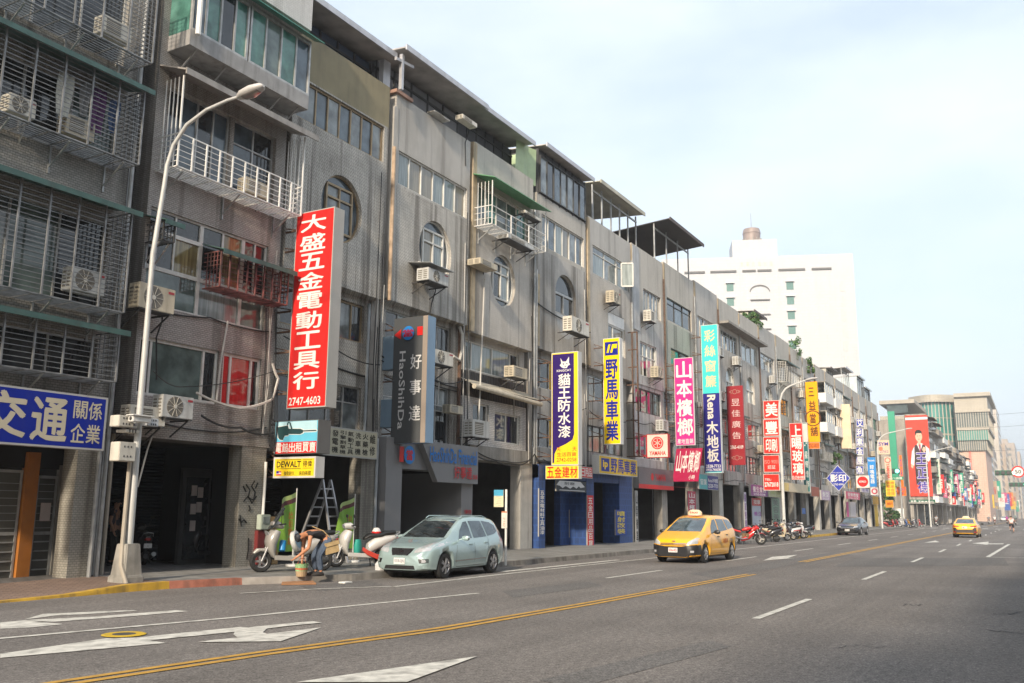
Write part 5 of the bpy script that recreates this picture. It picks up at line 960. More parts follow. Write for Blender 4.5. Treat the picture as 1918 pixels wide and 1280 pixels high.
pboard('blue board with yellow characters on the right blue column', 1153, 955, 1174, 1002, 17.95, (.02, .06, .30), '噴射改裝', (.7, .55, .05)); s = Sign('small black-and-white tyre advertisement hanging under the yellow sign', fY(1042, 899, 1098, 923, 17.8), .06, (.03, .035, .04), rim=0, name='shop_board'); s.poly([(.0, .55), (.1, .95), (.8, .97), (.95, .5), (.8, .4), (.74, .55), (.66, .32), (.55, .5), (.45, .28), (.3, .5), (.2, .3), (.1, .5)], (.6, .6, .6)); s.text('耐磨', (.25, .6, .6, .88), (.1, .1, .1), .03, 'row', d=.006); s.rect(.1, .08, .95, .16, (.5, .5, .5)); s.done()
pboard('thin red canopy edge over the betel nut stall', 1263, 912, 1322, 917, 17.2, (.62, .06, .04)); pboard('crimson hanging panel inside the betel nut stall', 1288, 920, 1304, 970, 18.0, (.42, .02, .06), '山本檳榔', WHT); pboard('grey showroom pillar with small black squares', 1190, 919, 1196, 1020, 18.1, (.42, .42, .41), '山葉機車', BLK); pboard('white and purple pillar banner of the massage shop', 1393, 922, 1400, 992, 17.9, (.55, .52, .58), '腳底按摩', (.2, .05, .25)); pboard('large poster of the massage shop with purple band', 1408, 933, 1431, 990, 18.3, (.42, .45, .52), '養生', (.3, .04, .3), 'row', (.1, .42, .9, .56)); pboard('red square notice at the top of the massage shop poster', 1408, 933, 1427, 948, 18.25, (.5, .04, .04), '按摩', WHT, 'row', (.15, .2, .85, .8)); pboard('green and blue menu banner beside the massage shop', 1445, 933, 1462, 990, 18.2, (.16, .26, .18), '美容美體', (.1, .1, .1)); pboard('magenta panel in the music school entrance', 1585, 940, 1591, 972, 18.2, (.5, .03, .2)); pboard('plain yellow pillar panel just before the side street', 1637, 944, 1646, 986, 18.0, (.62, .40, .02)); pboard('white pillar panel with pink dots of the music school', 1592, 940, 1606, 975, 18.3, (.55, .5, .52))
s = Sign('small blue plate on the grey pillar behind the parked scooters', fY(1502, 952, 1509, 963, 17.9), .04, (.05, .14, .4), rim=0, name='wall_plate'); s.done()
# empty rusty ladder frame on the grey house
t = thing('sign_frame', 'empty rusty ladder-like sign frame standing out from the grey house', 'sign frame', (45.1, 17.5, 4), 0); m = MB(); f_ = fX(1184, 623, 1197, 855, autoX(1184, 720, 18.0)); y0, y1, z0, z1 = f_.O.y, f_.O.y-f_.w, f_.O.z, f_.O.z+f_.h
for y in (y0, y1): m.bar((f_.O.x, y, z0), (f_.O.x, y, z1), .07)
for i in range(8): z = z0+(z1-z0)*i/7; m.bar((f_.O.x, y0, z), (f_.O.x, y1, z), .06); m.bar((f_.O.x, y0, z), (f_.O.x, y0+.4, z), .05)
m.build('frame', RUST, t)

# ------------------------------------------------------------------ vehicles
def paint(name, col, rough=.28, metal=.25, noise=.02): return pm(name, col, rough, metal, noise, 1.0, coat=.8)
TYRE = pm('tyre', (.018, .018, .018), .85, 0, .2, 8); RIM = pm('alloy', (.42, .42, .43), .35, .8, .1, 5); CHROME = pm('chrome', (.6, .6, .6), .15, 1, .02); LAMP = pm('lamp_glass', (.55, .56, .58), .1, .3, .15, 14, coat=1); TRIM = pm('black_trim', (.015, .015, .016), .45); CARGL = glass_mat('car_glass', (.012, .016, .018), .04); CARGLB = glass_mat('car_glass_sky', (.03, .045, .055), .04)
REDL = pm('red_lens', (.40, .012, .012), .2, 0, .1, 8, coat=1); AMB = pm('amber_lens', (.6, .22, .02), .2, coat=1); PLATE = pm('number_plate', (.72, .72, .70), .5)
def interp(tab, x):
    if x <= tab[0][0]: return tab[0][1]
    for (a, b), (c, d) in zip(tab, tab[1:]):
        if x <= c:
            t = (x-a)/(c-a); return b+(d-b)*t
    return tab[-1][1]
def smooth_tab(tab, x, h=.07): return sum(interp(tab, x+h*k/3) for k in range(-3, 4))/7
class Car:
    """closed body lofted from side, plan and tumblehome curves; x from the nose back, y to the car's left (+) and right (-)"""
    def __init__(s, label, L_, W_, top, belt, plan, roofw, zb, mat, wheels, wr=.32, low=None, lowz=0, group=None, name='car', nose=.16, tail=.12):
        s.L, s.W = L_, W_; s.t = thing(name, label, 'car', (0, 0, 0), 0, group); ORG[s.t.name] = Matrix.Identity(4); s.wheels = wheels; s.wr = wr
        n = 64; xs = [L_*(.5-.5*math.cos(math.pi*i/n))*.55+L_*i/n*.45 for i in range(n+1)]; V = []; K = None
        for x in xs:
            zt = smooth_tab(top, x); be = min(smooth_tab(belt, x), zt-.02); w = W_/2*interp(plan, x); b = interp(zb, x); rw = W_/2*smooth_tab(roofw, x)*min(1, interp(plan, x)*1.04)
            hgt = zt-be; k = min(1, max(0, (hgt-.05)/.3)); rw = rw*k+w*.86*(1-k)
            half = [(0, b), (w*.80, b), (w*.95, b+.05), (w*.985, b+.16), (w, b+.42*(be-b)), (w*.995, b+.7*(be-b)), (w*.965, be-.05), (w*.925, be), (w*.925*(.72)+rw*.28, be+hgt*.28), (w*.925*.4+rw*.6, be+hgt*.62), (rw*1.0, be+hgt*.9), (rw*.90, be+hgt*.975), (rw*.5, zt), (0, zt+.012)]
            sec = half+[(-y, z) for y, z in half[-2:0:-1]]; K = len(sec)
            V.append([(x, y, z) for y, z in sec])
        m = MB()
        for sec in V: m.v += sec
        for i in range(n):
            for j in range(K):
                a, b2 = i*K+j, i*K+(j+1) % K; m.f.append((a, b2, b2+K, a+K)); m.m.append(0)
        m.f.append(tuple(reversed(range(K)))); m.m.append(0); m.f.append(tuple(n*K+j for j in range(K))); m.m.append(0)
        s.body = m.build('body', [mat, TRIM, low or mat], s.t, world=False, smooth=True)
        c = MB()
        for wx in wheels:
            for sd in (-1, 1): c.lathe([(0, -.0), (wr+.055, 0), (wr+.055, .32), (0, .32)], (wx, sd*(W_/2-.26) if sd > 0 else -(W_/2-.26)-.0, wr), (0, sd, 0), 28)
        cut = c.build('cutter', TRIM, s.t, world=False, smooth=True); md = s.body.modifiers.new('b', 'BOOLEAN'); md.object = cut; md.operation = 'DIFFERENCE'; md.solver = 'EXACT'
        dg = bpy.context.evaluated_depsgraph_get(); dg.update(); me = bpy.data.meshes.new_from_object(s.body.evaluated_get(dg), depsgraph=dg)
        s.body.modifiers.clear(); old = s.body.data; s.body.data = me; me.materials.clear(); [me.materials.append(q) for q in (mat, TRIM, low or mat)]; bpy.data.objects.remove(cut)
        for p in me.polygons:
            p.material_index = 2 if (low and p.center.z < lowz) else 0
            for wx in wheels:
                if math.hypot(p.center.x-wx, p.center.z-wr) < wr+.05 and abs(p.center.y) < W_/2-.02: p.material_index = 1
        bm = bmesh.new(); bm.from_mesh(me); s.bvh = BVHTree.FromBMesh(bm); bm.free()
        for wx in wheels:
            for sd in (-1, 1): s.wheel(wx, sd)
    def hit(s, O, D):
        h = s.bvh.ray_cast(Vector(O), Vector(D)); return h[0], h[1]
    def panel(s, poly, axis, mat, off=.006, step=.07, name='panel', thick=0, mirror=False, parent=None):
        """poly in (x,z) for sides 'l'/'r', (y,z) for 'f'/'b', (x,y) for 't'; pressed onto the body"""
        bm = bmesh.new(); vs = [bm.verts.new((a, b, 0)) for a, b in poly]; bm.faces.new(vs)
        for ax in (0, 1):
            lo = min(p[ax] for p in poly); hi = max(p[ax] for p in poly); v = lo+step
            while v < hi-.004:
                no = (1, 0, 0) if ax == 0 else (0, 1, 0); co = (v, 0, 0) if ax == 0 else (0, v, 0)
                bmesh.ops.bisect_plane(bm, geom=bm.verts[:]+bm.edges[:]+bm.faces[:], plane_co=co, plane_no=no); v += step
        m = MB(); P = []
        for v in bm.verts:
            a, b = v.co.x, v.co.y
            O, D = {'l': ((a, 3, b), (0, -1, 0)), 'r': ((a, -3, b), (0, 1, 0)), 'f': ((-3, a, b), (1, 0, 0)), 'b': ((9, a, b), (-1, 0, 0)), 't': ((a, b, 4), (0, 0, -1))}[axis]
            h, nn = s.hit(O, D); P.append(None if h is None else h-Vector(D)*off)
        bm.verts.index_update(); fs = [[v.index for v in f.verts] for f in bm.faces if all(P[v.index] is not None for v in f.verts)]; bm.free()
        for f in fs: m.face([P[i] for i in f])
        return m.build(name, mat, parent or s.t, world=False, smooth=True) if m.f else None
    def both(s, poly, mat, name, **k): return [s.panel(poly, 'l', mat, name=name, **k), s.panel(poly, 'r', mat, name=name, **k)]
    def seam(s, pts, axis, w=.012, off=.003, name='door_seam', mat=None):
        for (a, b), (c, d) in zip(pts, pts[1:]):
            l = math.hypot(c-a, d-b) or 1; nx, ny = -(d-b)/l*w/2, (c-a)/l*w/2; s.panel([(a+nx, b+ny), (c+nx, d+ny), (c-nx, d-ny), (a-nx, b-ny)], axis, mat or TRIM, off, .12, name)
    def wheel(s, wx, sd, spokes=5):
        wr = s.wr; y = sd*(s.W/2-.03); m = MB(); tw = .2
        m.lathe([(wr*.62, .0), (wr*.93, .0), (wr*.985, -.03), (wr, -.06), (wr, -.15), (wr*.97, -.19), (wr*.9, -tw), (wr*.4, -tw)], (wx, y, wr), (0, sd, 0), 32); o = m.build('wheel', TYRE, s.t, world=False, smooth=True)
        m = MB(); m.lathe([(wr*.63, .004), (wr*.60, -.015), (wr*.56, -.06)], (wx, y, wr), (0, sd, 0), 28)
        for k in range(spokes):
            for d in (-.16, .16):
                a = 2*math.pi*k/spokes; p = Vector((wx+math.cos(a+d)*wr*.6, y-sd*.01, wr+math.sin(a+d)*wr*.6)); q = Vector((wx+math.cos(a+d*.5)*wr*.1, y+sd*.0, wr+math.sin(a+d*.5)*wr*.1)); m.bar(q, p, .03)
        m.lathe([(0, .008), (wr*.15, .006), (wr*.19, -.01)], (wx, y, wr), (0, sd, 0), 14); m.build('rim', RIM, o, world=False, smooth=True)
        m = MB(); m.lathe([(0, -.07), (wr*.6, -.07)], (wx, y, wr), (0, sd, 0), 20); m.build('brake_disc', DFRAME, o, world=False)
    def mirrors(s, x, z, mat, arm=.16):
        for sd in (-1, 1):
            y = sd*(s.W/2-.02); m = MB(); m.loft([((x-.06, y+sd*arm, z), (0, .03, 0), (0, 0, .02)), ((x-.03, y+sd*arm, z+.01), (0, .10, 0), (0, 0, .065)), ((x+.06, y+sd*arm, z+.015), (0, .105, 0), (0, 0, .075)), ((x+.09, y+sd*arm, z+.015), (0, .095, 0), (0, 0, .065))], 12); m.fbox((x, y-sd*.04, z-.05), (.05, 0, 0), (0, sd*.1, .03), (0, 0, .03)); m.build('wing_mirror', mat, s.t, world=False, smooth=True)
    def handles(s, pts, mat):
        for sd, ax in ((1, 'l'), (-1, 'r')):
            for x, z in pts:
                h, n = s.hit((x, sd*3, z), (0, -sd, 0))
                if h: m = MB(); m.fbox((x-.09, h.y-sd*.005, z-.014), (.18, 0, 0), (0, sd*.035, 0), (0, 0, .028)); m.build('door_handle', mat, s.t, world=False, bevel=.008)
    def plate(s, x_end, z, w, h, txt, axis, col=(.05, .05, .05), mat=None):
        D = (1, 0, 0) if axis == 'f' else (-1, 0, 0); hx, n = s.hit((-3 if axis == 'f' else 9, 0, z), D); x = hx.x-(.03 if axis == 'f' else -.03); sg = -1 if axis == 'f' else 1
        m = MB(); m.box(min(x, x-sg*.02), max(x, x-sg*.02), -w/2, w/2, z-h/2, z+h/2); o = m.build('number_plate', mat or PLATE, s.t, world=False)
        fr = Frame((x+sg*.003, -sg*w/2, z-h/2), (0, sg, 0), (0, 0, 1), w, h); m = MB(); write(m, fr, txt, (.08, .2, .92, .8), .03, d=.003); m.build('plate_lettering', flat(col), o, world=False)
    def place(s, x, y, rz, z=0.0):
        s.t.location = (x, y, z); s.t.rotation_euler = (0, 0, rz); ORG[s.t.name] = Matrix.Translation((x, y, z))@Matrix.Rotation(rz, 4, 'Z'); return s
PLANM = [(0, .62), (.03, .74), (.09, .84), (.22, .92), (.5, .975), (1.0, 1), (3.4, 1), (3.95, .97), (4.3, .90), (4.45, .82), (4.54, .68)]
ZBM = [(0, .24), (.5, .20), (4.0, .20), (4.54, .3)]
# --- parked silver-green people carrier
c = Car('parked pale silver-green people carrier facing the viewer at the kerb', 4.54, 1.82, [(0, .58), (.06, .70), (.14, .80), (.45, .90), (.9, 1.0), (1.12, 1.06), (1.5, 1.28), (2.0, 1.52), (2.3, 1.61), (2.8, 1.645), (3.4, 1.62), (3.9, 1.55), (4.15, 1.42), (4.4, 1.1), (4.5, .9), (4.54, .75)], [(0, .5), (.3, .8), (.9, .92), (1.4, .97), (3.0, 1.03), (4.0, 1.08), (4.54, .9)], PLANM, [(0, .8), (1.3, .78), (2.2, .70), (3.6, .70), (4.2, .70), (4.54, .75)], ZBM, paint('silver_green', (.36, .475, .475), .22, .3), (.86, 3.56), .335, TRIM, .0, name='parked_car')
KM = c.body.data.materials[0]
c.panel([(-.66, 1.06), (.66, 1.06), (.60, 1.30), (.52, 1.52), (.30, 1.55), (-.30, 1.55), (-.52, 1.52), (-.60, 1.30)], 'f', CARGL, name='windscreen')
c.both([(1.62, 1.00), (2.36, 1.03), (2.28, 1.49), (2.10, 1.47), (1.80, 1.25)], CARGLB, 'front_side_window'); c.both([(2.45, 1.03), (3.20, 1.06), (3.05, 1.50), (2.37, 1.50)], CARGLB, 'rear_side_window'); c.both([(3.26, 1.07), (3.72, 1.12), (3.95, 1.20), (3.86, 1.36), (3.60, 1.46), (3.12, 1.50)], CARGLB, 'quarter_window')
c.panel([(-.6, 1.08), (.6, 1.08), (.5, 1.45), (-.5, 1.45)], 'b', CARGL, name='rear_window')
for sd in (1, -1): c.panel([(sd*.42, .68), (sd*.78, .74), (sd*.86, .86), (sd*.84, .96), (sd*.66, .94), (sd*.48, .82), (sd*.40, .73)], 'f', LAMP, .008, .04, 'headlight'); c.panel([(sd*.60, .42), (sd*.80, .43), (sd*.80, .53), (sd*.56, .53)], 'f', TRIM, .006, .04, 'fog_recess'); c.panel([(sd*.66, .44), (sd*.75, .44), (sd*.76, .48), (sd*.73, .515), (sd*.66, .51)], 'f', LAMP, .011, .04, 'fog_lamp'); c.panel([(sd*.62, .75), (sd*.86, .75), (sd*.86, 1.15), (sd*.70, 1.15)], 'b', REDL, name='tail_light')
c.panel([(-.36, .80), (.36, .80), (.31, .70), (.24, .615), (-.24, .615), (-.31, .70)], 'f', CHROME, .005, .05, 'grille_rim'); c.panel([(-.33, .785), (.33, .785), (.28, .70), (.22, .63), (-.22, .63), (-.28, .70)], 'f', TRIM, .012, .05, 'grille')
c.panel([(.085*math.cos(a), .715+.035*math.sin(a)) for a in [math.pi*k/8 for k in range(16)]], 'f', CHROME, .018, .2, 'badge')
c.panel([(-.48, .26), (.48, .26), (.44, .36), (-.44, .36)], 'f', TRIM, .006, .05, 'lower_grille'); c.panel([(-.60, .205), (.60, .205), (.58, .25), (-.58, .25)], 'f', TRIM, .012, .05, 'chin'); c.plate(0, .47, .34, .16, '0318-QN', 'f', (.25, .25, .28))
c.both([(1.35, .425), (3.05, .455), (3.05, .475), (1.35, .45)], CHROME, 'side_strip')
for pts in ([(1.42, .3), (1.40, .6), (1.48, .96)], [(2.40, .28), (2.44, .65), (2.40, 1.0)], [(3.12, .5), (3.22, .75), (3.23, 1.04)], [(1.42, .29), (3.0, .29)]): c.seam(pts, 'r'); c.seam(pts, 'l')
for a in (-1, 1): c.seam([(.35, a*.5), (.9, a*.68), (1.1, a*.72)], 't', .012)
c.mirrors(1.62, 1.03, KM); c.handles([(2.2, .86), (3.08, .89)], KM)
for sd in (1, -1):
    m = MB(); m.tube([(2.1, sd*.55, 1.57), (2.25, sd*.55, 1.635), (3.4, sd*.55, 1.64), (3.7, sd*.54, 1.57)], .016, 6); m.build('roof_rail', KM, c.t, world=False, smooth=True)
m = MB(); m.bar((1.02, -.5, 1.075), (1.28, .1, 1.17), .02); m.bar((1.02, .1, 1.075), (1.28, .6, 1.17), .02); m.build('wiper', TRIM, c.t, world=False)
m = MB(); m.box(.3, 4.2, -.7, .7, .17, .3); m.build('underbody', TRIM, c.t, world=False); c.place(18.60, 13.70, R(2.5)); c.t.scale = (.93, .93, .93)
# --- oncoming yellow estate taxi
TAXY = paint('taxi_yellow', (.95, .46, .004), .3, 0)
c = Car('oncoming yellow estate taxi with dark front bumper and roof lamp', 4.5, 1.72, [(0, .55), (.06, .70), (.15, .78), (.6, .92), (1.0, 1.03), (1.5, 1.27), (2.0, 1.50), (2.4, 1.57), (3.0, 1.585), (3.6, 1.55), (4.0, 1.47), (4.3, 1.2), (4.45, .95), (4.5, .75)], [(0, .5), (.3, .78), (1.2, .92), (3.0, 1.02), (4.1, 1.10), (4.5, .9)], [(a*4.5/4.54, b) for a, b in PLANM], [(0, .8), (1.3, .78), (2.2, .72), (3.6, .70), (4.5, .72)], [(0, .2), (.5, .19), (4.0, .2), (4.5, .3)], TAXY, (.84, 3.59), .315, name='taxi')
BUMP = paint('dark_bumper', (.025, .025, .028), .4, .2); c.panel([(-.86, .21), (.86, .21), (.86, .62), (.5, .58), (.3, .55), (-.3, .55), (-.5, .58), (-.86, .62)], 'f', BUMP, .01, .05, 'front_bumper'); c.both([(.03, .22), (.50, .22), (.46, .40), (.42, .60), (.05, .60)], BUMP, 'bumper_corner', off=.01); c.both([(4.0, .22), (4.48, .30), (4.48, .62), (4.0, .66)], BUMP, 'rear_bumper_corner', off=.01)
c.panel([(-.63, 1.03), (.63, 1.03), (.58, 1.28), (.50, 1.49), (-.50, 1.49), (-.58, 1.28)], 'f', CARGLB, name='windscreen'); c.both([(1.55, .97), (2.28, 1.0), (2.28, 1.44), (2.02, 1.42), (1.7, 1.2)], CARGLB, 'front_side_window'); c.both([(2.38, 1.01), (3.25, 1.07), (3.10, 1.44), (2.38, 1.45)], CARGLB, 'rear_side_window'); c.both([(3.32, 1.08), (4.05, 1.15), (3.95, 1.30), (3.7, 1.42), (3.18, 1.44)], CARGLB, 'quarter_window'); c.panel([(-.55, 1.1), (.55, 1.1), (.48, 1.4), (-.48, 1.4)], 'b', CARGL, name='rear_window')
for sd in (1, -1): c.panel([(sd*.46, .60), (sd*.78, .64), (sd*.80, .80), (sd*.72, .84), (sd*.60, .76), (sd*.48, .68)], 'f', LAMP, .013, .04, 'headlight'); c.panel([(sd*.60, .35), (sd*.70, .35), (sd*.71, .42), (sd*.60, .42)], 'f', LAMP, .018, .04, 'fog_lamp'); c.panel([(sd*.6, .8), (sd*.84, .8), (sd*.82, 1.2), (sd*.68, 1.2)], 'b', REDL, name='tail_light')
for z in (.585, .63): c.panel([(-.45, z), (.45, z), (.46, z+.028), (-.46, z+.028)], 'f', CHROME, .014, .06, 'grille_bar')
c.panel([(-.42, .235), (.42, .235), (.40, .30), (-.40, .30)], 'f', TRIM, .016, .06, 'lower_grille'); c.plate(0, .43, .32, .15, '036-K5', 'f', (.5, .04, .04)); c.panel([(-.07, .70), (.07, .70), (.05, .735), (-.05, .735)], 'f', CHROME, .012, .1, 'badge')
for pts in ([(1.35, .3), (1.36, .6), (1.45, .95)], [(2.33, .28), (2.34, 1.0)], [(3.22, .6), (3.28, 1.05)], [(1.35, .3), (3.0, .3)]): c.seam(pts, 'r', .008); c.seam(pts, 'l', .008)
c.both([(1.2, .185), (3.25, .185), (3.25, .255), (1.2, .255)], TRIM, 'sill', off=.008); c.mirrors(1.55, 1.0, TRIM); c.handles([(2.12, .85), (3.02, .90)], TRIM)
m = MB(); m.loft([((2.15, 0, 1.575), (.14, 0, 0), (0, .26, 0)), ((2.15, 0, 1.66), (.13, 0, 0), (0, .27, 0)), ((2.15, 0, 1.73), (.10, 0, 0), (0, .22, 0)), ((2.15, 0, 1.77), (.04, 0, 0), (0, .12, 0))], 16); o = m.build('taxi_lamp', pm('lamp_cream', (.74, .60, .40), .4), c.t, world=False, smooth=True); fr = Frame((2.005, .2, 1.63), (0, -1, 0), (0.25, 0, 1), .4, .08); m = MB(); write(m, fr, 'TAXI', (.1, .1, .9, .9), .03, d=.01); m.build('lamp_lettering', flat(RED), o, world=False)
m = MB(); write(m, Frame((2.55, -.872, .62), (1, 0, 0), (0, 0, 1), .5, .16), '計程車', (0, 0, 1, 1), .01); m.build('side_lettering', flat((.5, .1, .02)), c.t, world=False); m = MB(); m.box(.3, 4.2, -.68, .68, .16, .3); m.build('underbody', TRIM, c.t, world=False); c.place(29.9, 10.75, R(-2))
# --- yellow saloon taxi driving away
SED_T = [(0, .58), (.08, .72), (.6, .82), (1.15, .92), (1.35, .98), (1.9, 1.28), (2.3, 1.42), (2.8, 1.46), (3.3, 1.42), (3.8, 1.2), (4.15, 1.05), (4.6, 1.03), (4.75, .98), (4.82, .7)]; SED_B = [(0, .5), (.3, .72), (1.3, .90), (3.5, .96), (4.3, .98), (4.82, .85)]; SED_P = [(0, .62), (.03, .74), (.1, .85), (.25, .93), (.6, .98), (1, 1), (3.7, 1), (4.4, .95), (4.65, .89), (4.77, .8), (4.82, .7)]; SED_R = [(0, .8), (1.5, .76), (2.3, .68), (3.2, .67), (4.0, .76), (4.82, .8)]; SED_Z = [(0, .24), (.5, .2), (4.3, .2), (4.82, .32)]
def saloon(label, mat, low=None, lowz=0, group=None, name='car', glass=None):
    c = Car(label, 4.82, 1.84, SED_T, SED_B, SED_P, SED_R, SED_Z, mat, (.95, 3.75), .32, low, lowz, group, name)
    g = glass or CARGL
    c.panel([(-.62, .97), (.62, .97), (.50, 1.36), (-.50, 1.36)], 'f', g, name='windscreen'); c.panel([(-.64, 1.07), (.64, 1.07), (.52, 1.37), (-.52, 1.37)], 'b', g, name='rear_window'); c.both([(1.65, .96), (2.6, .99), (2.55, 1.34), (2.25, 1.32), (1.95, 1.18)], g, 'front_side_window'); c.both([(2.68, .99), (3.75, 1.03), (3.55, 1.22), (3.2, 1.33), (2.62, 1.35)], g, 'rear_side_window')
    for sd in (1, -1): c.panel([(sd*.45, .62), (sd*.82, .66), (sd*.84, .78), (sd*.55, .74)], 'f', LAMP, .008, .05, 'headlight')
    for pts in ([(1.45, .3), (1.55, .95)], [(2.64, .3), (2.64, .98)], [(3.5, .6), (3.72, 1.0)]): c.seam(pts, 'r'); c.seam(pts, 'l')
    c.mirrors(1.75, .99, mat if mat.name != 'taxi_yellow' else TRIM); c.handles([(2.45, .86), (3.45, .89)], mat); m = MB(); m.box(.3, 4.5, -.7, .7, .17, .3); m.build('underbody', TRIM, c.t, world=False); return c
c = saloon('yellow saloon taxi driving away with vivid rear paint and grey bumper', TAXY, name='taxi', glass=CARGLB)
c.panel([(-.90, .30), (.90, .30), (.90, .76), (.62, .74), (.5, .60), (-.5, .60), (-.62, .74), (-.90, .76)], 'b', paint('grey_bumper', (.09, .075, .07), .3, .5), .012, .06, 'rear_bumper')
for sd in (1, -1): c.panel([(sd*.36, .80), (sd*.84, .79), (sd*.84, .92), (sd*.42, .86)], 'b', REDL, .016, .06, 'tail_light'); c.panel([(sd*.62, .38), (sd*.82, .39), (sd*.82, .46), (sd*.62, .45)], 'b', REDL, .02, .06, 'reflector')
c.plate(0, .76, .34, .16, '582-1C', 'b', (.5, .04, .04)); m = MB(); m.loft([((2.5, 0, 1.455), (.12, 0, 0), (0, .28, 0)), ((2.5, 0, 1.54), (.10, 0, 0), (0, .24, 0)), ((2.5, 0, 1.60), (.06, 0, 0), (0, .16, 0))], 14); m.build('taxi_lamp', pm('lamp_cream', (.74, .60, .40), .4), c.t, world=False, smooth=True); c.place(82.6, 4.95, R(180))
# --- black parked saloon
c = saloon('black saloon parked at the kerb in front of the music school', paint('black_paint', (.012, .012, .014), .2, .3), name='parked_car', glass=CARGLB); c.panel([(-.5, .52), (.5, .52), (.46, .66), (-.46, .66)], 'f', CHROME, .006, .06, 'grille'); c.plate(0, .42, .34, .15, '3827-LD', 'f'); c.panel([(-.6, .24), (.6, .24), (.55, .34), (-.55, .34)], 'f', TRIM, .006, .06, 'lower_grille'); c.place(77.5, 13.35, R(-1))
# --- far cars
for i, (px, py, lab, col, rz) in enumerate(((1790, 976, 'blue-grey saloon waiting beyond the crossing at the left kerb', (.12, .15, .20), 0), (1835, 972, 'dark grey saloon parked further along the far kerb', (.05, .055, .06), 0), (1880, 967, 'white van-like car far down the road', (.6, .6, .6), 180))):
    x, y = gnd(px, py); x = min(x, 330); cc = saloon(lab, paint('far_paint_%d' % i, col), name='car', glass=CARGLB); d = ray(px, py); t_ = x/d.x; cc.place(x, t_*d.y, R(rz))

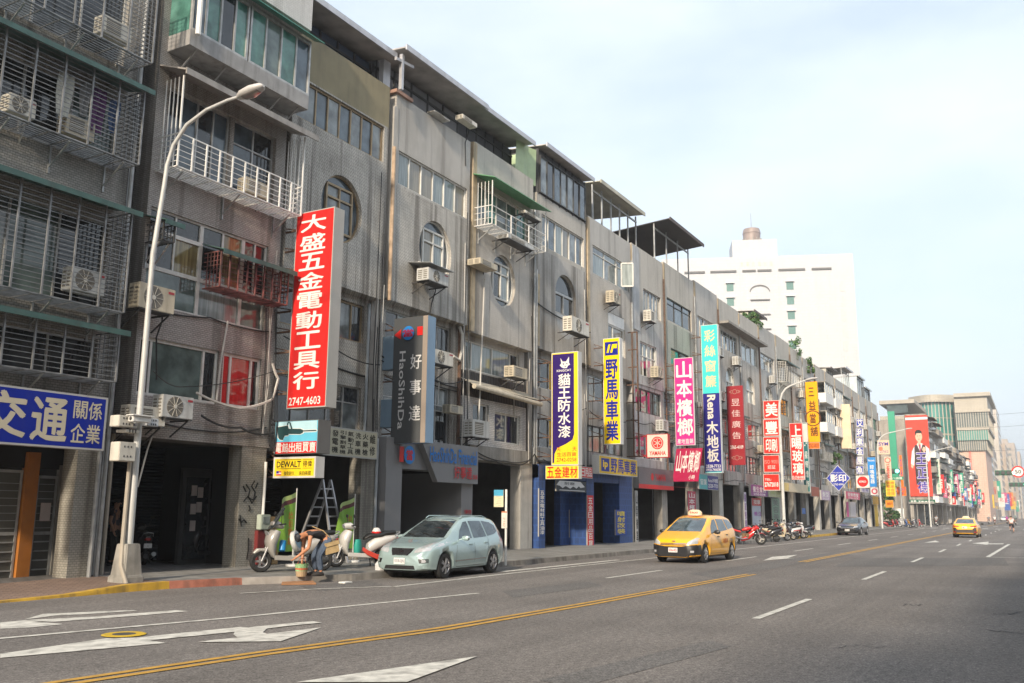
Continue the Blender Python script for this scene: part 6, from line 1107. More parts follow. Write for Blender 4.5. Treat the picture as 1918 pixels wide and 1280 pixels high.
# ------------------------------------------------------------------ scooters and motorcycles
def lw(m, wx, r, w=.1):     # tyre + rim at x = wx, axle along y
    m.lathe([(r*.58, w*.4), (r*.86, w*.5), (r*.985, w*.3), (r, 0), (r*.985, -w*.3), (r*.86, -w*.5), (r*.58, -w*.4)], (wx, 0, r), (0, 1, 0), 24)
def rimm(m, wx, r, w=.07, sp=5):
    m.lathe([(r*.62, w*.6), (r*.56, w*.5), (r*.56, -w*.5), (r*.62, -w*.6)], (wx, 0, r), (0, 1, 0), 22)
    for k in range(sp): a = 2*math.pi*k/sp; m.bar((wx, 0, r), (wx+math.cos(a)*r*.58, 0, r+math.sin(a)*r*.58), .045)
    m.lathe([(0, w*.6), (r*.2, w*.55), (r*.2, -w*.55), (0, -w*.6)], (wx, 0, r), (0, 1, 0), 12)
def scooter(label, col, maxi=False, group='scooters parked along the kerb', accent=None, name='scooter', screen=False):
    """x forward, wheels touch z=0"""
    t = thing(name, label, 'scooter', (0, 0, 0), 0, group); ORG[t.name] = Matrix.Identity(4); B = lambda m, n, mt, p=None, **k: m.build(n, mt, p or t, world=False, **k)
    r = .235 if maxi else .215; xf, xr = (.70, -.66) if maxi else (.62, -.58); pm_ = paint('bike_%02d%02d%02d' % tuple(int(v*99) for v in col), col, .35, .15)
    for wx in (xf, xr): m = MB(); lw(m, wx, r, .12); o = B(m, 'wheel', TYRE, smooth=True); m = MB(); rimm(m, wx, r); B(m, 'rim', RIM, o, smooth=True)
    m = MB(); e = Vector; y = .0
    m.loft([((xf+.16, 0, .40), (.0, .05, 0), (.02, 0, .02)), ((xf+.06, 0, .47), (0, .075, 0), (.05, 0, .035)), ((xf-.12, 0, .46), (0, .08, 0), (.03, 0, .05)), ((xf-.24, 0, .36), (0, .07, 0), (.02, 0, .03))], 12); B(m, 'front_fender', pm_, smooth=True)
    m = MB(); hx = xf-.28   # leg shield and nose
    m.loft([((hx+.02, 0, .30), (0, .12, 0), (.06, 0, .03)), ((hx+.08, 0, .45), (0, .18, 0), (.09, 0, .03)), ((hx+.09, 0, .62), (0, .22, 0), (.12, 0, .03)), ((hx+.05, 0, .76), (0, .23, 0), (.13, 0, .03)), ((hx-.02, 0, .88), (0, .17, 0), (.09, 0, .03))], 16); B(m, 'leg_shield', pm_, smooth=True)
    m = MB(); m.loft([((hx+.10, 0, .80), (0, .06, 0), (.03, 0, .05)), ((hx+.19, 0, .82), (0, .13, 0), (.02, 0, .06))] if maxi else [((hx-.02, 0, 1.0), (0, .06, 0), (.03, 0, .05)), ((hx+.12, 0, .99), (0, .10, 0), (.02, 0, .055))], 12); B(m, 'headlight', LAMP, smooth=True)
    m = MB(); m.loft([((hx-.16, 0, .96), (0, .10, 0), (.0, 0, .05)), ((hx-.06, 0, 1.0), (0, .13, 0), (0, 0, .085)), ((hx+.09, 0, 1.0), (0, .11, 0), (0, 0, .07))], 14); B(m, 'handlebar_cowl', pm_, smooth=True)
    m = MB(); m.tube([(hx-.12, -.34, 1.02), (hx-.06, -.2, 1.01), (hx-.05, 0, 1.0), (hx-.06, .2, 1.01), (hx-.12, .34, 1.02)], .018, 8); B(m, 'handlebar', TRIM)
    for sd in (-1, 1):
        m = MB(); m.tube([(hx-.07, sd*.2, 1.02), (hx-.05, sd*.26, 1.2)], .008, 6); m.loft([((hx-.045, sd*.28, 1.24), (0, .055, 0), (0, 0, .04)), ((hx-.07, sd*.28, 1.24), (0, .06, 0), (0, 0, .045))], 10); B(m, 'mirror', TRIM, smooth=True)
    m = MB(); m.fbox((-.22, -.16, .26), (hx+.24, 0, 0), (0, .32, 0), (0, 0, .08)); B(m, 'floorboard', TRIM, bevel=.02); m = MB()
    for sd in (-1, 1): m.fbox((-.25, sd*.165-.02, .22), (hx+.28, 0, .04), (0, .04, 0), (0, 0, .10))
    B(m, 'side_skirt', pm_, bevel=.01)
    m = MB(); m.loft([((-.18, 0, .42), (0, .13, 0), (.0, 0, .16)), ((-.34, 0, .54), (0, .18, 0), (0, 0, .18)), ((-.6, 0, .63), (0, .18, 0), (0, 0, .15)), ((-.86, 0, .70), (0, .12, 0), (0, 0, .09)), ((-.98, 0, .74), (0, .07, 0), (0, 0, .04))], 14); B(m, 'rear_body', pm_, smooth=True)
    m = MB(); zz = .74; m.loft([((-.08, 0, zz-.05), (0, .08, 0), (0, 0, .04)), ((-.2, 0, zz+.02), (0, .14, 0), (0, 0, .06)), ((-.5, 0, zz+.03), (0, .16, 0), (0, 0, .065)), ((-.62, 0, zz+.08), (0, .15, 0), (0, 0, .065)), ((-.9, 0, zz+.10), (0, .11, 0), (0, 0, .05))], 14); B(m, 'seat', BLACK, smooth=True)
    m = MB(); m.loft([((-.93, 0, .68), (0, .09, 0), (0, 0, .045)), ((-1.0, 0, .69), (0, .07, 0), (0, 0, .035))], 12); B(m, 'tail_light', REDL, smooth=True)
    m = MB(); m.box(-1.03, -1.02, -.1, .1, .46, .58); m.bar((-.9, 0, .62), (-1.02, 0, .5), .04, 1); B(m, 'number_plate', [PLATE, TRIM])
    m = MB(); m.tube([(-.42, 0, .2), (-.62, 0, .22), (-.8, 0, .24)], [.13, .12, .06], 10); B(m, 'engine', DFRAME, smooth=True); m = MB(); m.tube([(-.35, -.14, .16), (-.55, -.17, .22), (-.92, -.18, .30)], [.03, .06, .06], 10); B(m, 'muffler', STEEL, smooth=True)
    m = MB()
    for sd in (-1, 1): m.tube([(xf, sd*.085, r), (xf-.16, sd*.07, .62)], .022, 8)
    B(m, 'fork', RIM, smooth=True); m = MB(); m.tube([(-.86, -.14, .76), (-1.0, -.12, .84), (-1.02, 0, .86), (-1.0, .12, .84), (-.86, .14, .76)], .014, 6); B(m, 'grab_rail', STEEL); m = MB(); m.bar((-.3, .12, .2), (-.36, .22, .0), .025); m.bar((-.3, -.12, .2), (-.36, -.22, .0), .025); B(m, 'stand', DFRAME)
    if accent: m = MB(); [m.fbox((-.75, sd*.185-.004, .56), (.42, 0, -.05), (0, .008, 0), (0, 0, .05)) for sd in (-1, 1)]; B(m, 'stripe', paint('acc_%02d%02d%02d' % tuple(int(v*99) for v in accent), accent))
    if screen: m = MB(); m.loft([((hx+.12, 0, .92), (0, .19, 0), (.012, 0, .01)), ((hx-.02, 0, 1.12), (0, .18, 0), (.012, 0, .01)), ((hx-.16, 0, 1.36), (0, .12, 0), (.012, 0, .01))], 14); B(m, 'windscreen', CARGL, smooth=True)
    return t
def put(t, x, y, rz, z=0.0): t.location = (x, y, z); t.rotation_euler = (0, 0, rz); ORG[t.name] = Matrix.Translation((x, y, z))@Matrix.Rotation(rz, 4, 'Z'); return t
s1 = scooter('silver maxi scooter with dark windscreen carrying a round electric fan', (.36, .345, .32), True, screen=True); x, y = gnd(545, 1072, .15); put(s1, x+.15, y+.1, R(150), .15); s1.scale = (1.13, 1.13, 1.13)
s2 = scooter('white scooter draped with a red hose behind the bending man', (.62, .60, .57)); x, y = gnd(668, 1063, .15); put(s2, x+.25, y+.1, R(148), .15); s2.scale = (1.08, 1.08, 1.08)
def hose(t, base):      # red hose coil hangs on the white scooter
    m = MB()
    for k in range(4): m.tube([base@Vector((-1.02, -.2-.03*k, .80-.04*k)), base@Vector((-.98, -.24, .5-.03*k)), base@Vector((-.7, -.26-.02*k, .25+.02*k)), base@Vector((-.4, -.25, .22+.03*k)), base@Vector((-.12, -.24, .34+.03*k)), base@Vector((0, -.2, .45+.02*k))][::-1], .022, 8)
    o = m.build('hose', pm('red_hose', (.50, .05, .03), .45), None, smooth=True); tag(o, 'red hose looped round the back of the white scooter', 'hose')
Mx = Matrix.Translation(s2.location)@Matrix.Rotation(R(148), 4, 'Z')@Matrix.Scale(-1, 4, (0, 1, 0)); hose(s2, Mx)
b = ORG[s1.name]; m = MB(); C_ = b@Vector((.02, .05, .72)); ax = (b.to_3x3()@Vector((-.75, .55, .25))).normalized(); m.lathe([(.0, 0), (.24, 0), (.26, .02), (.26, .1), (.24, .12), (0, .12)], C_, ax, 26); m.lathe([(.05, .125), (.17, .13), (.19, .125)], C_, ax, 20, 1); m.lathe([(.05, -.005), (.17, -.01), (.19, -.005)], C_, ax, 20, 1)
m.tube([C_, C_-Vector((0, 0, .35))], .02, 6); m.lathe([(0, 0), (.15, 0), (.16, .03), (0, .05)], C_-Vector((0, 0, .37)), (0, 0, 1), 18, 0); o = m.build('electric_fan', [pm('fan_grey', (.48, .48, .46), .5), pm('fan_blue', (.2, .36, .48), .4)], None, smooth=True); tag(o, 'round electric fan standing on the silver scooter footboard', 'fan')
m = MB(); q = b@Vector((.28, .02, .62)); m.lathe([(.07, -.13), (.08, -.12), (.08, .12), (.07, .13)], q, (.3, .2, 1), 14); o = m.build('water_jug', pm('jug_blue', (.02, .22, .5), .3), None, smooth=True); tag(o, 'bright blue jug wedged behind the silver scooter leg shield', 'jug')
b = ORG[s2.name]; m = MB(); q = b@Vector((.08, 0, .36)); m.loft([((q.x, q.y, q.z), (.10, 0, 0), (0, .08, 0)), ((q.x, q.y, q.z+.2), (.13, 0, 0), (0, .1, 0)), ((q.x, q.y, q.z+.36), (.10, 0, 0), (0, .07, 0))], 12); o = m.build('shopping_bag', pm('teal_bag', (.02, .30, .24), .6), None, smooth=True); tag(o, 'teal bag hanging on the white scooter footboard', 'bag')
m = MB(); q = b@Vector((-.45, -.02, .93)); m.lathe([(.0, .11), (.07, .095), (.115, .03), (.125, -.04), (.11, -.1), (.09, -.11)], q, (0, 0, 1), 18); m.lathe([(.127, -.05), (.13, -.02), (.127, .0)], q, (0, 0, 1), 18, 1); o = m.build('helmet', [pm('helmet_white', (.62, .6, .58), .3, coat=.6), flat(RED)], None, smooth=True); tag(o, 'white open helmet with a red band resting on the white scooter seat', 'helmet')
# red sports motorcycle
def motorcycle(label, col):
    t = thing('motorcycle', label, 'motorcycle', (0, 0, 0), 0); ORG[t.name] = Matrix.Identity(4); B = lambda m, n, mt, p=None, **k: m.build(n, mt, p or t, world=False, **k); P_ = paint('moto_red', col, .3, .1); r = .30; WR = pm('white_rim', (.55, .52, .46), .4)
    for wx in (.70, -.68): m = MB(); lw(m, wx, r, .14); o = B(m, 'wheel', TYRE, smooth=True); m = MB(); rimm(m, wx, r, .09, 3); B(m, 'rim', WR, o, smooth=True)
    m = MB(); m.loft([((.2, 0, .88), (0, .06, 0), (0, 0, .03)), ((.1, 0, .86), (0, .14, 0), (0, 0, .10)), ((-.12, 0, .82), (0, .15, 0), (0, 0, .10)), ((-.3, 0, .76), (0, .09, 0), (0, 0, .05))], 14); B(m, 'fuel_tank', P_, smooth=True)
    m = MB(); m.loft([((-.28, 0, .76), (0, .10, 0), (0, 0, .04)), ((-.5, 0, .78), (0, .12, 0), (0, 0, .035)), ((-.7, 0, .84), (0, .09, 0), (0, 0, .03))], 12); B(m, 'seat', BLACK, smooth=True); m = MB(); m.loft([((-.35, 0, .68), (0, .12, 0), (0, 0, .07)), ((-.7, 0, .78), (0, .10, 0), (0, 0, .06)), ((-1.0, 0, .92), (0, .05, 0), (0, 0, .03))], 12); B(m, 'tail_fairing', P_, smooth=True)
    m = MB(); m.loft([((.62, 0, .88), (0, .05, 0), (.0, 0, .06)), ((.50, 0, .90), (0, .15, 0), (0, 0, .13)), ((.34, 0, .84), (0, .20, 0), (0, 0, .16)), ((.2, 0, .70), (0, .20, 0), (0, 0, .14))], 14); B(m, 'front_fairing', P_, smooth=True); m = MB(); m.loft([((.32, 0, .66), (0, .19, 0), (0, 0, .18)), ((.1, 0, .48), (0, .2, 0), (0, 0, .2)), ((-.2, 0, .30), (0, .16, 0), (0, 0, .12)), ((-.36, 0, .26), (0, .12, 0), (0, 0, .08))], 14); B(m, 'belly_fairing', P_, smooth=True)
    m = MB(); m.lathe([(.0, .21), (.10, .21), (.12, .18)], (-.02, 0, .5), (0, 1, 0), 16); m.lathe([(.0, -.21), (.10, -.21), (.12, -.18)], (-.02, 0, .5), (0, 1, 0), 16); m.box(-.3, .05, -.12, .12, .36, .6); B(m, 'engine', pm('engine_brown', (.22, .13, .07), .4, .6), bevel=.02)
    m = MB(); m.tube([(.0, -.16, .35), (-.3, -.18, .30), (-.55, -.2, .36), (-.95, -.22, .50)], [.03, .035, .06, .065], 10); B(m, 'exhaust', CHROME, smooth=True); m = MB(); [m.tube([(.70, sd*.1, r), (.48, sd*.09, .86)], .028, 8) for sd in (-1, 1)]; B(m, 'fork', RIM, smooth=True); m = MB(); m.loft([((.96, 0, .50), (0, .05, 0), (0, 0, .01)), ((.80, 0, .62), (0, .085, 0), (0, 0, .02)), ((.55, 0, .60), (0, .08, 0), (0, 0, .02))], 10); B(m, 'front_fender', P_, smooth=True)
    m = MB(); m.tube([(.33, -.3, .96), (.42, -.1, .98), (.42, .1, .98), (.33, .3, .96)], .016, 6); B(m, 'handlebar', TRIM); m = MB(); m.loft([((.60, 0, .96), (0, .12, 0), (.01, 0, .01)), ((.42, 0, 1.12), (0, .1, 0), (.01, 0, .01))], 12); B(m, 'windscreen', CARGL, smooth=True); m = MB(); m.bar((-.3, 0, .45), (-.68, 0, r), .07); B(m, 'swing_arm', RIM); m = MB(); m.bar((-.15, .1, .28), (-.2, .3, 0), .025); B(m, 'stand', DFRAME); return t
x, y = gnd(1411, 1021); mc_ = motorcycle('bright red sports motorcycle parked broadside at the left end of the row of bikes', (.62, .02, .02)); put(mc_, x+.2, y+.35, R(-68))
pl = [((.03, .03, .035), 1449, 1017, -62, 'black scooter squeezed beside the red motorcycle'), ((.62, .52, .36), 1468, 1015, -48, 'cream scooter with tilted rear body in the parked row'), ((.05, .05, .06), 1480, 1013, -70, 'dark scooter behind the cream one'), ((.55, .55, .55), 1488, 1011, -55, 'silver scooter in the middle of the parked row'), ((.10, .02, .02), 1497, 1010, -70, 'maroon scooter near the right end of the row'), ((.60, .58, .56), 1504, 1009, -60, 'white scooter second from the right end of the row'), ((.04, .05, .07), 1510, 1008, -72, 'blue-black scooter at the right end of the row')]
pl += [((.02, .02, .02), 1440, 1009, -60, 'black scooter half hidden behind the red motorcycle'), ((.25, .05, .04), 1458, 1008, -40, 'brick-red scooter in the back line behind the cream one'), ((.10, .10, .11), 1473, 1007, -58, 'charcoal scooter in the back line of the parked row'), ((.03, .05, .09), 1486, 1006, -45, 'navy scooter in the back line behind the silver one'), ((.4, .38, .35), 1498, 1005, -66, 'champagne scooter in the back line near the right end')]
for i, (col, px, py, a, lab) in enumerate(pl): x, y = gnd(px, py); put(scooter(lab, col, i % 3 == 1, accent=(.5, .05, .04) if i % 2 else None), x+1.2, y+.7, R(a+180 if i % 3 == 0 else a))
pr2 = [s1, s2]
for i in range(11):
    px = 1667+i*5.0; x, y = gnd(px, 989.5-.12*i); cl = [(.35, .03, .03), (.03, .03, .03), (.3, .02, .03), (.55, .55, .55), (.6, .58, .55), (.03, .1, .3), (.4, .2, .03), (.05, .05, .05), (.3, .3, .32), (.03, .03, .04), (.4, .04, .03)][i]
    nm = ['dark red', 'black', 'crimson', 'silver', 'white', 'blue', 'orange-brown', 'charcoal', 'grey', 'jet black', 'red'][i]
    put(scooter('%s scooter in the crowded bike park by the side street shrub' % nm, cl, group='scooters in the side street bike park'), x, y, R(-80+15*((i*7) % 5)), .0)

# ------------------------------------------------------------------ people
SKIN = pm('skin', (.42, .22, .14), .55, 0, .08, 8); SKIN2 = pm('skin_tanned', (.46, .20, .10), .55, 0, .08, 8); HAIR = pm('hair_black', (.015, .013, .012), .6)
def skin_mesh(V, E, rads, sub=1):
    me = bpy.data.meshes.new('sk'); me.from_pydata(V, E, []); o = bpy.data.objects.new('sk', me); COL.objects.link(o); md = o.modifiers.new('s', 'SKIN'); md.use_smooth_shade = True
    for i, r in enumerate(rads): me.skin_vertices[0].data[i].radius = r if isinstance(r, tuple) else (r, r); me.skin_vertices[0].data[i].use_root = (i == 0)
    sb = o.modifiers.new('u', 'SUBSURF'); sb.levels = sub; dg = bpy.context.evaluated_depsgraph_get(); dg.update(); m = bpy.data.meshes.new_from_object(o.evaluated_get(dg), depsgraph=dg); bpy.data.objects.remove(o)
    vs = [tuple(v.co) for v in m.vertices]; fs = [tuple(p.vertices) for p in m.polygons]; bpy.data.meshes.remove(m); return vs, fs
def person(label, J, shirt, trousers, shoes, loc, rz, skin=None, hair='hair', hairmat=None, sleeve=.55, group=None, shorts=1.0, z=0.0):
    """J: joint name -> point (local, facing +x). One continuous body; clothing, shoes and hair are its children"""
    t = thing('person', label, 'person', (0, 0, 0), 0, group); ORG[t.name] = Matrix.Identity(4); V = Vector; J = {k: V(v) for k, v in J.items()}
    names = ['pelvis', 'waist', 'chest', 'neck', 'head', 'crown']; Vt = [J[k] for k in names]; rad = [(.145, .11), (.125, .10), (.15, .11), .055, (.085, .098), (.06, .075)]; E = [(0, 1), (1, 2), (2, 3), (3, 4), (4, 5)]
    def chain(par, pts, rs):
        p = par
        for q, r in zip(pts, rs): Vt.append(V(q)); rad.append(r); E.append((p, len(Vt)-1)); p = len(Vt)-1
        return p
    for sd in ('L', 'R'):
        w = chain(2, [J['sh'+sd], J['sh'+sd].lerp(J['el'+sd], .5), J['el'+sd], J['el'+sd].lerp(J['wr'+sd], .4), J['wr'+sd]], [.058, .05, .042, .042, .028])
        d = (J['wr'+sd]-J['el'+sd]).normalized(); side = d.cross(V((0, 1, 0))).normalized() if abs(d.y) < .9 else V((1, 0, 0)); lat = side.cross(d)
        p = chain(w, [J['wr'+sd]+d*.07], [(.036, .02)])
        for k in range(4): b = J['wr'+sd]+d*.085+lat*(.024-.016*k); chain(p, [b+d*.03, b+d*(.06+.008*(k in (1, 2)))+side*.012, b+d*.075+side*.035], [.010, .009, .007])
        chain(p, [J['wr'+sd]+d*.05+lat*.045, J['wr'+sd]+d*.085+lat*.055+side*.01], [.011, .008])
        chain(0, [J['hip'+sd], J['hip'+sd].lerp(J['kn'+sd], .5), J['kn'+sd], J['kn'+sd].lerp(J['an'+sd], .35), J['an'+sd]], [.095, .08, .06, .056, .038])
        chain(len(Vt)-1, [J['toe'+sd]], [.034])
    vs, fs = skin_mesh([tuple(v) for v in Vt], E, rad); m = MB(); m.add(vs, fs)
    up = (J['crown']-J['neck']).normalized(); fc = J.get('face', V((1, 0, 0))); fc = (fc-up*fc.dot(up)).normalized(); rt_ = fc.cross(up); h = J['head']
    m.loft([(h+fc*.085+up*.02, rt_*.008, fc*.01), (h+fc*.105-up*.015, rt_*.016, fc*.012), (h+fc*.09-up*.025, rt_*.014, fc*.008)], 8)
    for s_ in (-1, 1): m.loft([(h+rt_*s_*.085+up*.03, fc*.02, rt_*.008), (h+rt_*s_*.093, fc*.022, rt_*.01), (h+rt_*s_*.085-up*.035, fc*.012, rt_*.006)], 8)
    body = m.build('body', skin or SKIN, t, world=False, smooth=True)
    m = MB()
    for s_ in (-1, 1): m.loft([(h+fc*.088+rt_*s_*.032+up*.022, rt_*.012, up*.006), (h+fc*.094+rt_*s_*.032+up*.022, rt_*.010, up*.005)], 8)
    m.loft([(h+fc*.088-up*.055, rt_*.022, up*.005), (h+fc*.093-up*.055, rt_*.02, up*.004)], 8); m.build('eyes_and_mouth', pm('face_dark', (.06, .03, .025), .5), t, world=False)
    # shirt, trousers
    def garment(name, V2, E2, r2, mat): vs, fs = skin_mesh([tuple(v) for v in V2], E2, r2); q = MB(); q.add(vs, fs); return q.build(name, mat, t, world=False, smooth=True)
    V2 = [J['chest'], J['waist'], J['pelvis']+(J['waist']-J['pelvis'])*.2, J['chest'].lerp(J['neck'], .62)]; E2 = [(0, 1), (1, 2), (0, 3)]; r2 = [(.172, .13), (.15, .122), (.165, .13), (.085, .075)]
    for sd in ('L', 'R'):
        V2 += [J['sh'+sd], J['sh'+sd].lerp(J['el'+sd], sleeve)]; n = len(V2); E2 += [(0, n-2), (n-2, n-1)]; r2 += [.078, .066]
    garment('shirt', V2, E2, r2, shirt)
    V2 = [J['pelvis'], J['pelvis'].lerp(J['waist'], .3)]; E2 = [(0, 1)]; r2 = [(.16, .125), (.155, .12)]
    for sd in ('L', 'R'):
        k = J['kn'+sd]; a = J['an'+sd]; V2 += [J['hip'+sd], J['hip'+sd].lerp(k, .55), k]; n = len(V2); E2 += [(0, n-3), (n-3, n-2), (n-2, n-1)]; r2 += [.115, .098, .08]
        if shorts >= 1: V2 += [k.lerp(a, .5), k.lerp(a, .92)]; E2 += [(n-1, n), (n, n+1)]; r2 += [.075, .064]
    garment('trousers', V2, E2, r2, trousers)
    for sd in ('L', 'R'): a, q = J['an'+sd], J['toe'+sd]; d = (q-a); d.z = 0; d.normalize(); m = MB(); w_ = V((-d.y, d.x, 0)); m.loft([(V((a.x, a.y, q.z+.005))-d*.07, w_*.03, V((0, 0, .035))), (V((a.x, a.y, q.z+.025)), w_*.045, V((0, 0, .06))), (V((q.x, q.y, q.z+.005)), w_*.048, V((0, 0, .04))), (V((q.x, q.y, q.z))+d*.07, w_*.03, V((0, 0, .025)))], 12); m.build('shoe', shoes, t, world=False, smooth=True)
    m = MB(); c = h+up*.035-fc*.012
    if hair == 'helmet': m.loft([(c-up*.06, fc*.115, rt_*.105), (c, fc*.135, rt_*.125), (c+up*.06, fc*.12, rt_*.11), (c+up*.105, fc*.075, rt_*.07), (c+up*.122, fc*.02, rt_*.02)], 16)
    else: m.loft([(c-up*.03-fc*.02, fc*.085, rt_*.092), (c+up*.02-fc*.01, fc*.102, rt_*.1), (c+up*.06, fc*.088, rt_*.085), (c+up*.085, fc*.04, rt_*.04)], 14)
    m.build('helmet' if hair == 'helmet' else 'hair', hairmat or HAIR, t, world=False, smooth=True)
    return put(t, loc[0], loc[1], rz, z)
STAND = dict(pelvis=(0, 0, .95), waist=(.01, 0, 1.1), chest=(.0, 0, 1.32), neck=(.01, 0, 1.5), head=(.03, 0, 1.61), crown=(.02, 0, 1.7), shL=(0, .19, 1.42), elL=(-.02, .24, 1.14), wrL=(.08, .24, .9), shR=(0, -.19, 1.42), elR=(-.02, -.24, 1.14), wrR=(.08, -.24, .9), hipL=(0, .09, .9), knL=(.03, .1, .5), anL=(0, .1, .09), toeL=(.13, .11, .035), hipR=(0, -.09, .9), knR=(.03, -.1, .5), anR=(0, -.1, .09), toeR=(.13, -.11, .035))
BEND = dict(pelvis=(-.26, 0, .82), waist=(-.12, 0, .94), chest=(.12, 0, .99), neck=(.30, 0, .94), head=(.40, 0, .87), crown=(.49, 0, .84), face=(.45, 0, -.9), shL=(.22, .19, .93), elL=(.26, .22, .64), wrL=(.50, .16, .45), shR=(.22, -.19, .93), elR=(.24, -.2, .62), wrR=(.28, -.12, .36), hipL=(-.24, .1, .78), knL=(-.02, .13, .46), anL=(-.09, .13, .09), toeL=(.06, .14, .035), hipR=(-.24, -.1, .78), knR=(.0, -.12, .46), anR=(-.06, -.12, .09), toeR=(.09, -.13, .035))
x, y = gnd(590, 1079, .15); MANX, MANY = x, y
man = person('man in dark sleeveless shirt bending down beside the silver scooter', BEND, pm('shirt_black', (.022, .018, .02), .85), pm('jeans', (.06, .085, .13), .85, 0, .35, 4), pm('boots', (.03, .027, .025), .7), (x, y), R(152), SKIN2, 'hair', pm('cap_black', (.02, .022, .03), .6), .12, z=.15)
b = Matrix.Translation((x, y, .15))@Matrix.Rotation(R(152), 4, 'Z'); m = MB(); q = b@Vector((-.33, .16, .70)); d = b.to_3x3()
m.fbox(q-d@Vector((.17, .03, .15)), d@Vector((.32, 0, -.08)), d@Vector((0, .07, 0)), d@Vector((.06, 0, .26))); m.fbox(q+d@Vector((-.155, .045, .02)), d@Vector((.32, 0, -.08)), d@Vector((0, .015, 0)), d@Vector((.022, 0, .10))); m.tube([q+d@Vector((0, 0, .1)), b@Vector((-.1, .14, 1.02)), b@Vector((.12, -.02, 1.12))], .014, 5); o = m.build('shoulder_bag', pm('canvas', (.42, .30, .15), .9, 0, .15, 9), None, bevel=.012); tag(o, 'tan canvas bag hanging at the bending man\'s hip', 'bag')
m = MB(); q = b@Vector((.33, .0, 0)); m.loft([(q, (.11, 0, 0), (0, .10, 0)), (q+Vector((0, 0, .12)), (.14, 0, 0), (0, .12, 0)), (q+Vector((0, 0, .28)), (.16, 0, 0), (0, .13, 0))], 16, cap=False); n = len(m.f)
m.m = [(1 if (i//16) == 0 else 0) if i % 16 < 99 else 0 for i in range(len(m.f))]; m.loft([(q+Vector((0, 0, .14)), (.142, 0, 0), (0, .122, 0)), (q+Vector((0, 0, .19)), (.15, 0, 0), (0, .127, 0))], 16, 2, cap=False); m.loft([(q+Vector((0, 0, .01)), (.1, 0, 0), (0, .09, 0)), (q+Vector((0, 0, .015)), (.1, 0, 0), (0, .09, 0))], 16, 1); m.tube([q+Vector((-.14, 0, .28)), q+Vector((-.08, 0, .4)), q+Vector((.08, 0, .4)), q+Vector((.14, 0, .28))], .01, 5, 2)
o = m.build('shopping_basket', [pm('basket_green', (.25, .42, .2), .6, 0, .3, 30), pm('basket_tan', (.45, .33, .2), .7), pm('basket_red', (.5, .14, .06), .6)], None); tag(o, 'green and red striped shopping basket at the bending man\'s hands', 'basket')
RIDE = dict(pelvis=(-.35, 0, .88), waist=(-.36, 0, 1.02), chest=(-.3, 0, 1.24), neck=(-.24, 0, 1.42), head=(-.2, 0, 1.53), crown=(-.2, 0, 1.62), shL=(-.28, .19, 1.34), elL=(-.12, .26, 1.12), wrL=(.12, .3, 1.04), shR=(-.28, -.19, 1.34), elR=(-.12, -.26, 1.12), wrR=(.12, -.3, 1.04), hipL=(-.3, .11, .84), knL=(.08, .16, .72), anL=(.05, .14, .42), toeL=(.18, .14, .36), hipR=(-.3, -.11, .84), knR=(.08, -.16, .72), anR=(.05, -.14, .42), toeR=(.18, -.14, .36))
# arcade: someone with a scooter behind the lamp pole, two dark scooters further in
x, y = gnd(262, 1062, .16); put(scooter('dark scooter with a white plate in the arcade behind the lamp pole', (.05, .045, .05), group='scooters standing in the arcade'), x+.8, y+1.0, R(60), .16); person('person in grey jacket and dark cap standing in the arcade behind the lamp pole', STAND, pm('jacket_grey', (.10, .09, .10), .8), pm('trousers_black', (.02, .02, .02), .8), BLACK, (x-.1, y+1.0), R(-60), z=.16)
x, y = gnd(408, 1058, .16); put(scooter('dim black scooter near the graffiti pillar in the arcade', (.03, .03, .03), group='scooters standing in the arcade'), x+.2, y+.7, R(170), .16)
x, y = gnd(420, 1050, .16); put(scooter('dull grey scooter deeper in the arcade beside the graffiti pillar', (.14, .14, .14), group='scooters standing in the arcade'), x+.6, y+1.2, R(165), .16)
# cyclist seen from behind
x, y = gnd(1896, 1000); t = thing('bicycle', 'bicycle ridden away by the person in the pale pink shirt', 'bicycle', (0, 0, 0)); ORG[t.name] = Matrix.Identity(4)
for wx in (.52, -.52): m = MB(); m.lathe([(.31, .014), (.335, 0), (.31, -.014)], (wx, 0, .335), (0, 1, 0), 24); m.lathe([(.02, .03), (.02, -.03)], (wx, 0, .335), (0, 1, 0), 8); [m.bar((wx, 0, .335), (wx+.31*math.cos(a*.7854), 0, .335+.31*math.sin(a*.7854)), .006) for a in range(8)]; m.build('wheel', TYRE, t, world=False)
m = MB(); [m.tube([p, q], .017, 6) for p, q in (((-.52, 0, .335), (-.1, 0, .3)), ((-.1, 0, .3), (-.22, 0, .82)), ((-.22, 0, .78), (.36, 0, .8)), ((-.1, 0, .3), (.38, 0, .7)), ((.52, 0, .335), (.34, 0, 1.0)), ((-.52, 0, .335), (-.2, 0, .74)))]; m.build('frame', flat((.3, .04, .04)), t, world=False); m = MB(); m.tube([(.2, -.28, 1.02), (.34, 0, 1.02), (.2, .28, 1.02)], .014, 6); m.build('handlebar', STEEL, t, world=False); m = MB(); m.loft([((-.38, 0, .86), (0, .1, 0), (0, 0, .03)), ((-.1, 0, .86), (0, .03, 0), (0, 0, .02))], 10); m.build('saddle', BLACK, t, world=False); put(t, x, y, R(1))
CYC = dict(RIDE, pelvis=(-.26, 0, .94), waist=(-.24, 0, 1.06), chest=(-.1, 0, 1.26), neck=(0, 0, 1.42), head=(.04, 0, 1.52), crown=(.04, 0, 1.61), shL=(-.07, .19, 1.34), elL=(.06, .28, 1.16), wrL=(.2, .27, 1.05), shR=(-.07, -.19, 1.34), elR=(.06, -.28, 1.16), wrR=(.2, -.27, 1.05), hipL=(-.22, .1, .9), knL=(.12, .14, .72), anL=(-.02, .13, .36), toeL=(.1, .13, .3), hipR=(-.22, -.1, .9), knR=(.08, -.14, .55), anR=(-.06, -.14, .2), toeR=(.06, -.14, .13))
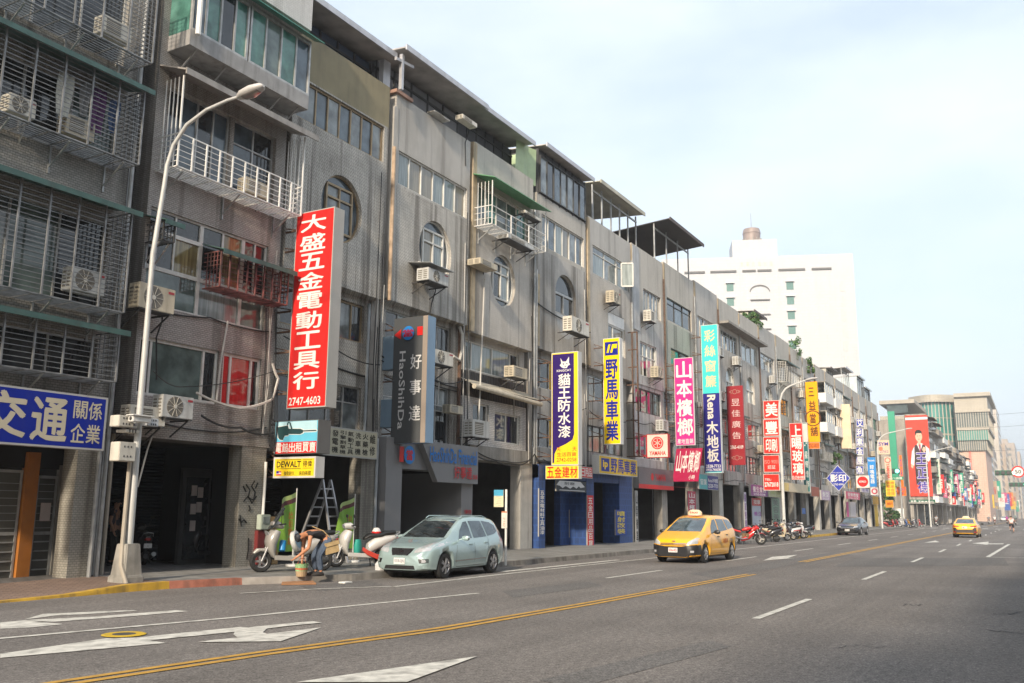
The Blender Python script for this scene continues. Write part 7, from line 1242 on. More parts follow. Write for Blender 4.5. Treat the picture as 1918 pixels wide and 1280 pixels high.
person('cyclist in pale pink shirt and shorts riding away on the right', CYC, pm('shirt_pink', (.66, .48, .46), .85), pm('shorts_dark', (.03, .03, .035), .85), BLACK, (x, y), R(1), shorts=.5)
for i, (px, py, col, sh, hm, lab) in enumerate(((1864, 983, (.3, .05, .04), (.62, .6, .58), (.6, .6, .6), 'in white shirt and white helmet left of the cyclist'), (1903, 984, (.04, .04, .045), (.08, .12, .12), (.05, .25, .3), 'in dark jacket just ahead of the cyclist'), (1886, 972, (.05, .05, .06), (.35, .05, .25), (.4, .08, .3), 'in magenta jacket and magenta helmet'), (1852, 974, (.5, .5, .5), (.2, .2, .22), (.6, .58, .55), 'in grey jacket far ahead of the white-shirted rider'), (1755, 986, (.05, .05, .05), (.3, .3, .3), (.1, .1, .1), 'waiting at the left kerb beyond the crossing'))):
    x, y = gnd(px, py); x = min(x, 210); d = ray(px, py); y = x/d.x*d.y; put(scooter('scooter ridden by the person '+lab, col, group='scooters moving down the road'), x, y, R(1)); person('scooter rider '+lab, RIDE, flat(sh, .85), pm('trousers_black', (.02, .02, .02), .8), BLACK, (x, y), R(1), hair='helmet', hairmat=flat(hm, .3))

# ------------------------------------------------------------------ street furniture near the camera
PX_, PY_ = 13.05, 16.62; z_ = lambda py: xpl(262, py, PX_)[1]
t = thing('street_lamp', 'tall grey street lamp on a concrete plinth carrying cameras and boxes', 'street lamp', (PX_, PY_, .13))
m = MB(); m.loft([((PX_, PY_, .1), (.27, 0, 0), (0, .27, 0)), ((PX_, PY_, .26), (.27, 0, 0), (0, .27, 0)), ((PX_, PY_, .27), (.235, 0, 0), (0, .235, 0)), ((PX_, PY_, .92), (.175, 0, 0), (0, .175, 0))], 16, 0, 9); m.build('plinth', pm('plinth_concrete', (.29, .275, .245), .85, 0, .25, 3, .3, 30, dirt=.7), t, bevel=.015)
arm = [(PX_, PY_, .9), (PX_, PY_, 4), (PX_, PY_, 7.2)]
for q in ((306, 345), (311, 310), (323, 272), (348, 234), (385, 206), (425, 188), (448, 181)): y, z = xpl(q[0]+2, q[1], PX_); arm.append((PX_, y, z))
m = MB(); m.tube(arm, [.085, .068, .055, .05, .047, .045, .043, .04, .037, .034], 12); m.build('pole', pm('pole_grey', (.52, .52, .5), .5, .15, .12, 2, dirt=.3), t, smooth=True)
a, bq = Vector(arm[-1]), Vector((PX_, *xpl(478, 168, PX_))); d = (bq-a).normalized(); n_ = d.cross(Vector((1, 0, 0))); m = MB(); m.loft([(a-d*.05, (.07, 0, 0), n_*.05), (a+d*.1, (.15, 0, 0), n_*.09), (a+d*.38, (.17, 0, 0), n_*.10), (a+d*.62, (.11, 0, 0), n_*.07), (a+d*.68, (.04, 0, 0), n_*.03)], 14); m.build('lamp_head', pm('lamp_shell', (.46, .44, .42), .4), t, smooth=True)
m = MB(); m.loft([(a+d*.12-Vector((0, 0, .075)), (.11, 0, 0), n_*.02), (a+d*.36-Vector((0, 0, .09)), (.13, 0, 0), n_*.03), (a+d*.56-Vector((0, 0, .06)), (.08, 0, 0), n_*.02)], 12); m.build('lamp_lens', pm('lens', (.25, .22, .2), .15, coat=1), t, smooth=True)
m = MB(); m.tube([(PX_-.2, PY_-.28, .12), (PX_-.24, PY_-.12, .5), (PX_-.17, PY_-.02, 1.0), (PX_-.15, PY_, 1.6), (PX_-.14, PY_, 3.0)], .045, 8); m.build('conduit', pm('tan_pipe', (.36, .32, .26), .6), t, smooth=True)
def camera_box(label, l, t_, r, bt, Y, depth, cat, name, lens=False, mat=CREAM):
    x0, x1, z0, z1 = FR(l, t_, r, bt, Y); t = thing(name, label, cat, ((x0+x1)/2, Y+depth/2, z0)); m = MB(); m.box(x0, x1, Y, Y+depth, z0, z1); m.build('housing', mat, t, bevel=.012); m = MB()
    if lens: m.box(x0-.04, x1+.02, Y-.05, Y+depth+.02, z1, z1+.02); m.lathe([(0, 0), ((z1-z0)*.32, 0), ((z1-z0)*.36, .03)], (x0-.005, Y+depth/2, (z0+z1)/2), (1, 0, 0), 16, 1)
    else:
        for i in range(3):
            for k in (0, 1): u = x0+(x1-x0)*(.3+.2*i); v = z0+(z1-z0)*(.25+.5*k); m.box(u-.012, u+.012, Y-.006, Y-.001, v-.02, v+.02, 1)
    m.bar(((x0+x1)/2, Y+depth/2, z0+.05), (PX_, PY_, z0+.02), .05); m.build('mount' if lens else 'fittings', [WHITEP, DFRAME], t)
camera_box('cream camera housing strapped to the lamp pole on its left', 224, 777, 250, 801, 16.45, .3, 'camera', 'security_camera'); camera_box('white bullet camera with a hood pointing left from the lamp pole', 250, 778, 284, 793, 16.3, .16, 'camera', 'security_camera', True, WHITEP); camera_box('small pale junction box right of the pole cameras', 278, 783, 297, 800, 16.5, .15, 'junction box', 'junction_box', mat=pm('box_bluegrey', (.48, .5, .52), .5)); camera_box('flat cream bracket tray under the pole cameras', 235, 804, 262, 812, 16.5, .3, 'bracket', 'bracket_tray'); camera_box('tall cream metal cabinet on the lamp pole', 225, 827, 253, 865, 16.4, .3, 'control box', 'control_box')
# bus stop
x, y = gnd(947, 1056, .15); t = thing('bus_stop', 'white bus stop pole with a pale timetable flag and a lower panel', 'bus stop', (x, y, .15)); zt = xpl(944, 917, x)[1]; m = MB(); m.tube([(x, y, .1), (x, y, zt)], .035, 10); m.build('pole', WHITEP, t)
def bpanel(l, t_, r, bt, nm, cols):
    y0, z1 = xpl(l, t_, x); y1, z0 = xpl(r, bt, x); m = MB(); m.box(x-.05, x-.02, y1, y0, z0, z1, 0); n = 1
    m.box(x-.053, x-.0505, y1, y0, z1-(z1-z0)*cols[2], z1, 1)
    for i in range(6): zz = z0+(z1-z0)*(.08+.1*i); m.box(x-.053, x-.0505, y1+.06, y1+(y0-y1)*(.55+.3*((i*3) % 4)/4), zz, zz+.015, 2)
    m.build(nm, [mc(cols[0]), mc(cols[1]), mc(cols[3])], t)
bpanel(927, 918, 944, 950, 'timetable', ((.66, .62, .42), (.08, .36, .55), .35, (.4, .4, .3))); bpanel(941, 958, 951, 990, 'lower_panel', ((.66, .62, .56), (.55, .2, .1), .08, (.6, .25, .15)))
# step ladder and flags in front of the tool shop
xl, zl = fac(612, 899, 17.9); t = thing('step_ladder', 'tall aluminium step ladder standing open in front of the tool shop', 'ladder', (xl, 17.7, .16)); LAD = pm('ladder_alu', (.40, .40, .41), .4, .5)
for nm, yb in (('front_section', 17.35), ('rear_section', 18.6)):
    m = MB(); w0_, w1_ = .30, .17; dx = .12 if nm == 'front_section' else -.25
    for s_ in (-1, 1): m.bar((xl+dx+s_*w0_, yb, .16), (xl+s_*w1_, 17.9, zl), .055)
    for i in range(1, 9): f = i/9; ww_ = w0_+(w1_-w0_)*f; m.bar((xl+dx*(1-f)-ww_, yb+(17.9-yb)*f, .16+(zl-.16)*f), (xl+dx*(1-f)+ww_, yb+(17.9-yb)*f, .16+(zl-.16)*f), .045)
    m.build(nm, LAD, t)
def flag(label, px0, px1, pt, pb, Y):
    x0, z1 = fac(px0, pt+14, Y); x1, zt_ = fac(px1, pt, Y); z0 = .55; t = thing('banner_flag', label, 'flag', (x1, Y, .16), 0, 'green promotional flags at the tool shop'); m = MB(); m.tube([(x1, Y, .16), (x1, Y, zt_+.1)], .014, 6); m.lathe([(0, .0), (.2, 0), (.2, .05), (0, .06)], (x1, Y, .16), (0, 0, 1), 16); m.build('pole', WHITEP, t); n = 10; G = MB(); P = lambda i, j: (x0+(x1-x0)*i/n, Y+.07*math.sin(i*.9+j*.4)*(1-i/n), z0+((z1+(zt_-z1)*i/n)-z0)*j/12)
    for i in range(n):
        for j in range(12): G.face([P(i, j), P(i+1, j), P(i+1, j+1), P(i, j+1)], 1 if j == 10 else 2 if j == 11 else 0)
    G.build('cloth', [pm('flag_green', (.20, .38, .05), .75, 0, .15, 2), pm('flag_brown', (.10, .03, .03), .7), pm('flag_lime', (.35, .45, .16), .7)], t, smooth=True); m = MB(); fr = Frame((x0, Y-.09, z0), (1, 0, 0), (0, 0, 1), x1-x0, z1-z0); column(m, fr, '出租電鎚', (.42, .12, .68, .78), .01); m.build('lettering', mc((.5, .1, .03)), t)
flag('green lettered flag left of the step ladder', 525, 556, 922, 1000, 17.5); flag('green lettered flag right of the step ladder', 634, 665, 932, 1000, 17.5)
x0, x1, z0, z1 = FR(490, 964, 506, 992, 18.0); t = thing('meter_box', 'pale green electric meter box on the graffiti pillar side', 'meter box', ((x0+x1)/2, 18.1, z0)); m = MB(); m.box(x0, x1, 18.0, 18.18, z0, z1); m.build('case', pm('meter_green', (.40, .45, .38), .5, dirt=.3), t, bevel=.015); m = MB(); m.box(x0+.06, x1-.06, 17.985, 18.0, z0+.16, z1-.06); m.build('window', G_PALE, t); m = MB(); m.tube([(x0+.15, 18.1, z1), (x0+.17, 18.12, z1+1.4)], .04, 8); m.build('conduit', WHITEP, t)
x0, x1, z0, z1 = FR(481, 994, 492, 1040, 18.15); m = MB(); m.box(x0, x1, 18.1, 18.3, .2, z1); o = m.build('fire_box', pm('dark_red_box', (.16, .02, .02), .6), None, bevel=.01); tag(o, 'narrow dark red box under the green meter box', 'box')
x0, x1, z0, z1 = FR(506, 968, 523, 1005, 18.3); m = MB(); m.box(x0, x1, 18.3, 18.6, .17, z1); o = m.build('cardboard_box', pm('cardboard', (.34, .22, .1), .85), None, bevel=.01); tag(o, 'tall brown cardboard beside the left green flag', 'cardboard')
m = MB(); x, y = gnd(712, 1068, .15); m.loft([((x, y, .15), (.13, 0, 0), (0, .12, 0)), ((x+.01, y, .30), (.15, 0, 0), (0, .13, 0)), ((x+.03, y, .42), (.06, 0, 0), (0, .05, 0)), ((x+.05, y, .5), (.07, 0, 0), (0, .05, 0))], 10); o = m.build('plastic_bag', pm('bag_white', (.62, .62, .62), .4), None, smooth=True); tag(o, 'knotted white plastic bag on the pavement behind the silver-green car', 'bag')
m = MB(); c4 = [gnd(527, 1097), gnd(592, 1096), gnd(586, 1091), gnd(530, 1090)]; m.prism([(p[0], p[1]) for p in c4], (0, 0, .01), (1, 0, 0), (0, 1, 0), (0, 0, .03)); o = m.build('wooden_plank', pm('plank', (.34, .17, .08), .8), None); tag(o, 'reddish wooden board lying in the gutter at the kerb', 'board')
m = MB(); x, y = gnd(647, 1093); m.box(x-.14, x+.14, y-.1, y+.1, .005, .04); o = m.build('litter', WHITEP, None, bevel=.01); tag(o, 'scrap of white litter on the road by the kerb', 'litter')
t = thing('chair', 'brown wooden chair behind the far end of the parked scooters', 'chair', (*gnd(1500, 992, .15), .15)); x, y = gnd(1500, 992, .15); WD = pm('chair_wood', (.28, .16, .07), .6)
m = MB(); m.box(x-.3, x+.3, y-.3, y+.3, .55, .62); m.build('seat', WD, t); m = MB(); m.box(x-.3, x+.3, y+.26, y+.31, .62, 1.35); m.build('backrest', WD, t)
for dx in (-.27, .24):
    for dy in (-.28, .25): m = MB(); m.box(x+dx, x+dx+.04, y+dy, y+dy+.04, .15, .55); m.build('leg', WD, t)
# more street lamps
def lamp(label, px, Y, ztop, reach, H=None):
    X = fac(px, 960, Y)[0]; t = thing('street_lamp', label, 'street lamp', (X, Y, .1)); m = MB(); pts = [(X, Y, .1), (X, Y, ztop-2.2)]+[(X, Y-reach*(1-math.cos(a))**1.2*.55, ztop-2.2+1.9*math.sin(a)) for a in (.4, .8, 1.1, 1.4)]; e = pts[-1]; pts.append((X, Y-reach, ztop)); m.tube(pts, [.11, .085, .075, .07, .065, .06, .05], 8); m.build('pole', pm('pole_pale', (.55, .55, .53), .5, dirt=.2), t, smooth=True); m = MB(); m.loft([((X, Y-reach+.05, ztop), (.06, 0, 0), (0, 0, .05)), ((X, Y-reach-.3, ztop+.06), (.15, 0, 0), (0, 0, .09)), ((X, Y-reach-.75, ztop+.1), (.08, 0, 0), (0, 0, .05))], 10); m.build('lamp_head', pm('lamp_shell', (.46, .44, .42), .4), t, smooth=True); return X
lamp('second street lamp rising beside the red glass sign', 1468, 14.9, 10.6, 1.9); lamp('third street lamp near the green tower panel', 1651, 15.2, 11.0, 3.0); lamp('street lamp beyond the crossing before the huge red banner', 1742, 12.6, 10.5, 2.6)

# ------------------------------------------------------------------ the side street corner, signals, far blocks
GREENON = pm('signal_green_lit', (.15, .9, .65), .4, emit=2.5); SIGB = pm('signal_housing', (.02, .12, .07), .5)
def signal(label, X, y0, z0, w=2.6, poleY=None, poleH=None, armZ=None, lit=-1, pole=True, rig=True):
    """horizontal traffic signal facing -X on an arm"""
    t = thing('traffic_light', label, 'traffic light', (X, poleY if poleY is not None else y0, .1)); m = MB(); m.box(X-.1, X+.2, y0-w/2, y0+w/2, z0-.34, z0+.34); m.build('housing', SIGB, t, bevel=.05); n = 4
    m = MB()
    for i in range(n): yy = y0+w/2-(i+.5)*w/n; m.lathe([(.27, -.1), (.28, 0)], (X-.1, yy, z0), (1, 0, 0), 14); 
    m.build('visor', SIGB, t)
    for i in range(n): yy = y0+w/2-(i+.5)*w/n; m = MB(); m.lathe([(0, -.06), (.24, -.05), (.26, 0)], (X-.1, yy, z0), (1, 0, 0), 14); m.build('lamp', GREENON if i == n-1 else DFRAME, t, smooth=True)
    if rig: m = MB(); m.tube([(X+.3, poleY, .1), (X+.3, poleY, z0+.6)], .12, 8); m.tube([(X+.3, poleY, z0+.1), (X+.3, y0, z0+.1)], .06, 6); m.build('mast', STEEL, t, smooth=True)
    return t
X = 131.0; y, z = xpl(1667, 883, X); signal('horizontal traffic light with green lit over the left half of the crossing', X, y, z, 2.4, 15.6)
def board(label, l, t_, r, b, X, col, txt, tcol, cat='road sign', name='road_sign', **k):
    s = Sign(label, fX(l, t_, r, b, X), .06, col, rim=.0, cat=cat, name=name, group=None)
    if txt: s.text(txt, (.08, .15, .92, .85), tcol, .02, 'w')
    m = MB(); fr = s.fr; m.bar((X+.1, fr.O.y, fr.O.z+fr.h*.5), (X+.1, 15.6, fr.O.z+fr.h*.5), .06); m.build('bracket', STEEL, s.t); return s.done()
board('white street name board on the traffic light mast', 1634, 893, 1658, 898, 130.8, (.6, .55, .45), '松山路', BLK); board('second white board just under the street name board', 1636, 900, 1661, 903, 130.8, (.62, .60, .56), '', BLK); board('green direction board on the signal arm', 1669, 893, 1692, 899, 130.8, (.02, .26, .14), '八德路', WHT); board('hanging turquoise vertical board on the mast', 1630, 913, 1637, 942, 130.8, (.05, .48, .38), '', WHT)
X = 140.0; y, z = xpl(1884, 886, X); signal('horizontal traffic light with green lit left of the speed limit sign', X, y, z, 2.6, -1.2)
y, z = xpl(1907, 884, X); t = thing('speed_sign', 'round white speed limit sign with a red ring reading 50', 'road sign', (X-.1, y, z-.8)); fr = Frame((X-.15, y, z), (0, -1, 0), (0, 0, 1), 1, 1); m = MB(); m.lathe([(0, 0), (.78, 0), (.78, .06), (0, .06)], (X-.15, y, z), (1, 0, 0), 28); m.build('disc', mc(RED), t); m = MB(); disc(m, fr, 0, 0, .60, .01); m.build('face', mc(WHT), t); m = MB(); write(m, fr, '50', (-.36, -.26, .36, .26), .03, d=.02); m.build('lettering', mc(BLK), t); m = MB(); m.bar((X, y, z), (X, y-2, z+.3), .06); m.bar((X, y-2, z+.3), (X+.3, -1.2, z+.3), .07); m.build('bracket', STEEL, t)
X = 175.0; y, z = xpl(1908, 908, X); signal('second green-lit traffic light lower at the right edge', X, y, z, 2.8, -1.2)
X = 210.0; y, z = xpl(1786, 917, X); s = Sign('square white no-turn sign with a red ring over the far lane', fX(1780, 910, 1794, 926, X), .06, WHT, rim=.0, cat='road sign', name='road_sign', group=None); s.disc(.5, .5, s.fr.h*.42, RED, .01, s.fr.h*.3); s.poly([(.2, .75), (.28, .83), (.8, .25), (.72, .17)], RED, .011); m = MB(); m.bar((X+.1, s.fr.O.y, s.fr.O.z+.5), (X+.1, 12.5, s.fr.O.z+.5), .06); m.bar((X+.1, 12.5, .1), (X+.1, 12.5, s.fr.O.z+1), .1); m.build('mast', STEEL, s.t); s.done()

def leaves(mb, c, rad, n, size, seed, mi=0, clump=9):
    r_ = random.Random(seed); cl = []
    for _ in range(clump):
        while True:
            p = Vector((r_.uniform(-1, 1), r_.uniform(-1, 1), r_.uniform(-1, 1)))
            if p.length < 1: break
        cl.append((Vector((p.x*rad[0], p.y*rad[1], p.z*rad[2])), r_.uniform(.25, .5)))
    for _ in range(n):
        q, k = r_.choice(cl); d = Vector((r_.gauss(0, 1), r_.gauss(0, 1), r_.gauss(0, 1))).normalized()*r_.uniform(.5, 1)*k; p = Vector(c)+q+Vector((d.x*rad[0], d.y*rad[1], d.z*rad[2]))
        u = Vector((r_.gauss(0, 1), r_.gauss(0, 1), r_.gauss(0, 1))).normalized(); v = u.orthogonal().normalized(); s_ = size*r_.uniform(.6, 1.3); mb.face([p-u*s_, p+v*s_*.5, p+u*s_, p-v*s_*.5], r_.randrange(3))
LEAF = [pm('leaf_dark', (.035, .085, .022), .6, 0, .25, 6), pm('leaf_mid', (.06, .13, .03), .6, 0, .25, 6), pm('leaf_light', (.11, .19, .05), .6, 0, .2, 6)]; BARK = pm('bark', (.10, .075, .05), .9)
def tree(label, c, rad, trunk_z, n, size, seed, cat='tree', name='tree'):
    t = thing(name, label, cat, (c[0], c[1], trunk_z)); m = MB(); r_ = random.Random(seed); tr = max(.03, rad[0]*.06); m.tube([(c[0], c[1], trunk_z), (c[0]+tr, c[1], (trunk_z+c[2])/2), (c[0], c[1]+tr, c[2])], [tr*1.5, tr, tr*.6], 8)
    for k in range(5): m.tube([(c[0], c[1], trunk_z+(c[2]-trunk_z)*(.5+.1*k)), (c[0]+rad[0]*.6*math.cos(k*1.3), c[1]+rad[1]*.6*math.sin(k*1.3), c[2]+rad[2]*r_.uniform(-.2, .5))], [tr*.7, tr*.2], 6)
    m.build('trunk', BARK, t, smooth=True); m = MB(); leaves(m, c, rad, n, size, seed); m.build('crown', LEAF, t); return t
tree('bushy green tree at the mouth of the side street', (150, 19.5, 5.0), (3.2, 2.4, 2.0), .1, 1500, .28, 1); tree('low rounded shrub beneath the side street tree', (147, 19.2, 1.7), (3.0, 1.4, 1.1), .1, 900, .22, 2, 'shrub', 'shrub'); tree('light green shrub growing on a roof corner of the row', (71, 18.7, 16.9), (1.5, .8, .8), 15.6, 600, .16, 3, 'shrub', 'shrub'); tree('straggly rooftop shrub in front of the white tower block', (86, 18.5, 16.6), (1.2, .7, 1.2), 15.4, 400, .15, 4, 'shrub', 'shrub'); tree('creeper hanging from a roof edge beside the white tower block', (90, 18.1, 15.7), (1.0, .4, .9), 15.0, 350, .14, 5, 'shrub', 'shrub'); tree('potted balcony plants with red flowers above the blue diamond sign', (99, 17.8, 7.4), (1.8, .5, .6), 6.9, 450, .14, 6, 'plant', 'plant')
tree('green treetop over the far roofs before the pink tower', (262, 20, 17.5), (7, 4, 2.0), 12, 900, .5, 8)
x, y, z = 149.5, 18.4, 2.3; m = MB(); m.box(x, x+.1, y-.9, y+.6, 1.1, 2.6); m.bar((x+.05, y, .1), (x+.05, y, 1.2), .08); o = m.build('notice_board', WHITEP, None); tag(o, 'plain white square board standing among the side street scooters', 'notice board')
# banner building and the second block
YB = 14.8; XB = 163.0
T_BB = tile_mat('tile_block2', (.36, .325, .28), .2, .1, 0, .55, .7, .4, .08, 21)
def block_house(label, X0, X1, top, tm, seed, YF_=YB, floors=5, dep=13):
    r_ = random.Random(seed); t = thing('row_house', label, 'building', (X0, YF_, .1), 0, 'houses of the second block'); w = MB(); w.box(X0, X1, YF_, YF_+dep, 3.4, top); w.box(X0, X1, YF_+min(3.5, dep-.5), YF_+dep, .1, 3.4); w.box(X1-.9, X1-.05, YF_+.05, YF_+.9, .1, 3.4); w.build('wall', tm, t); fh = (top-3.6)/floors
    for i in range(floors):
        z = 3.9+fh*i; x0, x1 = X0+.6, X1-.6
        if r_.random() < .55: m = MB(); m.box(x0, x1, YF_-1.0, YF_, z-.25, z+.75); m.build('balcony', [CONC, WHITEP, T_BB][r_.randrange(3)], t)
        window(t, x0, x1, z+.1, z+fh*.55, YF_-.07, r_.choice([3, 4]), 1, ALUW if r_.random() < .5 else ALU, [[G_DARK, G_GREY], [G_BLUE, G_DARK], [G_PALE, G_DARK]][r_.randrange(3)])
        if r_.random() < .4: m = MB(); m.fbox((x0, YF_-1.1, z+fh*.6), (x1-x0, 0, 0), (0, 1.1, .2), (0, 0, .05)); m.build('awning', [GREENP, STEEL, RUST][r_.randrange(3)], t)
    return t
fr = fX(1695, 779, 1748, 930, XB-.25)
bt = block_house('corner house of the second block carrying the huge red banner', XB, XB+9, fr.O.z+fr.h+.25, T_BB, 50, floors=6, dep=fr.O.y-YB+.2)
s = Sign('huge red election banner with a man in a waistcoat and purple characters', fr, .12, (.62, .06, .035), rim=.0, cat='banner', name='banner', group=None); s.rect(0, .945, 1, .975, (.7, .68, .68)); 
E_ = [(.55+.155*math.cos(a), .735+.062*math.sin(a)) for a in [math.pi*k/12 for k in range(24)]]; SK = (.66, .42, .29); WS = (.72, .70, .68)
s.poly([(.30, .14), (.28, .57), (.36, .63), (.78, .63), (.88, .57), (.86, .14)], (.05, .035, .04), .004); s.poly([(.32, .61), (.20, .55), (.12, .40), (.14, .36), (.26, .38), (.30, .46)], WS, .005); s.poly([(.82, .62), (.97, .58), (1.0, .46), (.92, .42), (.74, .46), (.84, .52)], WS, .005); s.poly([(.44, .645), (.57, .54), (.70, .645), (.57, .66)], WS, .0052); s.poly([(.53, .62), (.57, .645), (.61, .62), (.60, .53), (.57, .51)], (.35, .03, .1), .006); s.poly([(.49, .62), (.49, .68), (.62, .68), (.62, .62), (.55, .60)], SK, .0058); s.poly(E_, SK, .006); s.poly([(.39, .735), (.39, .79), (.46, .815), (.60, .82), (.70, .795), (.71, .735), (.67, .775), (.45, .775)], (.02, .02, .02), .007); s.poly([(.66, .57), (.72, .605), (.80, .60), (.82, .56), (.74, .535)], SK, .0065); s.poly([(.11, .36), (.13, .40), (.24, .38), (.20, .34)], SK, .0065)
for u in (.49, .61): s.disc(u, .742, .07, (.03, .02, .02), .008)
s.poly([(.49, .703), (.61, .703), (.55, .693)], (.4, .1, .08), .008)
for k, ch in enumerate('王正德'):
    v1 = .53-.175*k; 
    for du, dv in ((-.012, 0), (.012, 0), (0, -.005), (0, .005)): s.text(ch, (.36+du, v1-.135+dv, .84+du, v1+dv), (.72, .70, .72), .035, 'w', d=.009)
    s.text(ch, (.36, v1-.135, .84, v1), (.05, .02, .30), .03, 'w', d=.014)
s.done()
s = Sign('dark green shop fascia with white characters below the huge red banner', fX(1703, 936, 1752, 945, XB-.3), .3, (.02, .10, .06), rim=.0, group=None); s.text('方天', (.04, .15, .28, .85), WHT, .05, 'row'); s.text('不動產仲介', (.34, .25, .95, .75), WHT, .03, 'row'); s.done()
m = MB(); y0 = xpl(1703, 946, XB)[0]; y1 = xpl(1751, 946, XB)[0]; 
m.box(XB-.12, XB-.02, y1+.4, y0-2.2, .1, 3.4, 1); [m.box(XB-.16, XB-.12, y1+.4+i*1.1, y1+.5+i*1.1, .1, 3.4, 0) for i in range(3)]; m.box(XB-.5, XB, y1, y0, 3.45, 3.7, 0); o = m.build('shop_glazing', [CONC, G_DARK], bt)
s = Sign('tall pale sign with green characters right of the huge red banner', fX(1750, 860, 1764, 926, XB+3), .2, (.62, .60, .52), rim=.0, group='shop signs of the second block'); s.text('佳美醫器溫保行', (.25, .04, .75, .97), (.03, .3, .2), .03); s.done()
xx = XB+9.1; k = 0; LB = ['with rounded balconies next to the banner house', 'with rusty awnings', 'with projecting concrete balconies', 'with green awnings and many laundry rails', 'with plain windows', 'with tall parapet', 'with small shop canopies', 'with pale tiles', 'with dark window bands', 'with a low roof', 'before the pink tower', 'at the foot of the pink tower']
while xx < 285: w_ = 9.5; block_house('five-storey house of the second block '+LB[k], xx, xx+w_-.1, 18.0-.6*(k % 4)-k*.25, [T_BB, T_E, T_F, T_G][k % 4], 60+k, floors=5); xx += w_; k += 1
# pink tower and green glass mall
PINKT = tile_mat('tower_pink', (.62, .43, .34), 1.2, .6, 0, .12, .8, .1, .04, 31); BEIGE = tile_mat('tower_beige', (.44, .40, .33), 1.5, .5, 0, .15, .8, .1, .04, 32); GLZ = pm('tower_green_glass', (.05, .25, .22), .2, .1, .2, .15, coat=.5); GLD = pm('tower_grey_glass', (.10, .13, .13), .15, .2, .3, .3, coat=.5)
XT = 300.0; ya = xpl(1797, 850, XT)[0]; yb_ = xpl(1846, 850, XT)[0]; zt = xpl(1830, 739, XT)[1]
t = thing('tower_block', 'pink stone tower with projecting top storeys at the end of the row', 'building', (XT, (ya+yb_)/2, 0)); m = MB(); m.box(XT, XT+38, yb_, ya, 0, zt-16.5); m.build('shaft', PINKT, t)
for (z0, z1, ov_, mt, nm) in ((zt-16.5, zt-13.5, .6, GLD, 'glass_band'), (zt-13.5, zt-10.5, 1.2, GLZ, 'glass_band'), (zt-10.5, zt-9.7, 1.6, BEIGE, 'ledge'), (zt-9.7, zt-5.4, 1.6, GLD, 'glass_band'), (zt-5.4, zt-4.6, 2.2, BEIGE, 'ledge'), (zt-4.6, zt-.8, 1.6, BEIGE, 'top_storey'), (zt-.8, zt+.3, 2.6, BEIGE, 'roof_slab')):
    m = MB(); m.box(XT-ov_, XT+38, yb_-ov_, ya+.2, z0, z1)
    if nm == 'glass_band':
        for i in range(14): yy = yb_-ov_+(ya-yb_+ov_)*i/13; m.box(XT-ov_-.15, XT-ov_, yy-.12, yy+.12, z0, z1, 1)
        for i in range(12): m.box(XT+3*i, XT+3*i+.3, yb_-ov_-.15, yb_-ov_, z0, z1, 1)
    m.build(nm, [mt, BEIGE], t)
s = Sign('long pinkish-red vertical banner with white characters on the pink tower', fX(1811, 800, 1822, 888, XT-.3), .15, (.62, .16, .12), rim=0, cat='banner', name='banner', group=None); s.text('雄獅會館', (.25, .5, .78, .88), WHT, .02, gap=.35); s.text('全新開幕', (.3, .06, .7, .46), (.7, .45, .4), .02); s.disc(.5, .94, .5, WHT); s.done()
t = thing('shopping_mall', 'curved green glass mall beside the pink tower', 'building', (XT+6, ya+10, 0)); yc_ = xpl(1708, 850, XT+6)[0]; n = 14; zt2 = xpl(1750, 742, XT+6)[1]
P_ = [(XT+8-5*math.sin(math.pi*i/n), ya+(yc_-ya)*i/n) for i in range(n+1)]
for (z0, z1, mt, nm, o_) in ((0, zt2-24, PINKT, 'base', 0), (zt2-24, zt2-16, GLD, 'glass_band', 0), (zt2-16, zt2-12, GLZ, 'glass_band', .3), (zt2-12, zt2-2, GLZ, 'glass_band', 0), (zt2-2, zt2, BEIGE, 'roof_edge', 1.2)):
    m = MB()
    for i in range(n):
        (xa, y_a), (xb2, y_b) = P_[i], P_[i+1]; m.face([(xa-o_, y_a, z0), (xb2-o_, y_b, z0), (xb2-o_, y_b, z1), (xa-o_, y_a, z1)], 0); m.face([(xa-o_, y_a, z1), (xb2-o_, y_b, z1), (xb2+20, y_b, z1), (xa+20, y_a, z1)], 0)
        if nm == 'glass_band': m.bar((xa-o_-.1, y_a, z0), (xa-o_-.1, y_a, z1), .3, 1); m.bar((xa-o_-.1, y_a, (z0+z1)/2), (xb2-o_-.1, y_b, (z0+z1)/2), .2, 1)
        if nm != 'base': m.bar((xa-o_-.1, y_a, z0), (xb2-o_-.1, y_b, z0), .5, 1)
    m.build(nm, [mt, BEIGE], t)
y0 = xpl(1655, 780, XT-40)[0]; y1 = xpl(1709, 780, XT-40)[0]; zt3 = xpl(1690, 737, XT-40)[1]; t = thing('office_block', 'beige office block with ribbed floors behind the end of the row', 'building', (XT-40, (y0+y1)/2, 0)); m = MB(); m.box(XT-40, XT-10, y1, y0, 0, zt3-6); m.build('wall', BEIGE, t)
for i in range(7): z = zt3-6-4.2*(i-1); m = MB(); m.box(XT-41, XT-10, y1-.8, y0+.8, z-1.0, z); m.build('ledge' if i else 'roof_slab', BEIGE, t); m = MB(); m.box(XT-40.2, XT-40, y1+.5, y0-.5, z-3.6, z-1.7) if i > 1 else None; m.build('window_band', GLD, t) if i > 1 else None
m = MB(); m.box(XT-40.3, XT-40, y1+1, y0-1, zt3-5.2, zt3-2.2); m.build('glass_band', GLD, t)
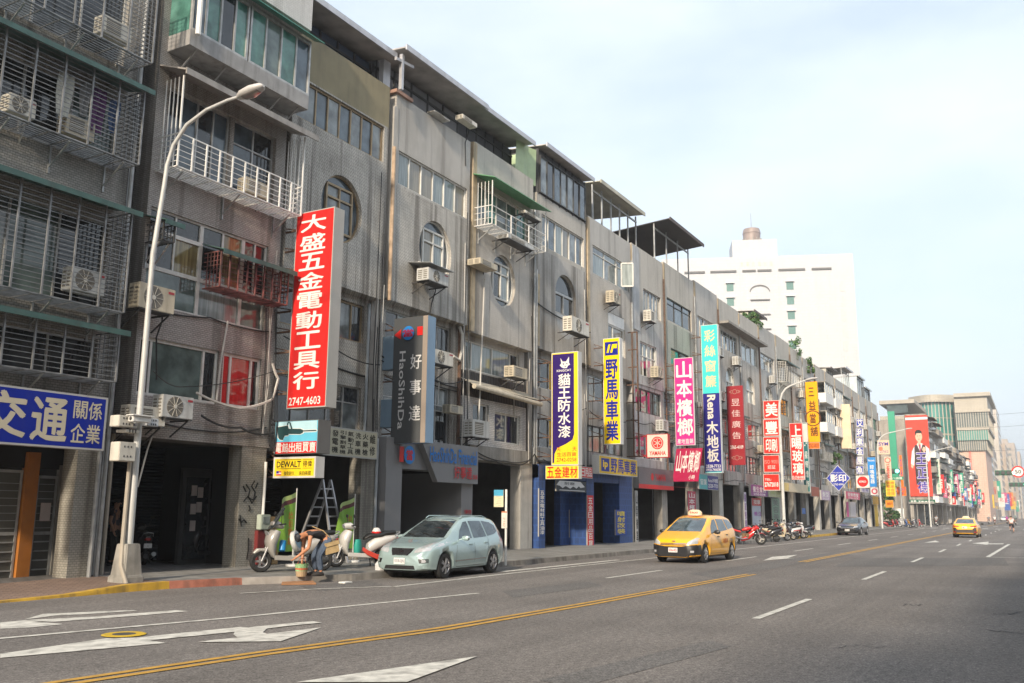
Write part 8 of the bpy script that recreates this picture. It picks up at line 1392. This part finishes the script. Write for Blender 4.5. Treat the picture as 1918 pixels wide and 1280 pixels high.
# white tower block behind the row
D_ = 198.0; pr = Vector((0, 0, EYE))+ray(1605, 600)*D_; U = Vector((.357, -.934, 0)); Nn = Vector((-.934, -.357, 0)); Wt = 41.5; zt = (Vector((0, 0, EYE))+ray(1598, 468)*D_).z; O = Vector((pr.x, pr.y, 0))-U*Wt; fr = Frame(O, U, (0, 0, 1), 1, 1)
WHT_T = tile_mat('tower_white', (.47, .48, .50), 1.4, .7, 0, .05, .93, .08, .02, 41); t = thing('tower_block', 'tall white tower block with a round tank on its roof', 'building', tuple(O+U*Wt/2)); 
hol = []
def FB(m, u0, u1, z0, z1, d0, d1, mi=0): m.fbox(fr.P(u0, z0, d0), U*(u1-u0), (0, 0, z1-z0), fr.N*(d1-d0), mi)
m = MB(); FB(m, 0, Wt, 0, zt, -22, 0); m.build('wall', WHT_T, t)
for (u, top_, n_) in ((10.9+4, 517, 8), (27.8, 512, 9), (39.3, 500, 0)):
    for i in range(n_): z = (Vector((0, 0, EYE))+ray(1480, 528)*D_).z-3.32*i; m = MB(); FB(m, u-.75, u+.75, z-.9, z+.9, .02, .05); o = m.build('window', pm('tower_window', (.10, .20, .18), .1, coat=.5), t); m = MB(); FB(m, u-.95, u+.95, z+.9, z+1.15, .0, .5); m.build('lintel', pm('tower_ledge', (.55, .55, .55), .6), o)  # plain pale grey ledge over each window
for i in range(8): z = (Vector((0, 0, EYE))+ray(1580, 522)*D_).z-3.32*i; m = MB(); FB(m, 38.4, 39.3, z-2.4, z, .02, .06); m.build('slot_window', pm('tower_slot', (.45, .46, .46), .5), t)
zz = (Vector((0, 0, EYE))+ray(1450, 496)*D_).z
for (u0, u1) in ((5, 9.5), (10.7, 16.4), (17.7, 20.6), (21, 24), (25.5, 31.2), (32.6, 36.8)): m = MB(); FB(m, u0, u1, zz-.2, zz+.25, .0, .25); m.build('louvre_slot', pm('tower_slot_dark', (.12, .12, .12), .7), t)
zz = (Vector((0, 0, EYE))+ray(1435, 538)*D_).z; m = MB(); n = 20
for i in range(n): a0, a1 = math.pi*i/n, math.pi*(i+1)/n; m.face([fr.P(21.3-2.2*math.cos(a0), zz+1.6*math.sin(a0), .1), fr.P(21.3-2.2*math.cos(a1), zz+1.6*math.sin(a1), .1), fr.P(21.3-2.0*math.cos(a1), zz+1.25*math.sin(a1), .1), fr.P(21.3-2.0*math.cos(a0), zz+1.25*math.sin(a0), .1)])
for dz in (2.0, 5.3, 8.6): FB(m, 19.2, 23.4, zz-dz, zz-dz+.25, 0, .3)
m.build('arched_window', pm('tower_slot_dark', (.12, .12, .12), .7), t)
zz = (Vector((0, 0, EYE))+ray(1430, 482)*D_).z; m = MB(); row(m, fr, '京華企業大樓', (17.0, zz-.5, 24.6, zz+.6), .0, d=.15, gap=.5); m.build('lettering', pm('tower_letters', (.62, .52, .42), .5, .3), t)
m = MB(); FB(m, 15.8, 25.6, zt, zt+4.2, -9, -1); m.build('roof_house', WHT_T, t); c = fr.P(20.6, zt+4.2, -5); m = MB(); m.lathe([(0, 0), (2.1, 0), (2.15, 1.1), (1.9, 1.15), (1.95, 2.4), (2.05, 2.5), (1.9, 3.3), (1.8, 3.6), (0, 3.9)], c, (0, 0, 1), 24); m.build('water_tank', pm('tank_pink', (.27, .215, .195), .5, .1, .2, .6), t, smooth=True); m = MB()
for i in range(16): a = i*math.pi/8; m.bar(c+Vector((2.25*math.cos(a), 2.25*math.sin(a), -.1)), c+Vector((2.2*math.cos(a), 2.2*math.sin(a), 1.2)), .2)
m.tube([c+Vector((0, 0, 3.8)), c+Vector((0, 0, 7.5))], .06, 5); m.build('tank_rail', CONC, t)
# far houses down the street
FT = [tile_mat('far_wall_%d' % i, c, 1.0, .5, 0, .3, .85, .1, .05, 51+i) for i, c in enumerate(((.50, .40, .32), (.46, .43, .38), (.42, .36, .31), (.55, .50, .44)))]
xx = 365; k = 0; r_ = random.Random(5); FL = ['peach apartment block beyond the pink tower', 'cream apartment block with stepped roof far down the street', 'brown flat-roofed block far down the street', 'tall pale slab far down the street', 'pinkish slab block near the vanishing point', 'grey-beige block near the vanishing point', 'low tan block in the far distance', 'pale block in the far distance', 'dim block at the very end of the street', 'last hazy block at the end of the street']
for (w_, h_) in ((35, 30), (38, 42), (40, 30), (45, 52), (50, 38), (60, 34), (70, 46), (80, 36), (90, 50), (120, 42)):
    t = thing('apartment_block', FL[k], 'building', (xx, YB, 0), 0, 'far apartment blocks'); m = MB(); yo = YB-(0 if k < 3 else min(6, (k-2)*1.3)); m.box(xx, xx+w_-4, yo, yo+18, 0, h_); m.box(xx+w_*.3, xx+w_*.6, yo+4, yo+12, h_, h_+4); m.build('wall', FT[k % 4], t); q = MB()
    for i in range(int(h_/3.4)-1):
        z = 3.5+3.4*i; q.box(xx+1, xx+w_-6, yo-.1, yo, z+.6, z+2.0); q.box(xx-.1, xx, yo+2, yo+7, z+.6, z+2.0); q.box(xx-.1, xx, yo+10, yo+16, z+.6, z+2.0)
    stuff(q.build('window_band', G_GREY, t)) if False else q.build('window_band', G_GREY, t); xx += w_+2; k += 1
# far shop signs, each its own board
r_ = random.Random(11); CH = '吉安康美利達興隆昌盛福祿壽喜發財旺鴻泰和平順豐裕寶源'; PAL = [((.55, .03, .03), 'red'), ((.65, .62, .58), 'white'), ((.62, .42, .04), 'yellow'), ((.05, .12, .4), 'blue'), ((.03, .3, .2), 'green'), ((.6, .22, .03), 'orange'), ((.5, .08, .2), 'pink'), ((.4, .3, .22), 'tan')]
for i, ch in enumerate(CH):
    X = XB+6+i*5.2+r_.uniform(-1, 1); col, nm = PAL[(i*3+i//5) % 8]; hh = r_.uniform(1.5, 4.2); ww_ = r_.uniform(.7, 1.3); z0 = r_.uniform(3.4, 7.5); fr = Frame((X, YB-.3, z0), (0, -1, 0), (0, 0, 1), ww_, hh); s = Sign('%s %s sign board lettered %s far along the second block' % ('tall' if hh > 3.6 else 'short', nm, ch), fr, .2, col, rim=0, group='shop signs of the second block'); tcc = WHT if nm not in ('white', 'yellow', 'tan') else (.4, .03, .04)
    if hh > 3.6: s.text(ch+'商行', (.15, .06, .85, .94), tcc, .04)
    else: s.text(ch, (.2, .25, .8, .8), tcc, .04, 'w')
    s.done()
for i in range(12):
    X = 320+i*28; col, nm = PAL[(i*5+2) % 8]; fr = Frame((X, YB-1-.2*i, 4+(i*7) % 5), (0, -1, 0), (0, 0, 1), 2.2, 4+(i*3) % 4); s = Sign('%s sign board lettered %s in the hazy distance' % (nm, '東西南北中正大小天地人日'[i]), fr, .3, col, rim=0, group='shop signs in the hazy distance'); s.text('東西南北中正大小天地人日'[i], (.2, .4, .8, .7), WHT if nm not in ('white', 'yellow', 'tan') else (.4, .03, .04), .04, 'w'); s.done()
# overhead wires
m = MB()
def wire(a, b, sag): 
    A_, B_ = Vector(a), Vector(b); m.tube([A_.lerp(B_, i/14)-Vector((0, 0, sag*4*(i/14)*(1-i/14))) for i in range(15)], .03, 4)
for (pa, pb) in (((1792, 843), (1935, 838)), ((1852, 776), (1940, 765)), ((1856, 800), (1940, 788))):
    Xw = 205; ya2, za = xpl(*pa, Xw); yb2, zb2 = xpl(*pb, Xw); wire((Xw, ya2+3, za), (Xw, -6, zb2), .4)
o = m.build('overhead_wires', CABLE, None); tag(o, 'thin overhead wires crossing the far street at the right', 'wires')
# ------------------------------------------------------------------ haze
hz = bpy.data.materials.new('haze_air'); hz.use_nodes = True; t_ = hz.node_tree; t_.nodes.remove(t_.nodes['Principled BSDF']); pv = t_.nodes.new('ShaderNodeVolumePrincipled'); pv.inputs['Color'].default_value = (.93, .95, 1, 1); pv.inputs['Density'].default_value = HAZE_D; pv.inputs['Anisotropy'].default_value = .3
t_.links.new(pv.outputs[0], t_.nodes['Material Output'].inputs['Volume']); m = MB(); m.box(-402, 1702, -502, 702, -1.5, 75); o = m.build('haze', hz, None); stuff(o); SC.cycles.volume_bounces = 0
_tc_o = _to; bpy.data.objects.remove(_to)
